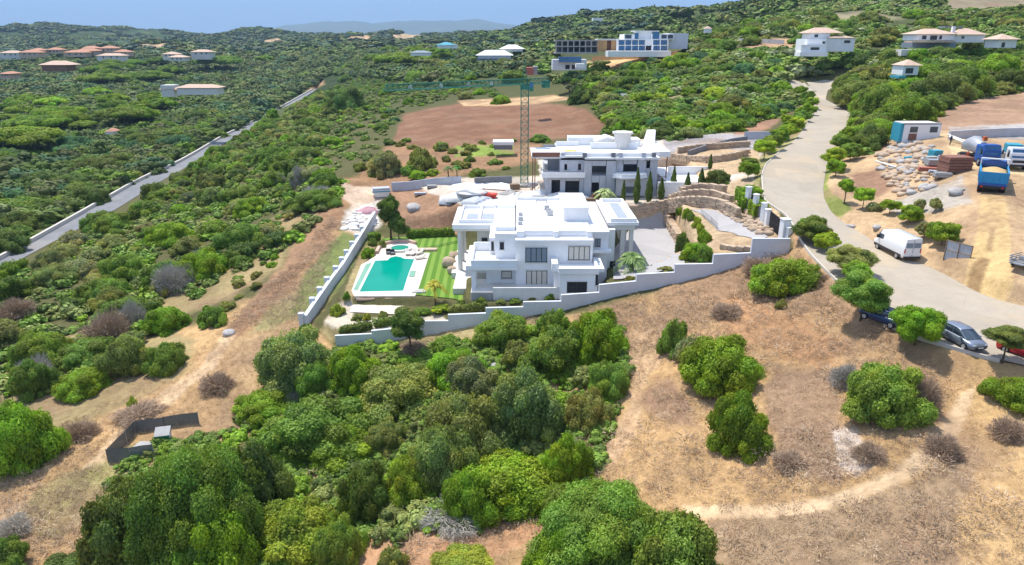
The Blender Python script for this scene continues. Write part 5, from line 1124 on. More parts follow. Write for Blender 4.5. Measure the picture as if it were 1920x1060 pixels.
# roof parapets
zr = zt(1040, 436, 91.4); X0, X1 = at_y(968.5, 436, 91.4)[0], at_y(1110, 436, 91.4)[0]
b = MB(); b.box(X0, X1, 91.42, 91.65, zr - .05, zr + .28); b.box(X0, X0 + .25, 91.65, 112, zr - .05, zr + .25); b.box(X0 + .25, X1, 111.8, 112.05, zr - .05, zr + .45); b.box(X0 + .3, X1 - 5.2, 99.2, 99.4, zr - .05, zr + .12)
b.box(X0 - 2.9, X0 - .2, 104, 111.5, zr - .5, zr + .75); part(b, 'parapet', ['white'], V)
b = MB(); fb(b, 1057, 1103.5, 391, 427.5, 97.6, 9.5); fb(b, 1055.5, 1105, 389, 391.3, 97.4, 10.0); part(b, 'stair_tower', ['white'], V)
b = MB()
for (x, y, s) in ((X1 - 5.3, 101, .45), (X1 - 5.4, 103, .4), (X1 - 5.6, 105, .4), (X0 + .6, 95.5, .3), (X0 + .7, 98, .35), (X0 + .7, 101, .3)): b.box(x - s, x + s, y - s * .6, y + s * .6, zr, zr + s * 1.6, 0)
each(b, 'air_conditioner', ['steel'], V)
b = MB(); b.box(X0 + 3.2, X0 + 5.2, 109.5, 109.9, zr + .3, zr + .4); b.box(X0 + 3.3, X0 + 3.4, 109.5, 109.9, zr, zr + .3); b.box(X0 + 5.0, X0 + 5.1, 109.5, 109.9, zr, zr + .3); b.box(X0 + 3.6, X0 + 6, 104.2, 104.4, zr, zr + .1); part(b, 'roof_bench', ['steel'], V)
# balcony on the left
yb = 87.6; zs = zt(920, 507, yb); zf = zt(920, 499, yb); xl, xr = at_y(873, 500, yb)[0], at_y(970, 500, yb)[0]
b = MB(); b.box(xl, xr, yb, 97.5, zs, zf); part(b, 'balcony_slab', ['white'], V)
b = MB(); b.box(xl + .7, xr, yb + .15, yb + .35, zf, zf + .75); b.box(xl + .7, xl + .9, yb + .35, 96.5, zf, zf + .75); b.box(xl + .9, xl + 3.4, 94.6, 94.8, zf, zf + 1.3); b.box(xl + 3.4, xl + 3.6, 94.8, 97, zf, zf + 1.3); part(b, 'balcony_parapet', ['white'], V)
b = MB(); fb(b, 912, 967.3, 507.3, 545, 90.3, 3); fb(b, 890, 912.3, 507.3, 545, 94, 3); part(b, 'ground_floor_wall', ['white'], V)
b = MB(); fb(b, 884, 892, 507.2, 547, 88.0, .75); part(b, 'column', ['white'], V)
b = MB(); fb(b, 895, 911, 512, 540, 93.9, .06); part(b, 'glass_panel', ['curtain'], V)
b = MB(); b.box(xl + .7, X0 + 5.9, 86.4, 92, G0 - 1, zt(930, 546, 87)); b.box(X0 - 3.2, X0 + 5.9, 86.2, 86.42, G0 - 1, zt(980, 540, 86.2)); part(b, 'terrace', ['paving'], V)
b = MB(); b.box(xl + .8, X0 - 3.3, 86.1, 86.38, G0 - 2, zt(900, 549, 86)); part(b, 'basement_wall', ['concrete'], V)
b = MB()
for i in range(3): b.box(X0 - 2.6 + i * 2.4, X0 - 1.5 + i * 2.4, 87.2, 87.9, zt(930, 546, 87), zt(930, 546, 87) + .32)
each(b, 'bench', ['offwhite'], V)
# garage wing roof and right ledges
zg = zt(1085, 512.5, 85.8); xg0, xg1 = at_y(1047, 505, 85.8)[0], at_y(1123, 505, 85.8)[0]
b = MB(); b.box(xg0, xg1, 85.55, 85.8, zg - .05, zg + .72); b.box(xg0, xg1 , 85.8, 89.75, zg, zg + .12); b.box(xg0 - .8, xg0 + .02, 86.7, 89.7, zg - .1, zg + 1.0); b.box(xg1 - .28, xg1 + .02, 85.8, 89.7, zg + .12, zg + .72); b.box(xg1 - .1, xg1 + .9, 87.0, 92.6, zg - .25, zg + .22); part(b, 'garage_roof', ['white'], V)
b = MB(); fb(b, 1110.5, 1147, 471, 475, 92.0, 1.2); part(b, 'ledge', ['white'], V)
# right porch
zp1, zp0 = zt(1170, 417.5, 98), zt(1170, 423, 98); xp0, xp1 = at_y(1139, 420, 98)[0], at_y(1198, 420, 98)[0]
b = MB(); b.box(xp0, xp1, 98, 112.8, zp0, zp1); b.box(xp0 + .5, xp1 - .3, 98.3, 98.6, zp1, zp1 + .5); b.box(xp1 - .6, xp1 - .3, 98.6, 112, zp1, zp1 + .5); b.box(xp0 + .5, xp1 - .6, 111.7, 112, zp1, zp1 + .5); b.box(xp0 + .5, xp0 + .8, 98.6, 111.7, zp1, zp1 + .5); part(b, 'porch_roof', ['white'], V)
b = MB(); b.box(xp0 + .3, xp1 - .5, 98.25, 112.3, zp0 - .75, zp0 - .003); part(b, 'porch_beam', ['offwhite'], V)
b = MB(); b.box(xp0 + 1.9, xp1 - 1.2, 100.8, 110.6, zp1, zp1 + .06); part(b, 'roof_panel', ['greypanel'], V)
b = MB()
for (cx, cy) in ((xp1 - .9, 98.8), (xp1 - 2.2, 98.8), (xp1 - .9, 105), (xp1 - .9, 111.6)): b.box(cx - .3, cx + .3, cy - .3, cy + .3, zw(-32.6), zp0 - .75)
each(b, 'porch_column', ['offwhite'], V)
# left portico
yp = 99.6; z1, z0 = zt(880, 422, yp), zt(880, 434, yp); xa, xb = at_y(848, 428, yp)[0], at_y(918, 428, yp)[0]
b = MB(); b.box(xa, xb + .6, yp, 111.5, z0 + .35, z1); b.box(xa + .15, xb + .6, yp + .15, 111.3, z0, z0 + .35, 1); part(b, 'portico_roof', ['white', 'offwhite'], V)
b = MB(); b.box(xa + .9, xb + .5, yp + .9, yp + 1.15, z1, z1 + .55); b.box(xa + .9, xa + 1.15, yp + 1.15, 110.5, z1, z1 + .55); b.box(xa + 1.15, xb + .5, 110.2, 110.5, z1, z1 + .55); b.box(xa + 3.9, xa + 4.2, yp + 1.15, 110.2, z1, z1 + .55); part(b, 'portico_parapet', ['white'], V)
b = MB(); b.box(xa + 1.9, xa + 3.7, yp + 2.4, yp + 6.8, z1, z1 + .07); b.box(xa + 4.4, xa + 6.2, yp + 2.4, yp + 6.8, z1, z1 + .07); each(b, 'roof_light', ['greypanel'], V)
b = MB()
for (x, y) in ((xa + 1.0, yp + .9), (xa + 1.0, yp + 5.5), (xa + 1.0, yp + 10.4)): part(MB().tube((x, y, zw(-34.5)), (x, y, z0), .36, .32, 14), 'portico_column', ['offwhite'], V)
b = MB(); b.box(xa + 3.6, xb + .55, yp + 2.2, 111, zw(-34.6), z0 + .002); b.box(xa - .3, xa + 3.6, yp - .6, 111, zw(-35.2), zw(-33.6)); b.box(xa + .5, xl + 3, 92, yp, zw(-35.2), zw(-33.62)); part(b, 'loggia', ['offwhite'], V)
# windows
for w in [(985,1026,464.5,492,89.8,4,1,'shutter'),(1065.5,1106,462,488,89.8,4,1,'curtain'),(986.5,1026,507.5,536,89.8,4,1,'curtain'),(937,945,454,468,91.0,1,1,'dark'),(921,926,453,470,93.0,1,1,'dark'),(940,960,508.5,522,90.3,1,1,'curtain'),
          (1063,1100.5,528.5,549,85.8,2,2,'dark'),(1115,1126,447.5,463,93.0,2,1,'shutter'),(1119,1126,487,493.5,93.0,1,1,'dark'),(1116.5,1121,515,535,85.8,1,1,'dark')]: window(V, *w, sill=True)
window(V, 903, 914, 446, 453, yp + 2.2, 1, 1, 'dark'); window(V, 1143, 1153, 490, 518, 97.0, 2, 1, 'dark', name='door')

# ---------------------------------------------------------------- second villa, under construction
N2 = thing('unfinished_villa', 'grey unfinished two-storey villa with open window holes below the crane', 'villa', (14, 133, zw(-27.6)))
GY2 = zw(-28.6); Y0 = 126.0
A = lambda X: 980 + X / 6.4
Bv = lambda Yy: 230 + Yy / 6.4
b = MB()
def hole_wall(mb, u0, u1, vt, vb, y, holes, th=.35, mi=0):
    """a front wall with real openings"""
    x = lambda u, v: at_y(u, v, y)[0]; us = sorted({u0, u1, *[h[0] for h in holes], *[h[1] for h in holes]})
    for a, c in zip(us[:-1], us[1:]):
        hs = sorted([h for h in holes if h[0] <= a and h[1] >= c], key=lambda h: h[2]); v = vt
        for h in hs:
            if h[2] > v: fb(mb, a, c, v, h[2], y, th, mi)
            v = h[3]
        if vb > v: fb(mb, a, c, v, vb, y, th, mi)
hole_wall(b, A(740), A(1112), Bv(460), Bv(880), Y0, [(A(830), A(1000), Bv(520), Bv(640)), (A(828), A(918), Bv(720), Bv(845))])
hole_wall(b, A(450), A(742), Bv(452), Bv(600), Y0 + 2.2, [(A(500), A(535), Bv(500), Bv(572)), (A(665), A(702), Bv(495), Bv(572))])
hole_wall(b, A(290), A(742), Bv(655), Bv(870), Y0 + .4, [(A(345), A(450), Bv(690), Bv(866)), (A(510), A(680), Bv(700), Bv(850))])
hole_wall(b, A(1110), A(1612), Bv(420), Bv(880), Y0 + .5, [(A(1200), A(1372), Bv(500), Bv(590)), (A(1475), A(1522), Bv(460), Bv(550))])
hole_wall(b, A(1118), A(1515), Bv(680), Bv(880), Y0 - 1.2, [(A(1225), A(1352), Bv(768), Bv(850))])
part(b, 'front_wall', ['greyrender'], N2)
b = MB(); xL, xM, xR = at_y(A(292), 330, Y0)[0], at_y(A(742), 330, Y0)[0], at_y(A(1610), 330, Y0)[0]; zU, zF = zt(1100, Bv(440), Y0), zt(1060, Bv(640), Y0)
b.box(xL, xL + .3, Y0 + .8, 144, GY2, zF); b.box(xR - .3, xR, Y0 + .9, 144, GY2, zU); b.box(xL, xR - .3, 144, 144.3, GY2, zU); b.box(at_y(A(452), 330, Y0)[0], at_y(A(452), 330, Y0)[0] + .3, Y0 + 2.6, 144, zF, zU)
b.box(xL + .3, xR - .3, Y0 + 4.5, Y0 + 4.8, GY2, zU - .3, 1); b.box(xL + .3, xR - .3, Y0 + .8, 144, zF - .3, zF - .02, 0); part(b, 'inner_wall', ['greyrender', 'darkconc'], N2)
b = MB(); x0 = at_y(A(455), 300, Y0)[0]; b.box(x0, xM, Y0 + 1.9, 144.6, zU - .02, zU + .35); b.box(xM, xR + .3, Y0 - .3, 144.61, zU - .01, zU + .36); b.box(at_y(997, 290, Y0 + 3)[0], x0, Y0 + 3, 140, zU - .4, zU + .1); part(b, 'roof', ['white'], N2)
b = MB(); b.box(x0 + .3, xM - .2, Y0 + 2.6, Y0 + 2.9, zU + .35, zU + .95); b.box(xM + .3, xR - .5, Y0 + .6, Y0 + .9, zU + .36, zU + 1.0); b.box(xM + 2, xR - 2, 136, 136.4, zU + .36, zU + 1.6); b.box(x0, xM, 140, 140.3, zU + .35, zU + 1.3); b.box(xM - 2, xM + 5, 141, 144, zU + .36, zU + 2.0); b.box(xR - 5.5, xR - 1, 139, 143, zU + .36, zU + 1.8); each(b, 'roof_parapet', ['white'], N2)
for X in (480, 745, 1090, 1172, 1452, 1578):
    b = MB(); yy = Y0 + (2.0 if X < 700 else .0); fb(b, A(X - 24), A(X + 24), Bv(365), Bv(425) + .5, yy, .6); part(b, 'parapet_post', ['darkconc' if X % 4 else 'greyrender'], N2)
b = MB(); zz = zt(1040, Bv(640), Y0 - .8); xa2 = at_y(A(232), 328, Y0 - .8)[0]; b.box(xa2, xM, Y0 - .8, Y0 + 6, zz - .35, zz); b.box(xa2, xM, Y0 - .78, Y0 - .6, zz, zz + .55); b.box(xa2, xa2 + .18, Y0 - .6, Y0 + 5, zz, zz + .55)
part(b, 'balcony', ['white'], N2); b = MB()
x2, x3 = at_y(A(1095), 332, Y0 - 2.2)[0], at_y(A(1512), 332, Y0 - 2.2)[0]; z3 = zt(1183, Bv(660), Y0 - 2.2); b.prism([(x2, Y0 + .45), (x2, Y0 - 1), (x2 + 1.4, Y0 - 2.2), (x3 - 1.4, Y0 - 2.2), (x3, Y0 - 1), (x3, Y0 + .45)], z3 - .3, z3); ring(b, [(x2 + .1, Y0 + .3), (x2 + .1, Y0 - .9), (x2 + 1.5, Y0 - 2.0), (x3 - 1.5, Y0 - 2.0), (x3 - .1, Y0 - .9), (x3 - .1, Y0 + .3)], -.15, z3, z3 + .5); part(b, 'balcony', ['white'], N2)
b = MB(); fb(b, A(112), A(450), Bv(360), Bv(415), Y0 + 2.6, .35); part(b, 'rusty_beam', ['rust'], N2)
b = MB()
for u in (A(122), A(150)): p = at_y(u, 290, Y0 + 2.8); b.tube((p[0], p[1], zw(-28.6)), (p[0], p[1], zU - .3), .09, n=6)
for u in (A(1620), A(1738)): p = at_y(u, 290, Y0 + 3); b.tube((p[0], p[1], zw(-28.6)), (p[0], p[1], zU + .2), .11, n=6)
for k in range(4): p, q = at_y(A(1620), 290, Y0 + 3), at_y(A(1738), 290, Y0 + 3); b.tube((p[0], p[1], zw(-26.6) + k * .7), (q[0], q[1], zw(-26.6) + k * .7), .05, n=5)
part(b, 'steel_prop', ['rust'], N2)
b = MB(); p, q = at_y(A(1600), 280, Y0 + 2)[0], at_y(A(1778), 280, Y0 + 2)[0]; b.box(p - .5, q, Y0 + 2, 141, zU + .1, zU + 1.1); b.add([(p + .2, 138, zU + 1.1), (q - 1, 138, zU + 1.1), (q - 1, 142, zU + 1.1), (p + .2, 142, zU + 1.1), (p + .8, 141, zU + 3.4), (p + 2.4, 141, zU + 3.4), (p + 2.4, 142, zU + 3.4), (p + .8, 142, zU + 3.4)], [(0,3,2,1),(4,5,6,7),(0,1,5,4),(1,2,6,5),(2,3,7,6),(3,0,4,7)]); part(b, 'roof_wing', ['white'], N2)
b = MB(); p = at_y(1167, 262, 137); c8 = lambda r: [(p[0] + r * math.cos(i * math.pi / 4 + .39), 137 + r * math.sin(i * math.pi / 4 + .39)) for i in range(8)]; b.prism(c8(1.7), zU + .3, zU + 3.2); b.prism(c8(2.1), zU + 3.2, zU + 3.6); part(b, 'roof_tower', ['offwhite'], N2)
b = MB(); q = at_y(1139, 262, 138); b.prism([(q[0] - 2.2, 138), (q[0] + 2.2, 138), (q[0] + 2.2, 142), (q[0] - 2.2, 142)], zU + .3, zU + 1.6); b.add([(q[0] - 2.6, 137.7, zU + 1.6), (q[0] + 2.6, 137.7, zU + 1.6), (q[0] + 2.6, 142.3, zU + 1.6), (q[0] - 2.6, 142.3, zU + 1.6), (q[0], 137.7, zU + 2.5), (q[0], 142.3, zU + 2.5)], [(0,3,2,1),(0,1,4),(3,5,2),(0,4,5,3),(1,2,5,4)]); part(b, 'stair_head', ['white'], N2)
tarp = MB(); p = at_y(1068, 282, 132); tarp.prism([(p[0] - 1.2, p[1] - .5), (p[0] + .8, p[1] - .8), (p[0] + 1.4, p[1] + 1), (p[0] - .6, p[1] + 1.2)], zU + .36, zU + .6); tag(tarp.build('insulation_pile', [M['yellow']]), 'small yellow pile of material on the unfinished villa roof', 'pile')
# white court to its right
ct = thing('court_wall', 'white retaining wall of the court right of the unfinished villa', 'wall', tuple(gp(1290, 352)))
pA, pB = at_y(1234, 345, 124), at_y(1335, 330, 124); b = MB(); b.box(pA[0], pB[0], 124, 124.4, pA[2] - 2.5, pA[2] + .3); b.box(pA[0] + 2, pB[0], 124.4, 141, pA[2] - 2.5, pA[2] + .05); b.box(pB[0] - 6, pB[0] + 2, 133, 133.3, pA[2], pA[2] + 1.6); under(b.build('wall_panel', [M['white']]), ct)

# ---------------------------------------------------------------- crane
cp = gp(983, 347); cr = thing('tower_crane', 'green tower crane with a long lattice jib standing beside the unfinished villa', 'crane', tuple(cp))
tm = cp.y / ray(983, 347)[1]; top = at_y(983, 168, cp.y)[2]; apex = at_y(983, 112, cp.y)[2]
b = MB(); s = .75; n = 15; dz = (top - cp.z) / n
for i in range(4): a = (-s if i in (0, 3) else s, -s if i < 2 else s); b.tube((a[0], a[1], -.5), (a[0], a[1], top - cp.z), .085, n=4)
for k in range(n):
    z0_, z1_ = k * dz, (k + 1) * dz; C4 = [(-s, -s), (s, -s), (s, s), (-s, s)]
    for i in range(4):
        a, c = C4[i], C4[(i + 1) % 4]; b.tube((a[0], a[1], z0_), (c[0], c[1], z0_), .045, n=3); b.tube((a[0], a[1], z0_) if k % 2 else (c[0], c[1], z0_), (c[0], c[1], z1_) if k % 2 else (a[0], a[1], z1_), .045, n=3)
b.build('mast', [M['crane']], cr)
b = MB(); b.box(-.9, .9, -.9, .9, top - cp.z, top - cp.z + .9); b.build('slewing_ring', [M['crane']], cr)
b = MB(); b.box(.95, 1.7, -.8, .3, top - cp.z - .3, top - cp.z + 1.5); o = b.build('cab', [M['crane']], cr); 
b = MB(); b.box(1.0, 1.6, -.83, -.8, top - cp.z + .4, top - cp.z + 1.3); o2 = b.build('window', [M['glassblue']], o)
tz = at_y(983, 158, cp.y)[2] - cp.z; az_ = apex - cp.z; b = MB()
for i in range(4): a = (-.6 if i in (0, 3) else .6, -.6 if i < 2 else .6); b.tube((a[0], a[1], top - cp.z + .9), (0, 0, az_), .08, n=4)
for k in range(5): zq = tz + (az_ - tz) * k / 6; r_ = .6 * (1 - k / 6); b.tube((-r_, -r_, zq), (r_, -r_, zq), .04, n=3); b.tube((r_, -r_, zq), (r_, r_, zq), .04, n=3); b.tube((-r_, r_, zq), (r_, r_, zq), .04, n=3); b.tube((-r_, -r_, zq), (-r_, r_, zq), .04, n=3)
b.build('apex_tower', [M['crane']], cr)
tip = at_z(722, 172, top + .9 - CZ); ja = math.atan2(tip[1] - cp.y, tip[0] - cp.x); JL = math.hypot(tip[0] - cp.x, tip[1] - cp.y)
def lattice(L, n, w=.55, h=1.0):
    b = MB(); st = L / n; T = lambda k: (k * st, 0, h); 
    b.tube((0, -w, 0), (L, -w, 0), .09, n=4); b.tube((0, w, 0), (L, w, 0), .09, n=4); b.tube((0, 0, h), (L, 0, h), .10, n=4)
    for k in range(n):
        x0, x1, xm = k * st, (k + 1) * st, (k + .5) * st
        for sg in (-1, 1): b.tube((x0, sg * w, 0), (xm, 0, h), .055, n=3); b.tube((xm, 0, h), (x1, sg * w, 0), .055, n=3)
        b.tube((x0, -w, 0), (x0, w, 0), .04, n=3)
    return b
j = lattice(JL, 30).build('jib', [M['crane']], cr); j.location = (0, 0, tz); j.rotation_euler = (0, 0, ja)
cj = lattice(6.2, 6).build('counter_jib', [M['crane']], cr); cj.location = (0, 0, tz); cj.rotation_euler = (0, 0, ja + math.pi)
o = MB().box(4.8, 6.2, -.5, .5, -.9, .5).build('counterweight', [M['crane']], cr); o.location = (0, 0, tz); o.rotation_euler = (0, 0, ja + math.pi)
b = MB(); dr = Vector((math.cos(ja), math.sin(ja), 0)); b.tube((0, 0, az_), tuple(dr * JL * .62 + Vector((0, 0, tz + 1))), .035, n=4); b.tube((0, 0, az_), tuple(dr * JL * .3 + Vector((0, 0, tz + 1))), .035, n=4); b.tube((0, 0, az_), tuple(-dr * 5.6 + Vector((0, 0, tz + 1))), .035, n=4); b.build('pendant_line', [M['crane']], cr)
b = MB()
for x in (7.5, 13, 19, 25.5): b.box(x, x + .7, -.62, -.56, .1, .7)
o = b.build('sign_plate', [M['white']], cr); o.location = (0, 0, tz); o.rotation_euler = (0, 0, ja)
b = MB(); b.box(-2.2, 2.2, -2.2, 2.2, -.6, .35); b.build('base', [M['concrete']], cr)

# ---------------------------------------------------------------- cypresses
def cypress(u, vb, vt, wpx, label, group='row of cypresses'):
    p = gp(u, vb); t = p.y / ray(u, vb)[1]; R = wpx / 2 / F_ * t * 1.1; H = at_y(u, vt, p.y)[2] - p.z; r = thing('cypress', label, 'cypress', tuple(p), 0, group); rng = np.random.default_rng(int(u)); n = 2600
    z = rng.uniform(0, 1, n) ** .9; a = rng.uniform(0, 6.28, n); pr = np.sin(np.clip(z * 1.02 + .03, 0, 1) ** .62 * np.pi) ** .75 * .98 * (1 + .12 * np.sin(a * 3 + z * 20)) * rng.uniform(.8, 1.05, n)
    P = np.stack([np.cos(a) * pr * R, np.sin(a) * pr * R, z * H + .15], 1); N = np.stack([np.cos(a), np.sin(a), np.full(n, .35)], 1) + rng.normal(size=(n, 3)) * .4; N /= np.linalg.norm(N, axis=1)[:, None]
    Vv, Ff = quads(P, N, rng.uniform(.12, .28, n), rng); me = np_mesh('crown', Vv, Ff, [M['leaf']]); add_color(me, 'leafvar', np.repeat(rng.uniform(.6, 1.3, n), 4)[:, None] * np.ones(3)); o = link('crown', me, r); o.color = (*GREEN['dark'], 1)
    MB().tube((0, 0, -.3), (0, 0, H * .8), .12, .03, 6).build('trunk', [M['bark']], r)
for i, (u, vb, vt, w) in enumerate([(1168,382,341,7),(1193,380,316,11),(1216,378,324,12),(1239,374,336,10),(1261,368,314,11),(1288,361,326,10),(1314,349,318,10),(1331,318,292,6)]):
    cypress(u, vb, vt, w, ['thin short cypress, first in the row below the unfinished villa','tall cypress before the bay of the unfinished villa, second in the row','stout cypress third in the row','short cypress fourth in the row, at the villa corner','tall cypress fifth in the row, before the white court','cypress sixth in the row, before the court wall','cypress next to the dark round shrub, last of the row','lone thin cypress against the stone terraces'][i])

# ---------------------------------------------------------------- distant houses
def house_block(name, label, cat, boxes, roofs=(), wins=(), group=None):
    """boxes: (part name, [(u0,u1,vt,vb,y,dep)], material)"""
    bx = boxes[0][1][0]; c = at_y((bx[0] + bx[1]) / 2, bx[3], bx[4]); r = thing(name, label, cat, tuple(c), 0, group)
    for pn, L, mt in boxes:
        b = MB()
        for q in L: fb(b, *q)
        part(b, pn, [mt], r)
    for (pn, u0, u1, ve, vr, y, dep, mt, ov) in roofs:
        x0, x1 = at_y(u0, ve, y)[0] - ov, at_y(u1, ve, y)[0] + ov; ze, zr_ = at_y(960, ve, y)[2], at_y(960, vr, y + dep / 2)[2]; y0, y1 = y - ov, y + dep + ov; k = min((x1 - x0), (y1 - y0)) * .5 * .92; yc = (y0 + y1) / 2; zr_ = max(zr_, ze + k * .25)
        b = MB(); b.add([(x0, y0, ze), (x1, y0, ze), (x1, y1, ze), (x0, y1, ze), (x0 + k, yc, zr_), (x1 - k, yc, zr_)] if (x1 - x0) > (y1 - y0) else [(x0, y0, ze), (x1, y0, ze), (x1, y1, ze), (x0, y1, ze), ((x0 + x1) / 2, y0 + k, zr_), ((x0 + x1) / 2, y1 - k, zr_)], [(0,1,5,4),(2,3,4,5),(1,2,5),(3,0,4),(3,2,1,0)] if (x1 - x0) > (y1 - y0) else [(1,2,5,4),(3,0,4,5),(0,1,4),(2,3,5),(3,2,1,0)]); part(b, pn, [mt], r)
    for w in wins: window(r, *w, fw=.16)
    return r
yA = 330.
wr = [(1160 + i * 12.6, 1171 + i * 12.6, v0, v0 + 9, yA, 2, 1, 'glassblue', 'dark') for i in range(4) for v0 in (75.5, 86)] + [(1225 + i * 14, 1237 + i * 14, v0, v0 + 9, yA, 2, 1, 'glassblue', 'dark') for i in range(2) for v0 in (75.5, 86)] + [(1172, 1184, 65.5, 72.5, yA + 2, 2, 1, 'glass', 'dark'), (1240, 1250, 65.5, 72.5, yA + 2, 2, 1, 'glass', 'dark'), (1252, 1262, 65.5, 72.5, yA + 2, 2, 1, 'glass', 'dark'), (1211, 1223, 86, 95, yA + 1, 2, 1, 'dark', 'dark')]
house_block('apartment_building', 'white three-storey apartment block with blue glass on the hillside', 'building', [('wall', [(1157,1208,74,97,yA,18),(1208,1222,73,97,yA+1,17),(1222,1253,74,97,yA,18)], 'white'), ('top_storey', [(1170,1190,64.5,74,yA+2,14),(1222,1264,64,74,yA+2,14),(1196,1222,58.5,74,yA+4,12)], 'white'), ('side_wing', [(1253,1290,62.5,92,yA+4,14)], 'wallgrey'), ('roof', [(1191,1236,57.8,59,yA+3.6,13)], 'white'), ('glass_strip', [(1190,1197,62,73.5,yA+3,3),(1224,1236,60,73,yA+1.8,.3)], 'glassblue'), ('terrace', [(1140,1258,96,107,yA-8,10)], 'white')], wins=wr)
yB = 335.
house_block('unfinished_block', 'bare concrete frame building left of the white apartment block', 'building', [('floor_slab', [(1041,1122,86.5,88.5,yB,14),(1041,1122,75,77.5,yB+2,13),(1041,1122,98,101,yB-1,15)], 'concrete'), ('column', [(1042+i*11,1044+i*11,77,98,yB+.4,.8) for i in range(8)], 'concrete'), ('wall', [(1098,1121,78,98,yB+4,9),(1043,1097,78,98,yB+10,3)], 'darkconc')])
house_block('ochre_block', 'ochre rendered building part between the concrete frame and the white block', 'building', [('wall', [(1122,1138,76,97,yB-2,12),(1146,1157,74,95,yB-2,12)], 'ochre'), ('stair_recess', [(1138,1146,77,96,yB-.5,10)], 'rust'), ('roof', [(1121,1158,73,76,yB-2.3,12.5)], 'offwhite')])
house_block('pool_building', 'low white building with blue awning below the concrete frame', 'building', [('wall', [(1036,1100,112,132,300,8)], 'wallgrey'), ('blue_canopy', [(1048,1090,107,117,298,7)], 'glassblue'), ('white_tent', [(1080,1096,120,127,292,4)], 'white')], wins=[(1060,1068,122,130,300,1,1,'dark'),(1072,1078,122,130,300,1,1,'dark')])
yC = 262.
house_block('hillside_villa', 'white villa with pale tiled hip roofs on the hillside, left of the wide one', 'villa', [('wall', [(1512,1548,73,97,yC,10),(1520,1556,62,74,yC+3,8),(1548,1602,72,97,yC+1,10)], 'white'), ('terrace', [(1502,1550,84,98,yC-3,4),(1500,1552,98,106,yC-4,5)], 'white')], roofs=[('roof',1516,1578,62,52,yC+3,8,'tilepale',.6),('roof',1556,1602,71,65,yC+1,9,'tilepale',.5)], wins=[(1527,1534,65,70,yC+3,2,1,'glass'),(1542,1547,78,82,yC,2,1,'glass'),(1583,1594,76,81,yC+1,2,1,'glass'),(1520,1536,89,94,yC-3,4,1,'glass')])
yD = 250.
house_block('wide_villa', 'wide white villa with a long pale tiled roof and veranda, high on the hillside', 'villa', [('wall', [(1722,1790,64,76,yD,10),(1788,1846,66,80,yD+1,9)], 'white'), ('veranda_roof', [(1710,1792,77,80,yD-4,5)], 'tilepale'), ('ground_floor', [(1716,1792,80,90,yD-1,9)], 'shutter'), ('skylight', [(1772,1806,49.5,52,yD+5,4)], 'shutter'), ('chimney', [(1786,1791,50,66,yD+2,1)], 'white'), ('terrace', [(1690,1760,93,105,yD-8,6)], 'paving')], roofs=[('roof',1722,1792,64,54,yD,10,'tilepale',.7),('roof',1790,1848,65,53,yD+1,9,'tilepale',.6)], wins=[(1729,1737,67,74,yD,2,1,'glass'),(1744,1757,67,75,yD,3,1,'glass'),(1761,1766,67,74,yD,1,1,'glass'),(1803,1808,68,73,yD+1,1,1,'glass')])
house_block('small_house', 'small white house with a pointed tiled roof at the right edge of the hillside', 'house', [('wall', [(1872,1906,74,90,240,7)], 'white')], roofs=[('roof',1872,1908,74,64,240,7,'tilepale',.8)], wins=[(1878,1884,80,89,240,1,1,'glass')])
house_block('garden_house', 'little white house with a tiled roof and turquoise pool among the trees', 'house', [('wall', [(1693,1722,124,141,205,6)], 'white')], roofs=[('roof',1695,1728,123,112,205,6,'tilepale',.4)], wins=[(1698,1712,128,138,205,1,1,'glass')])
tag(MB().box(*(lambda a, c: (a[0], c[0], a[1], a[1] + 5, a[2] - .6, a[2]))(at_y(1686, 143, 200), at_y(1700, 143, 200))).build('garden_pool', [M['cyan']]), 'small turquoise pool beside the little house among the trees', 'swimming pool')
house_block('white_hall', 'low white halls with shallow roofs in the valley behind the crane', 'building', [('wall', [(896,958,103,110,480,12),(940,980,92,97,500,12)], 'wallgrey'), ('porch', [(893,962,110,114,478,2)], 'darkconc')], roofs=[('roof',894,960,104,94,480,12,'white',1),('roof',938,982,92,84,500,12,'white',1)])
house_block('blue_roof_hall', 'hall with a turquoise roof left of the white halls', 'building', [('wall', [(820,856,84,91,600,14)], 'white')], roofs=[('roof',818,852,85,79,600,14,'cyan',.8)])
house_block('low_white_hall', 'low white building with a grey-blue roof in the valley', 'building', [('wall', [(770,806,99,105,560,10)], 'white')], roofs=[('roof',769,806,99,95,560,10,'shutter',.8)])
house_block('red_hut', 'small hut with a pinkish red front below the white halls', 'hut', [('wall', [(987,1000,127,141,240,5)], 'brick'), ('side_wall', [(1000,1008,125,140,241,5)], 'greystone')])
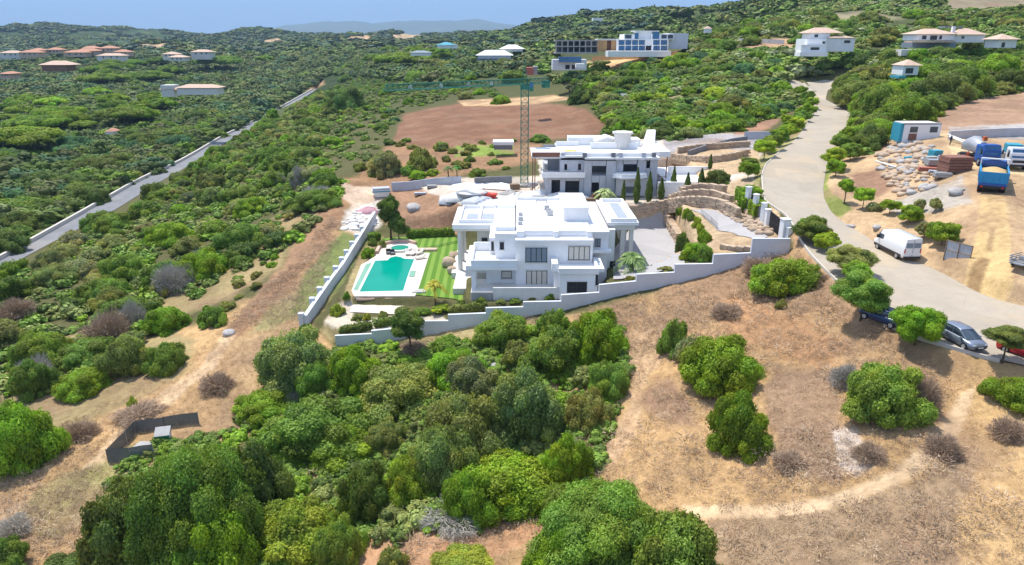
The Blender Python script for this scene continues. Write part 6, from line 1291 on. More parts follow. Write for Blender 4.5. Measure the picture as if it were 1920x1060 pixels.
for (u0, u1, vt, vb, t, lb, mt) in [(0,36,98,108,900,'leftmost pale house of the red-roofed estate','white'),(36,72,97,105,880,'long low terracotta house at the left of the estate','tilepale'),(55,78,93,98,920,'terracotta roof raised behind the long low house','tilepale'),(87,112,92,98,930,'small terracotta block in the middle of the estate','tilepale'),(120,160,97,104,890,'long terracotta house right of the estate centre','tilepale'),(140,180,94,101,905,'terracotta house second from the right in the estate','tilepale'),(154,180,89,96,925,'highest terracotta house of the estate','brick'),(187,215,89,96,920,'terracotta house at the right end of the estate','brick'),(182,229,103,112,860,'white house in front of the right end of the estate','white'),(213,240,96,103,900,'pale house behind the white one','tilepale'),(305,330,100,110,800,'white villa on the wooded slope right of the estate','white'),(316,345,106,112,790,'white villa with a flat roof among trees','white'),(358,394,96,109,820,'long white building with a stepped roof in the far wood','white'),(0,18,137,146,600,'pale house at the left edge of the valley','tilepale')]:
    y = t; house_block('estate_house', lb, 'house', [('wall', [(u0, u1, vt + 1.5, vb + 3, y, 14)], 'tilepale' if mt != 'white' else 'offwhite')], roofs=[('roof', u0, u1, vt + 1.6, vt - 3, y, 14, 'tile' if mt != 'white' else 'tilepale', 1.2)], wins=[(u0 + (u1 - u0) * k - 1.5, u0 + (u1 - u0) * k + 1.5, vt + 3, vt + 6, y, 1, 1, 'glass') for k in (.25, .55, .8)], group='houses of the distant estate')
house_block('brown_house', 'house with a wide brown tiled roof in front of the distant estate', 'house', [('wall', [(78,125,122,134,560,12)], 'rust')], roofs=[('roof',74,130,122,114,560,14,'tilepale',1)])
house_block('farmhouse', 'long low house with a pale pinkish roof above the oak wood', 'house', [('wall', [(302,326,160,182,330,6),], 'offwhite'), ('main_wall', [(332,408,166,178,322,7)], 'offwhite')], roofs=[('roof',300,332,168,159,330,8,'tilepale',.4),('roof',330,408,165,158,322,8,'tilepale',.5)])
house_block('red_roof_shed', 'tiny shed with a red roof in the shade of the oak wood', 'shed', [('wall', [(198,211,247,252,225,3)], 'offwhite')], roofs=[('roof',197,212,247,240,225,4,'tile',.2)])
house_block('ridge_building', 'flat white building on the ridge line', 'building', [('wall', [(1112,1131,34,39,640,10)], 'white')])
house_block('white_cabin', 'tiny white cabin on the slope above the apartment block', 'cabin', [('wall', [(1323,1334,54,62,380,4)], 'white')], roofs=[('roof',1322,1335,54,49,380,4,'tilepale',.2)])
house_block('site_shed', 'small shed with a white flat roof at the near edge of the brown field', 'shed', [('wall', [(926,961,272,281,170,4)], 'darkconc'), ('roof', [(924,963,266.5,272.4,169.8,4.6)], 'white')])
# hillside retaining walls
for i, (pts, h, mt, lb) in enumerate([([(1385,80),(1410,80),(1440,82),(1470,83)],1.8,'offwhite','cream retaining wall on the clearing left of the hillside villa'),([(1110,116),(1150,112),(1200,110),(1270,107)],2.5,'ochre','sandy embankment wall under the white apartment block'),([(735,358),(765,356),(790,353)],1.8,'greyrender','grey block wall above the rubble, left section'),([(790,350),(830,346),(865,344)],1.5,'greyrender','grey block wall above the rubble, middle section'),([(890,352),(925,349),(960,348)],2.0,'darkconc','dark grey block wall beside the crane foot'),([(1395,262),(1420,262),(1452,262)],1.8,'greyrender','pale grey wall by the kerb where the terraces end'),([(1290,293),(1330,280),(1370,270),(1400,265)],1.2,'darkconc','dark retaining wall climbing behind the stone terraces'),([(1778,262),(1830,258),(1880,256),(1960,254)],1.5,'greyrender','long grey wall at the back of the earthworks'),([(1150,181),(1175,183)],1.2,'white','short white wall in the scrub behind the brown field')]):
    P = resample(np.array([tuple(gp(u, v)) for u, v in pts]), 14); t = thing('retaining_wall', lb, 'wall', tuple(P[7])); under(wallpath('wall_panel', P, .4, h, [M[mt]], base=1.0), t)
# ------------------------------------------------------------------ vehicles
def wheel(root, x, y, r=.33, w=.22):
    b = MB(); b.tube((0, -w / 2, 0), (0, w / 2, 0), r, n=20); o = b.build('wheel', [M['rubber']], root); o.location = (x, y, r)
    c = MB(); s = 1 if y > 0 else -1; c.tube((0, s * w * .3, 0), (0, s * (w / 2 + .012), 0), r * .62, n=14); c.build('rim', [M['steel']], o)
def car(loc, rz, paint, label, L=4.3, W=1.78, H=1.5, hood=.28, deck=.06):
    t = thing('parked_car', label, 'car', loc, rz); h2 = W / 2
    st = [(-L/2, .38, .78, .80), (-L/2+.12, .25, .92, .93), (-L*.3, .22, .95, 1.0), (0, .22, .95, 1.0), (L*.2, .22, .94, 1.0), (L*.36, .24, .86, .97), (L/2-.15, .28, .74, .88), (L/2, .38, .62, .74)]
    rings = [[(x, -h2*k*.93, zb), (x, -h2*k, zb+.18), (x, -h2*k, zt_-.12), (x, -h2*k*.88, zt_), (x, h2*k*.88, zt_), (x, h2*k, zt_-.12), (x, h2*k, zb+.18), (x, h2*k*.93, zb)] for x, zb, zt_, k in st]
    MB().loft(rings).build('body', [M[paint]], t)
    gs_ = [(-L*.47, .90, .90, .80), (-L*.40, .92, H-.20, .74), (-L*.26, .93, H-.05, .72), (0, .93, H-.03, .72), (L*.10, .93, H-.10, .72), (L*.32, .86, .89, .80)]
    MB().loft([[(x, -h2*.88, zb), (x, -h2*k, zt_), (x, h2*k, zt_), (x, h2*.88, zb)] for x, zb, zt_, k in gs_]).build('glasshouse', [M['glass']], t)
    MB().loft([[(x, -h2*.76*k, z_-.03), (x, -h2*.7*k, z_+.03), (x, h2*.7*k, z_+.03), (x, h2*.76*k, z_-.03)] for x, z_, k in ((-L*.42, H-.22, .98), (-L*.26, H-.03, 1), (0, H, 1), (L*.10, H-.08, .98))]).build('roof', [M[paint]], t)
    b = MB()
    for s in (-1, 1):
        for (x0, z0, x1, z1) in ((L*.32, .88, L*.10, H-.10), (-L*.05, .92, -L*.05, H-.03), (-L*.46, .88, -L*.38, H-.18), (-L*.27, .92, -L*.25, H-.05)): b.tube((x0, s*h2*.87, z0), (x1, s*h2*.735, z1), .035, n=5)
    b.build('pillar', [M[paint]], t)
    for x in (-L*.31, L*.31):
        for y in (-h2*.93, h2*.93): wheel(t, x, y)
    for s in (-1, 1):
        MB().box(L/2-.22, L/2-.05, s*h2*.62-.15, s*h2*.62+.15, .55, .70).build('headlight', [M['lamp']], t, .03); MB().box(-L/2-.01, -L/2+.12, s*h2*.66-.10, s*h2*.66+.10, .62, .90).build('tail_light', [M['tail']], t, .02); MB().box(L*.19, L*.25, s*h2*1.0-.10 if s<0 else h2*.98, s*h2*.98 if s<0 else h2*1.1, .92, 1.05).build('wing_mirror', [M[paint]], t, .02)
    MB().box(L/2-.06, L/2+.03, -.55, .55, .34, .46).build('bumper', [M['black']], t, .02); MB().box(L/2+.02, L/2+.045, -.26, .26, .42, .52).build('number_plate', [M['white']], t)
    return t
def heading(u0, v0, u1, v1): a, b = gp(u0, v0), gp(u1, v1); return math.atan2(b.y - a.y, b.x - a.x)
HK = heading(1740, 655, 1833, 688)                      # direction of the kerb
def roadp(u, v): p = gp(u, v); p.z += .10; return tuple(p)
car(roadp(1796, 655), heading(1777, 640, 1822, 668) - .12, 'greycar', 'grey metallic hatchback parked with its nose to the camera', 4.5, 1.82, 1.55)
car(roadp(1652, 616), HK + math.pi - .12, 'bluecar', 'dark blue car in the shade of the street tree, its tail light showing', 4.4, 1.8, 1.48)
car(roadp(1917, 684), HK + .02, 'redcar', 'bright red car at the right edge behind the slender street tree', 4.2, 1.76, 1.5)
def van():
    p = roadp(1680, 462); t = thing('delivery_van', 'tall white panel van parked on the pale street beside the site', 'van', p, heading(1695, 470, 1660, 450)); t.scale = (1.12, 1.12, 1.12); L, W, H = 5.9, 2.0, 2.6; h2 = W/2
    st = [(-L/2, .45, H-.05, .97), (-L/2+.15, .42, H, 1.0), (L*.18, .42, H, 1.0), (L*.26, .42, H-.12, .98), (L*.36, .42, 1.75, .97), (L*.40, .42, 1.32, .96), (L/2-.05, .45, 1.05, .88), (L/2, .5, .85, .8)]
    MB().loft([[(x, -h2*k*.96, zb), (x, -h2*k, zb+.2), (x, -h2*k, min(zt_-.1, 1.3)), (x, -h2*k*.86, zt_), (x, h2*k*.86, zt_), (x, h2*k, min(zt_-.1, 1.3)), (x, h2*k, zb+.2), (x, h2*k*.96, zb)] for x, zb, zt_, k in st]).build('body', [M['whitepaint']], t)
    b = MB(); b.add([(L*.27, -h2*.86, H-.22), (L*.27, h2*.86, H-.22), (L*.395, h2*.88, 1.38), (L*.395, -h2*.88, 1.38), (L*.285, -h2*.86, H-.2), (L*.285, h2*.86, H-.2), (L*.41, h2*.88, 1.40), (L*.41, -h2*.88, 1.40)], [(0,1,2,3),(7,6,5,4),(0,4,5,1),(2,6,7,3),(1,5,6,2),(3,7,4,0)]); b.build('windscreen', [M['glass']], t)
    for s in (-1, 1):
        b = MB(); b.box(L*.17, L*.33, s*h2*.93-.05, s*h2*.93+.05, 1.42, 2.0); b.build('side_window', [M['glass']], t); b = MB(); b.box(-L/2+.4, L/2-.4, s*h2*.985-.03, s*h2*.985+.03, .42, .72); b.build('side_trim', [M['black']], t); MB().box(-L/2-.02, -L/2+.08, s*h2*.88-.07, s*h2*.88+.07, 1.0, 1.45).build('tail_light', [M['tail']], t)
        MB().box(L*.30, L*.34, s*h2*1.12-.1, s*h2*1.12+.1, 1.45, 1.8).build('wing_mirror', [M['black']], t, .02); MB().box(L/2-.2, L/2-.02, s*h2*.62-.14, s*h2*.62+.14, .85, 1.05).build('headlight', [M['lamp']], t)
        for x in (-L*.30, L*.32): wheel(t, x, s*h2*.9, .36)
    b = MB(); b.box(-L/2-.03, -L/2, -.02, .02, .6, 2.45); b.box(-L/2-.03, -L/2, -.8, -.08, 1.55, 2.1); b.box(-L/2-.03, -L/2, .08, .8, 1.55, 2.1); b.build('rear_window', [M['shutter']], t); MB().box(-L/2-.10, -L/2+.1, -h2*.95, h2*.95, .38, .60).build('bumper', [M['black']], t, .02); MB().box(-L/2-.045, -L/2-.03, -.26, .26, .85, .98).build('number_plate', [M['white']], t)
van()
def dump_truck():
    p = gp(1857, 362); rz = heading(1857, 362, 1858, 335); t = thing('dump_truck', 'light blue dump truck loaded with yellow sand, its tailgate towards the road', 'dump truck', tuple(p), rz); t.scale = (1.22,) * 3
    # +x = forward (away from the camera)
    b = MB(); b.box(0, 7.2, -.45, .45, .7, 1.0); b.box(-.1, .2, -1.1, 1.1, .55, .85); b.build('chassis', [M['black']], t)
    b = MB(); b.add([(0, -1.2, 1.1), (5.2, -1.2, 1.1), (5.2, 1.2, 1.1), (0, 1.2, 1.1), (0, -1.28, 2.1), (5.2, -1.28, 2.3), (5.2, 1.28, 2.3), (0, 1.28, 2.1)], [(0,3,2,1),(0,1,5,4),(1,2,6,5),(2,3,7,6),(3,0,4,7)])
    b.box(-.08, 0, -1.26, 1.26, 1.05, 2.3); 
    for y in (-1.0, -.5, 0, .5, 1.0): b.box(-.16, -.08, y - .05, y + .05, 1.1, 2.25)
    for x in (.3, 1.3, 2.3, 3.3, 4.3, 5.0):
        for s in (-1, 1): b.box(x - .05, x + .05, s * 1.3 - .06, s * 1.3 + .06, 1.1, 2.15)
    b.box(0, 5.2, -1.34, -1.2, 2.1, 2.3); b.box(0, 5.2, 1.2, 1.34, 2.1, 2.3); b.build('dump_body', [M['skyblue']], t, .02)
    b = MB(); b.box(-.2, -.05, -1.28, 1.28, .85, 1.1); b.build('rear_bar', [M['bluep']], t)
    rings = []; 
    for x in np.linspace(.1, 5.0, 9): q = math.sin((x) / 5.1 * math.pi) * .45; rings.append([(x, y, 1.9 + (q + .12) * math.cos(y / 1.2 * 1.35)) for y in np.linspace(-1.18, 1.18, 9)] + [(x, 1.18, 1.2), (x, -1.18, 1.2)])
    MB().loft(rings).build('sand_load', [M['sand']], t)
    b = MB(); arc = [(5.25, 1.3 * math.cos(a), 2.2 + .75 * math.sin(a)) for a in np.linspace(0, math.pi, 13)]; b.loft([[ (5.2, y, z) for x, y, z in arc] + [(5.2, -1.3, 1.2), (5.2, 1.3, 1.2)], [(5.35, y, z) for x, y, z in arc] + [(5.35, -1.3, 1.2), (5.35, 1.3, 1.2)]], sm=False); b.build('headboard', [M['bluep']], t)
    b = MB(); b.box(5.1, 5.6, -1.34, 1.34, 2.95, 3.05); b.box(5.0, 5.25, -1.36, -1.26, 2.0, 3.0); b.box(5.0, 5.25, 1.26, 1.36, 2.0, 3.0); b.build('headboard_rim', [M['whitepaint']], t)
    b = MB(); b.box(5.7, 7.4, -1.15, 1.15, .8, 2.75); b.build('cab', [M['bluep']], t, .08); MB().box(7.38, 7.44, -1.0, 1.0, 1.7, 2.5).build('windscreen', [M['glass']], t)
    for s in (-1, 1): MB().box(6.1, 7.1, s * 1.16 - .02, s * 1.16 + .02, 1.7, 2.4).build('side_window', [M['glass']], t); MB().box(7.0, 7.1, s * 1.4 - .12, s * 1.4 + .12, 1.8, 2.3).build('wing_mirror', [M['black']], t); MB().box(-.16, -.08, s * .95 - .12, s * .95 + .12, .62, .8).build('tail_light', [M['tail']], t)
    for x in (.9, 2.2, 6.4):
        for s in (-1, 1): wheel(t, x, s * 1.0, .52, .5)
dump_truck()
def cab_truck(u, v, rz, paint, label, back, sc=1.1):
    p = gp(u, v); t = thing('lorry', label, 'truck', tuple(p), rz); t.scale = (sc,) * 3
    MB().box(-6.2, 1.2, -.45, .45, .6, .95).build('chassis', [M['black']], t)
    b = MB(); b.loft([[(x, -1.2, zb), (x, -1.2, zt_ - .2), (x, -1.05, zt_), (x, 1.05, zt_), (x, 1.2, zt_ - .2), (x, 1.2, zb)] for x, zb, zt_ in ((-.8, .6, 2.9), (.9, .6, 2.95), (1.25, .6, 2.2), (1.35, .55, 1.5), (1.38, .55, .9))], sm=False); b.build('cab', [M[paint]], t, .05)
    MB().add([(1.27, -1.0, 1.65), (1.27, 1.0, 1.65), (.98, 1.0, 2.75), (.98, -1.0, 2.75), (1.36, -1.0, 1.62), (1.36, 1.0, 1.62), (1.08, 1.0, 2.78), (1.08, -1.0, 2.78)], [(3,2,1,0),(4,5,6,7),(0,1,5,4),(1,2,6,5),(2,3,7,6),(3,0,4,7)]).build('windscreen', [M['glassblue']], t)
    b = MB(); b.box(1.36, 1.42, -.8, .8, .95, 1.3); b.box(1.36, 1.46, -1.15, 1.15, .45, .72); b.build('grille', [M['black']], t)
    for s in (-1, 1): MB().box(-.2, .8, s * 1.2 - .02, s * 1.2 + .02, 1.6, 2.5).build('side_window', [M['glassblue']], t); MB().box(1.38, 1.46, s * .95 - .16, s * .95 + .16, .75, .93).build('headlight', [M['lamp']], t); MB().box(1.1, 1.2, s * 1.42 - .1, s * 1.42 + .1, 1.7, 2.3).build('wing_mirror', [M['black']], t)
    if back == 'hopper':
        b = MB(); b.loft([[(x, y * k, 1.2 + 1.1 * (1 + s) * k) for y, s in ((-1.1, -.7), (-1.1, .4), (-.4, 1), (.4, 1), (1.1, .4), (1.1, -.7))] for x, k in ((-1.4, .8), (-3.5, 1.1), (-5.4, .8))]); b.build('hopper', [M['steel']], t); MB().box(-2.4, -1.9, .2, .7, 3.1, 3.7).build('beacon_box', [M['orangecl']], t)
    else: b = MB(); b.box(-6.2, -1.1, -1.25, 1.25, 1.0, 1.9); b.build('load_bed', [M['steel']], t); MB().box(-3.6, -1.4, -.9, .9, 1.9, 3.1).build('tank', [M['cyan']], t, .1)
    for x in (.4, -3.6, -5.0):
        for s in (-1, 1): wheel(t, x, s * 1.0, .5, .4)
cab_truck(1846, 309, -math.pi / 2 - .1, 'bluep', 'dark blue truck with a grey hopper facing the camera behind the sand truck', 'hopper', 1.05)
cab_truck(1902, 316, -math.pi / 2 - .35, 'whitepaint', 'white lorry at the right edge of the building site', 'bed', 1.05)
# site office
p = gp(1726, 262); o = thing('site_office', 'white site cabin with a flat roof, brown door and turquoise end on the building site', 'cabin', tuple(p), .02); w = 3.45
MB().box(-w, w, 0, 2.6, -.6, 2.75).build('wall', [M['white']], o); MB().box(-w - .35, w - .9, -.1, 2.9, 2.95, 3.1).build('roof', [M['paving']], o); MB().box(-w + .1, w, .05, 2.7, 2.753, 2.948).build('roof_edge', [M['shutter']], o); MB().box(-w - .6, -w - .003, .1, 2.9, -.3, 2.9).build('end_panel', [M['cyan']], o)
for x in (-1.6, 2.1):
    f = MB().box(x - .7, x + .7, -.05, .02, 1.35, 2.35).build('window', [M['frame']], o); MB().box(x - .6, x - .04, -.06, -.045, 1.42, 2.28).build('pane', [M['glass']], f); MB().box(x + .04, x + .6, -.06, -.045, 1.42, 2.28).build('pane', [M['glass']], f)
MB().box(-2.4, -.9, -.05, .02, -.1, 1.15).build('door', [M['rust']], o)
# corrugated panel gate at the foot of the ramp
a, b2 = gp(1769, 481), gp(1818, 486); g = thing('corrugated_panel', 'grey corrugated sheet gate standing at the foot of the sandy ramp', 'gate', tuple(a)); dv = b2 - a; H = at_y(1792, 450, a.y)[2] - a.z; mb = MB(); n = 46; f0, f1 = [], []
for i in range(n + 1): s = i / n; y = .04 * math.sin(s * 60); f0.append((dv.x * s, dv.y * s + y)); 
for th_ in (0, .03): pass
mb.add([(x, y, .1) for x, y in f0] + [(x, y, H) for x, y in f0] + [(x, y + .03, .1) for x, y in f0] + [(x, y + .03, H) for x, y in f0], [(i, i + 1, n + 2 + i, n + 1 + i) for i in range(n)] + [(2 * n + 3 + i, 2 * n + 2 + i, 3 * n + 3 + i, 3 * n + 4 + i) for i in range(n)]); mb.build('sheet', [M['tarp']], g)
mb = MB()
for s in (0, .5, 1): mb.box(dv.x * s - .05, dv.x * s + .05, dv.y * s - .12, dv.y * s - .06, -.2, H + .05)
for z in (.12, H * .55, H): mb.tube((0, -.09, z), (dv.x, dv.y - .09, z), .05, n=4)
mb.build('frame', [M['wood']], g)
# small trailer at the right edge
p = gp(1913, 503); t = thing('cart', 'small grey cart with slatted sides at the right edge beside the ramp', 'cart', tuple(p), .5); b = MB(); b.box(-1.2, 1.2, -.7, .7, .5, .6)
for z in (.75, 1.0, 1.25): b.box(-1.2, 1.2, -.74, -.7, z, z + .12); b.box(-1.2, 1.2, .7, .74, z, z + .12); b.box(-1.24, -1.2, -.7, .7, z, z + .12)
b.build('bed', [M['steel']], t)
for s in (-1, 1): wheel(t, 0, s * .8, .35, .18)
MB().box(.2, 1.1, -.5, .5, .6, 1.1).build('load', [M['darkconc']], t, .05)
# people
def person(u, v, top, legs, label, rz=0, arm=.25):
    p = gp(u, v); t = thing('person', label, 'person', tuple(p), rz); me = bpy.data.meshes.new('body')
    J = [((0,0,.95),.15),((0,0,1.2),.15),((0,0,1.42),.13),((0,0,1.52),.06),((0,.01,1.66),.10),((0,0,1.74),.07), ((-.19,0,1.42),.06),((-.25,.02,1.14),.045),((-.24,-.14,.92),.035),((.19,0,1.42),.06),((.26,0,1.14),.045),((.24,arm*-.6,.92),.035),
         ((-.10,0,.86),.09),((-.12,-.05,.48),.06),((-.12,.05,.08),.045),((-.12,-.12,.03),.035),((.10,0,.86),.09),((.12,.02,.48),.06),((.13,.12,.08),.045),((.13,-.05,.03),.035)]
    E = [(0,1),(1,2),(2,3),(3,4),(4,5),(2,6),(6,7),(7,8),(2,9),(9,10),(10,11),(0,12),(12,13),(13,14),(14,15),(0,16),(16,17),(17,18),(18,19)]
    me.from_pydata([j[0] for j in J], E, []); o = link('body', me, t); sk = o.modifiers.new('skin', 'SKIN'); 
    for i, j in enumerate(J): me.skin_vertices[0].data[i].radius = (j[1], j[1] * .8)
    me.skin_vertices[0].data[0].use_root = True; o.modifiers.new('sub', 'SUBSURF').levels = 1; o.modifiers['sub'].render_levels = 1
    mt = NT('skin_and_clothes'); sx = mt.n('ShaderNodeSeparateXYZ'); mt.l(mt.co('obj'), sx.inputs[0]); z = sx.outputs[2]; k = mt.mix(mt.mr(z, .90, .92), legs, top); k = mt.mix(mt.mr(z, 1.50, 1.51), k, (.42, .25, .17)); k = mt.mix(mt.mr(z, 1.70, 1.71), k, (.03, .02, .015)); k = mt.mix(mt.mr(z, .09, .07, 0, 1), k, (.03, .025, .02)); mt.base(k); mt.rough(.85, .2); me.materials.append(mt.m)
    return t
person(1781, 273, (.03, .04, .09), (.03, .04, .08), 'worker in dark blue clothes walking beside the site cabin', .4)
person(1812, 303, (.55, .12, .05), (.03, .05, .14), 'worker in an orange-red top and blue trousers by the stacked material', -.6)
# stacked site material
def stack(u, v, L, W, H, mat, label, name='pallet_stack', cat='stack', rz=0, layers=4, mat2=None):
    p = gp(u, v); t = thing(name, label, cat, tuple(p), rz); b = MB(); h = H / layers
    for i in range(layers): e = .04 * ((i * 7) % 3 - 1); b.box(-L/2 + e, L/2 + e, -W/2 - e, W/2 - e, .15 + i * h, .15 + (i + 1) * h - .04)
    b.build('load', [M[mat]], t, .03); b = MB(); b.box(-L/2, L/2, -W/2, W/2, .08, .15)
    for x in (-L/2 + .1, 0, L/2 - .1): b.box(x - .08, x + .08, -W/2, W/2, -.05, .08)
    b.build('pallet', [M[mat2 or 'wood']], t); return t
for a in [(1788,322,3.6,2.6,2.2,'rust','big dark-red stack of pallets with a pale cover on the building site',.05,5),(1790,303,4.2,2.4,.8,'tarp','pale covered stack behind the dark-red pallets',.05,2),(1752,297,1.6,1.4,1.2,'cyan','blue crate on the rubble by the site cabin',.2,2),(1757,312,3.2,1.4,.9,'steel','stack of grey steel panels, left of the dark-red pallets',-.15,3),
          (1743,307,1.8,1.2,1.0,'concrete','grey block stack beside the steel panels',.1,3),(1742,321,3.0,1.0,.5,'brick','low red brick pile at the edge of the rubble',-.3,2),(1766,334,2.2,1.3,.7,'steel','steel frame lying in front of the pallets',-.25,2),(1705,300,1.6,.8,.5,'cyan','small turquoise crate among the rocks',.3,1),(1755,326,2.0,.8,.4,'tarp','folded grey sheet beside the steel frame',-.4,2)]:
    stack(*a[:6], a[6], rz=a[7], layers=a[8])
for (u0, v0, u1, v1, lb) in [(1775,262,1822,274,'upper white plank leaning beside the site cabin'),(1778,266,1818,277,'lower white plank leaning beside the site cabin'),(1640,312,1680,316,'pale board lying on the slope left of the rocks')]:
    a, c = gp(u0, v0), gp(u1, v1); t = MB(); t.tube((0, 0, .9), tuple(c - a + Vector((0, 0, .25))), .16, n=4); o = t.build('plank', [M['paving']]); o.location = a; tag(o, lb, 'plank')
# rocks on the slope, each its own
rng = random.Random(5)
def rocklab(i, R, u, v, LMs, noun, r0, r1):
    q = (R - r0) / (r1 - r0); return '%s %s %s %s' % ('tiny' if q < .12 else 'small' if q < .35 else 'medium-sized' if q < .6 else 'large' if q < .85 else 'huge', 'pale' if i % 3 else 'grey', noun, min(LMs, key=lambda a: (a[0] - u) ** 2 + 2 * (a[1] - v) ** 2)[2])
LMr = [(1700,268,'just below the white site cabin'),(1735,280,'by the right corner of the site cabin'),(1752,300,'beside the blue crate'),(1705,300,'near the turquoise crate'),(1660,290,'at the upper left tip of the tipped heap'),(1680,315,'beside the pale board on the heap'),(1742,322,'around the low brick pile'),(1760,345,'below the steel frame'),(1700,335,'in the middle of the tipped heap'),(1670,350,'at the lower left of the tipped heap'),(1700,368,'at the foot of the tipped heap'),(1720,315,'left of the brick pile')]
LMb = [(1360,402,'at the driveway edge under the terraces'),(1398,382,'below the tall hedge'),(1412,405,'under the middle fence pillar'),(1440,436,'beside the slim gatepost'),(1420,438,'above the driveway near the gate'),(1385,415,'halfway down the driveway bank'),(1375,395,'at the top of the driveway bank')]
LMw = [(650,403,'at the end of the sandy track'),(700,388,'beside the skip'),(705,412,'at the tip of the long grey wall'),(665,428,'above the green grass strip'),(675,410,'in the middle of the dumped slabs')]
S = scatter([(1645,290),(1700,262),(1745,275),(1770,300),(1735,330),(1760,350),(1690,372),(1660,350),(1650,320)], 140, .25, .9, .5, 300, (), 77, 20000)
for i, (x, y, R, d, u, v) in enumerate(S): tag(boulder(x, y, gs(x, y) + R * .15, R, 1.25, 1, .7, seed=i + 20, mat='stone' if i % 3 else 'greystone'), rocklab(i, R, u, v, LMr, 'rock', .25, .9), 'rock', 'rocks tipped below the site cabin')
S = scatter([(1350,400),(1400,375),(1425,410),(1455,440),(1420,440),(1380,415)], 60, .25, .6, .7, 300, (), 78, 20000)
for i, (x, y, R, d, u, v) in enumerate(S): tag(boulder(x, y, gs(x, y) + R * .2, R, 1.25, 1, .8, seed=i + 120), rocklab(i, R, u, v, LMb, 'rock', .25, .6), 'rock', 'rocks on the bank above the driveway')
S = scatter([(645,402),(700,385),(712,415),(690,432),(642,430)], 40, .3, .9, .6, 300, (), 79, 20000)
for i, (x, y, R, d, u, v) in enumerate(S): tag(boulder(x, y, gs(x, y) + R * .05, R, 1.4, 1, .45, seed=i + 220, mat='paving'), rocklab(i, R, u, v, LMw, 'rubble slab', .3, .9).replace('pale', 'white'), 'rubble', 'white rubble slabs at the wall end')
for u, v, r, lb in [(1792,362,.9,'dark lone boulder below the pallets'),(1800,358,.5,'small boulder beside the ramp'),(1645,425,.6,'pale slab on the right verge'),(1598,412,.5,'white stone on the street edge'),(1646,392,.6,'rock among the young roadside trees'),(775,393,1.3,'pale curved rubble heap beside the brown slope'),(1010,680,.5,'grey stone under the thicket trees'),(925,690,.6,'brown stone in the thicket gap'),(430,625,.8,'flat rock in the dirt clearing')]:
    p = gp(u, v); tag(boulder(p.x, p.y, p.z + r * .2, r, 1.4, 1, .6, seed=int(u), mat='greystone'), lb, 'rock')
# heaps and gear in front of the unfinished villa
def heap(u, v, R, H, mat, label, name='tarpaulin_heap', cat='heap', sx=1.4, rz=0, seed=0):
    p = gp(u, v); n = 22; rs = []
    for k, f_ in enumerate((1, .93, .75, .45, .12)):
        rs.append([(R * sx * f_ * math.cos(a) * (1 + .18 * math.sin(3 * a + seed) + .1 * math.sin(7 * a + k)), R * f_ * math.sin(a) * (1 + .15 * math.cos(2 * a + seed)), (-.4 if k == 0 else H * (1 - f_ ** 2) * (1 + .15 * math.sin(4 * a + seed)) + .1)) for a in [2 * math.pi * i / n for i in range(n)]])
    o = MB().loft(rs).build(name, [M[mat]]); o.location = p; o.rotation_euler.z = rz; return tag(o, label, cat)
for i, a in enumerate([(860,372,2.4,1.0,'paving','white tarpaulin heap nearest the villa portico'),(880,352,3.0,.9,'white','white gravel heap behind the grey vat'),(905,350,3.2,.8,'paving','wide white heap in the middle of the yard'),(935,352,3.0,.8,'white','white heap right of the middle one'),(900,378,2.4,.8,'tarp','grey-white sheet heap behind the portico roof'),(925,385,1.8,.9,'white','bright heap close behind the villa roof'),(980,372,2.2,1.2,'paving','white heap left of the unfinished villa'),(1010,366,1.8,.9,'white','small white heap at the unfinished villa corner'),(1050,370,2.0,.8,'paving','pale heap before the dark garage opening'),(1080,371,1.8,.7,'tarp','grey heap before the unfinished villa'),(845,378,1.6,.7,'tarp','grey sheet heap at the brown slope'),(690,398,1.7,1.0,'pink','pink wrapped pile beside the tall dark tree'),(955,365,1.6,.7,'concrete','grey cement heap by the crane')]): heap(*a, seed=i)
def vat(u, v, R, H, mat, label, name, cat, sx=1.0, rz=0):
    p = gp(u, v); t = thing(name, label, cat, tuple(p), rz); q = [(R * sx * math.cos(a), R * math.sin(a)) for a in [2 * math.pi * i / 24 for i in range(24)]]; b = MB(); b.prism([(x * .8, y * .8) for x, y in q], -.1, H * .15); b.loft([[(x * k, y * k, z) for x, y in q] for k, z in ((.8, .1), (1, H * .8), (1.04, H), (.9, H), (.7, H * .3))]); b.build('shell', [M[mat]], t); return t
vat(885, 371, 2.3, 1.1, 'steel', 'grey metal vat standing among the white heaps', 'vat', 'vat', 1.3); vat(917, 371, 1.3, .8, 'red', 'bright red-orange oval tub beside the grey vat', 'tub', 'tub', 1.25)
a, c = gp(905, 360), gp(990, 366); b = MB(); b.tube((0, 0, .6), tuple(c - a + Vector((0, 0, .6))), .12, n=5); o = b.build('beam', [M['rust']]); o.location = a; tag(o, 'long rusty beam lying across the yard heaps', 'beam')
for a in [(965,355,2.0,1.2,1.0,'wood','wooden formwork stack at the crane foot',.2,4),(1000,352,1.6,1.0,1.0,'tarp','grey stack between the crane and the unfinished villa',0,3),(945,340,1.4,1.0,.7,'wood','small timber stack behind the crane yard',-.3,3),(1120,372,2.0,.9,.8,'rust','reddish stack before the unfinished villa wall',.1,3),(1010,374,2.4,.8,.6,'steel','steel mesh stack before the unfinished villa',.15,3),(1105,377,2.2,.6,.4,'wood','low board stack behind the villa roof',0,2),(985,386,1.2,.8,.7,'concrete','block stack behind the villa roof edge',0,3),(810,353,2.0,1.0,.5,'concrete','flat slab stack on the brown ground below the grey wall',.1,2),(788,366,2.4,1.0,.4,'tarp','pale slab stack on the brown slope',.1,2)]: stack(*a[:6], a[6], rz=a[7], layers=a[8])
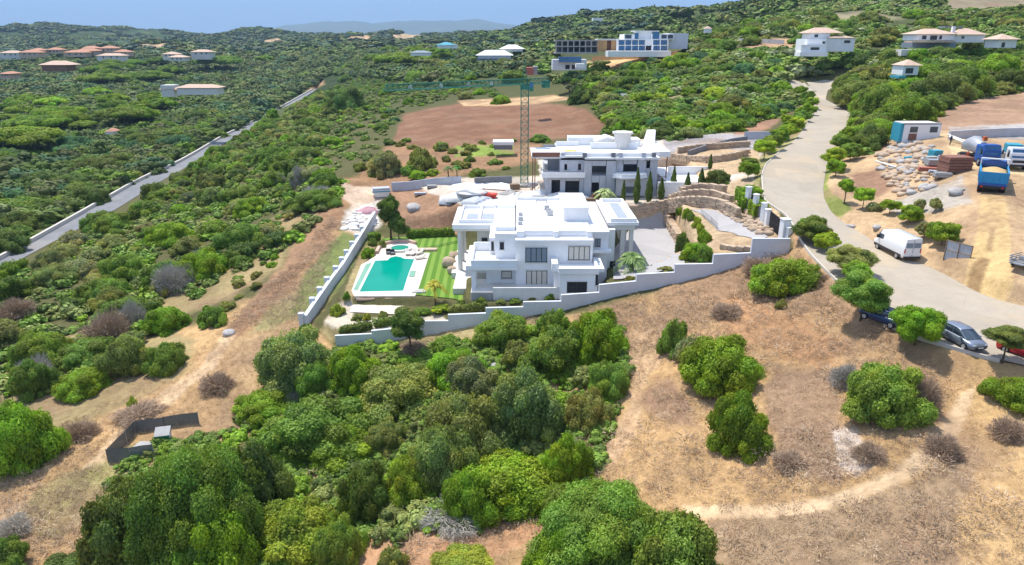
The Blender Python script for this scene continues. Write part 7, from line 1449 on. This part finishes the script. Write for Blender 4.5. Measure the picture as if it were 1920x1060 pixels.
# car in the garage of the unfinished villa
p = at_y(A(400), Bv(862), Y0 + 3.0); car((p[0], p[1], zw(-28.5) + .02), math.pi / 2 + 3.14, 'greycar', 'dark car standing inside the open garage of the unfinished villa', 3.9, 1.7, 1.45)
# skip by the grey wall
p = gp(715, 368); t = thing('skip', 'white and turquoise skip container at the end of the sandy track', 'skip', tuple(p), .3); b = MB(); b.loft([[(-1.4,-1,0),(1.4,-1,0),(1.4,1,0),(-1.4,1,0)],[(-1.9,-1.1,1.5),(1.9,-1.1,1.5),(1.9,1.1,1.5),(-1.9,1.1,1.5)]], sm=False); b.build('tub', [M['paving']], t); MB().box(-2, 2, -1.2, -1.1, 1.1, 1.3).build('rail', [M['cyan']], t); MB().box(-1.8, 1.8, -1, 1, 1.5, 1.9).build('load', [M['tarp']], t, .1)
# ------------------------------------------------------------------ dark mesh enclosure on the lower left
m = NT('shade_netting'); wv = m.n('ShaderNodeTexBrick'); m.l(m.co('obj'), wv.inputs[0]); wv.inputs['Scale'].default_value = 6; m.base((.17, .175, .165)); m.rough(.9, .1); tb = m.n('ShaderNodeBsdfTransparent'); mx = m.n('ShaderNodeMixShader'); m.l(m.mr(m.noise(5, 4, .7, m.co('obj')), .35, .65, .0, .32), mx.inputs[0]); m.l(m.p.outputs[0], mx.inputs[1]); m.l(tb.outputs[0], mx.inputs[2]); m.l(mx.outputs[0], m.out.inputs[0]); M['net'] = m.m
E_ = [gp(u, v) for u, v in [(203,866),(202,862),(255,812),(310,806),(374,796)]][0:1] + [gp(u, v) for u, v in [(255,812),(310,806),(374,796)]]; F_end = gp(290, 858)
en = thing('netting_fence', 'dark netting fence enclosing a green and grey utility box in the dry field', 'fence', tuple(E_[0])); hN = 1.6
pl_ = [F_end] + E_
for a, c in zip(pl_[:-1], pl_[1:]):
    d = c - a; n = max(2, int(d.length / 1.3)); vs = []; 
    for i in range(n + 1): q = a.lerp(c, i / n) - E_[0]; sg = .10 * math.sin(i * 2.3); vs += [(q.x, q.y, q.z - .2), (q.x, q.y, q.z + hN - .08 + sg * .5)]
    b = MB(); nx = Vector((-d.y, d.x, 0)).normalized() * .02; vs2 = [(x + nx.x, y + nx.y, z) for x, y, z in vs]; N_ = len(vs); b.add(vs + vs2, [(2*i, 2*i+2, 2*i+3, 2*i+1) for i in range(n)] + [(N_+2*i+2, N_+2*i, N_+2*i+1, N_+2*i+3) for i in range(n)]); b.build('netting', [M['net']], en)
    for i in range(0, n + 1, 2): q = a.lerp(c, i / n) - E_[0]; MB().tube((q.x, q.y, q.z - .3), (q.x, q.y, q.z + hN + .05), .04, n=6).build('post', [M['steel']], en)
p = gp(309, 829); t = thing('utility_box', 'green utility box with a grey lid inside the netting fence', 'utility box', tuple(p), .25); MB().box(-.85, .75, -.6, .6, -.1, 1.1).build('cabinet', [M['greenpaint']], t, .02); MB().add([(-.95,-.7,1.1),(.85,-.7,1.1),(.85,.7,1.1),(-.95,.7,1.1),(-.95,-.7,1.18),(.85,-.7,1.18),(.85,.7,1.75),(-.95,.7,1.75)], [(0,3,2,1),(4,5,6,7),(0,1,5,4),(1,2,6,5),(2,3,7,6),(3,0,4,7)]).build('lid', [M['concrete']], t); t.scale = (.85, .85, .85); MB().box(.76, .80, -.5, .5, 0, 1.1).build('side_panel', [M['wallgrey']], t)
p = gp(276, 842); t = MB(); t.prism([(-1.6,-.9),(1.3,-1.1),(1.7,.9),(-1.2,1.0)], -.25, .22); o = t.build('concrete_slab', [M['concrete']]); o.location = p; tag(o, 'cracked concrete slab in front of the utility box', 'slab')
# ------------------------------------------------------------------ dead shrubs, brush and dry grass
def twig_arrays(seed, n, L=.34, w=.03, flat=.8):
    rng = np.random.default_rng(seed); d = unit(n, rng); d[:, 2] = np.abs(d[:, 2]); r = rng.uniform(.25, 1.0, n) ** .6
    lob = 1 + .25 * np.sin(d[:, 0] * 5 + seed) * np.cos(d[:, 1] * 4); P = d * (r * lob)[:, None] * np.array([1, 1, flat]); X = d + rng.normal(size=(n, 3)) * .55; X /= np.linalg.norm(X, axis=1)[:, None]; Y = np.cross(X, unit(n, rng)); Y /= np.linalg.norm(Y, axis=1)[:, None] + 1e-9
    l = L * rng.uniform(.5, 1.3, n)[:, None]; ww = w * rng.uniform(.5, 1.4, n)[:, None]
    V = np.stack([P - Y * ww * .5, P + X * l - Y * ww * .15, P + X * l + Y * ww * .15, P + Y * ww * .5], 1).reshape(-1, 3); V[:, 2] = np.maximum(V[:, 2], -.1); return V, np.arange(n * 4).reshape(n, 4)
TW = []
for i in range(4):
    V, F = twig_arrays(i + 3, 5200, .26, .022); TW.append(np_mesh('twigs', V, F, [M['twig']]))
def dead(u, vt, vb, w, c, label, group='dead shrubs'):
    F = gp(u, vb); t = F.y / ray(u, vb)[1]; R = w / 2 / F_ * t; H = max((at_y(u, vt, F.y + R)[2] - F.z) * .65, R * .4); r = thing('dead_shrub', label, 'dead shrub', (F.x, F.y + R * .7, gs(F.x, F.y + R * .7)), 0, group)
    o = link('twigs', TW[int(u) % 4], r); o.scale = (R, R, H / .85); o.color = (*c, 1); o.rotation_euler = (0, 0, u); tk = link('trunk', TRK['stems'], r); tk.scale = (R, R, H); return r
GYc, BRc, PLc = (.50, .47, .41), (.50, .37, .26), (.60, .55, .46)
for a in [(192,558,652,84,BRc,'tall brown dead tree between green shrubs at the left'),(244,548,622,48,GYc,'bare grey shrub with dark branches right of the brown dead tree'),(318,478,556,74,GYc,'pale grey dead shrub left of the dark conifer clump'),(375,455,520,44,GYc,'grey twiggy shrub behind the dark clump'),(58,650,728,62,GYc,'grey dead shrub left of the sandy path shrubs'),
          (20,548,600,60,BRc,'brown dead thicket at the left edge'),(560,298,352,34,GYc,'bleached dead shrub high in the scrub strip'),(590,340,385,60,GYc,'grey dead shrub beside the red bank'),(520,318,350,30,GYc,'small bleached shrub in the scrub strip'),(14,958,1012,60,PLc,'bleached dead shrub in the bottom left corner'),
          (440,1010,1062,96,BRc,'brown twiggy shrub at the bottom edge under the huge tree'),(385,1030,1080,80,PLc,'pale twiggy shrub at the bottom edge'),(850,962,1000,120,GYc,'grey twigs along the dirt bank under the thicket'),(640,995,1030,70,GYc,'grey twigs left of the dirt bank'),(552,722,756,40,GYc,'grey dead shrub between the two masses of the thicket'),
          (688,752,784,52,GYc,'dead grey shrub in the gap of the thicket'),(775,640,668,60,BRc,'brown twigs under the multi-stemmed tree'),(1430,470,520,64,BRc,'brown-grey twiggy bush against the garden wall by the gate'),(1738,690,778,54,BRc,'dark brown twiggy bush right of the dome-shaped shrub'),(1592,668,730,50,GYc,'grey twigs at the left of the dome-shaped shrub'),
          (1780,800,866,64,BRc,'brown twiggy bush beside the curved track'),(1640,820,870,60,BRc,'brown brush under the dome-shaped shrub'),(1905,770,830,60,BRc,'reddish dry bush at the right edge'),(1490,840,880,60,BRc,'dark dry bush beside the white scar'),(1015,670,700,40,BRc,'brown twigs in the thicket shade'),(400,690,740,60,BRc,'brown brush on the dry grass by the path'),(250,760,800,90,BRc,'brown brush above the fenced enclosure'),
          (1540,500,540,40,BRc,'dry brush below the street trees'),(140,780,830,60,BRc,'dry brush above the dry grass at the left'),(1370,560,600,60,BRc,'dry brush high on the slope')]: dead(*a)
def brushmesh(name, pts, cols, mk, mat, label):
    Vs, Fs, Cs = [], [], []; off = 0; rng = np.random.default_rng(9)
    for (x, y, R, H), c in zip(pts, cols):
        V, F = mk[rng.integers(len(mk))]; a = rng.uniform(0, 6.28); ca, sa = math.cos(a), math.sin(a)
        Vs.append(np.stack([(V[:, 0] * ca - V[:, 1] * sa) * R + x, (V[:, 0] * sa + V[:, 1] * ca) * R + y, V[:, 2] * H + gs(x, y)], 1)); Fs.append(F + off); Cs.append(np.tile(c, (len(V), 1)) * rng.uniform(.75, 1.25)); off += len(V)
    me = np_mesh(name, np.vstack(Vs), np.vstack(Fs), [mat]); add_color(me, 'leafvar', np.vstack(Cs)); o = tag(link(name, me), kind='stuff'); o['label'] = label
# random spots in the dry field: brown mounds of brush and pale grass tufts
DRY = [(0,1060),(0,840),(110,800),(330,690),(440,600),(560,480),(620,410),(640,430),(560,620),(640,670),(900,610),(1060,600),(1300,530),(1500,470),(1600,560),(1700,665),(1930,715),(1930,1060)]
AVOID = [[(1280,950),(1420,950),(1560,930),(1680,880),(1760,800),(1800,740),(1830,720),(1800,810),(1720,890),(1600,945),(1440,972),(1290,975)]]
PLACED_KEEP = list(PLACED); rng = np.random.default_rng(3)
def field(n, r0, r1, sep, seed):
    global PLACED
    PLACED = [(p[0], p[1], p[2] * .7) for p in PLACED_KEEP]; return scatter(DRY, n, r0, r1, sep, 300, AVOID, seed, 90000)
S = field(2600, .3, 1.4, .5, 21); S = [s for s in S if fbm(np.array([s[0] / 9]), np.array([s[1] / 9]), 4, 46)[0] > -.04]
mk = [twig_arrays(40 + i, 150, .30, .045, .9) for i in range(5)]
brushmesh('dry_brush', [(s[0], s[1], s[2], s[2] * rng.uniform(.5, .9)) for s in S], [np.array([(.32,.23,.15),(.42,.30,.19),(.52,.39,.26),(.36,.26,.18)][rng.integers(4)]) for s in S], mk, M['wood_leaf'], 'brown brush scattered over the dry slope')
S = field(15000, .12, .30, .3, 22)
mk = [twig_arrays(60 + i, 16, .9, .10, .8) for i in range(6)]
brushmesh('dry_grass', [(s[0], s[1], s[2], s[2] * rng.uniform(.9, 1.8)) for s in S], [np.array([(.66,.48,.28),(.58,.41,.24),(.70,.54,.34),(.48,.34,.21)][rng.integers(4)]) for s in S], mk, M['wood_leaf'], 'dry yellow grass over the open slope')
PLACED = PLACED_KEEP
# ------------------------------------------------------------------ far mountains and the air
mv = [(-400,62),(250,62),(300,60),(400,63),(505,54),(530,49),(570,45),(620,40),(680,41),(700,43),(740,39),(790,38),(850,39),(890,37),(930,42),(1000,50),(1100,56),(1300,60)]
D = 15000.; U = np.array([m_[0] for m_ in mv], float); Vv = np.array([m_[1] for m_ in mv], float); uu_ = np.linspace(-400, 1300, 240); vv_ = np.interp(uu_, U, Vv); rws = []
top = np.array([at_y(a, c, D) for a, c in zip(uu_, vv_)]); top[:, 2] += fbm(uu_ / 30, uu_ * 0, 4, 5) * 28
for k, f_ in enumerate(np.linspace(0, 1, 14)):
    r = top.copy(); r[:, 1] = D - 4500 * f_ ** 1.0; r[:, 0] *= r[:, 1] / D; r[:, 2] = top[:, 2] * (1 - f_) ** 1.3 - 20 * f_ + fbm(r[:, 0] / 900, r[:, 1] / 900, 4, 12) * 90 * math.sin(math.pi * min(1, f_ * 1.1)); rws.append(r)
back = top.copy(); back[:, 1] += 3000; back[:, 2] = -30; G = np.vstack([back] + rws); n = len(uu_); i = (np.arange(14)[:, None] * n + np.arange(n - 1)[None]).ravel()
o = link('mountains', np_mesh('mountains', G, np.stack([i, i + 1, i + n + 1, i + n], 1)[:, ::-1], [simple('mountain_scrub', (.10, .12, .07), .95, .1, .2, .002)], smooth=True)); tag(o, kind='structure')
hm = bpy.data.materials.new('air'); hm.use_nodes = True; t = hm.node_tree; t.nodes.clear(); pv = t.nodes.new('ShaderNodeVolumePrincipled'); ou = t.nodes.new('ShaderNodeOutputMaterial'); pv.inputs['Color'].default_value = (.50, .74, 1.0, 1); pv.inputs['Density'].default_value = HAZE; pv.inputs['Anisotropy'].default_value = 0.0; t.links.new(pv.outputs[0], ou.inputs['Volume'])
zlo = float(gz.min()) - 60; o = MB().box(-26000, 26000, -2500, 28000, min(zlo, -80), 1150).build('haze', [hm]); tag(o, kind='stuff')

# ------------------------------------------------------------------ things that still share a label: told apart by their order in the photo
bpy.context.view_layer.update()
byl = {}
for o in scene.objects:
    if o.parent is None and o.get('category') and o.get('label'): byl.setdefault(o['label'], []).append(o)
ORD = ['first', 'second', 'third', 'fourth', 'fifth', 'sixth', 'seventh', 'eighth', 'ninth', 'tenth', 'eleventh', 'twelfth']
for lb, L in byl.items():
    n = len(L)
    if n < 2 or n > 12 or len(lb.split()) > 13: continue
    L.sort(key=lambda o: proj(o.location.x, o.location.y, o.location.z)[0])
    for i, o in enumerate(L): o['label'] = lb + (', the %s one' % ('left', 'right')[i] if n == 2 else ', the %s one' % ('left', 'middle', 'right')[i] if n == 3 else ', %s from the left' % ORD[i])
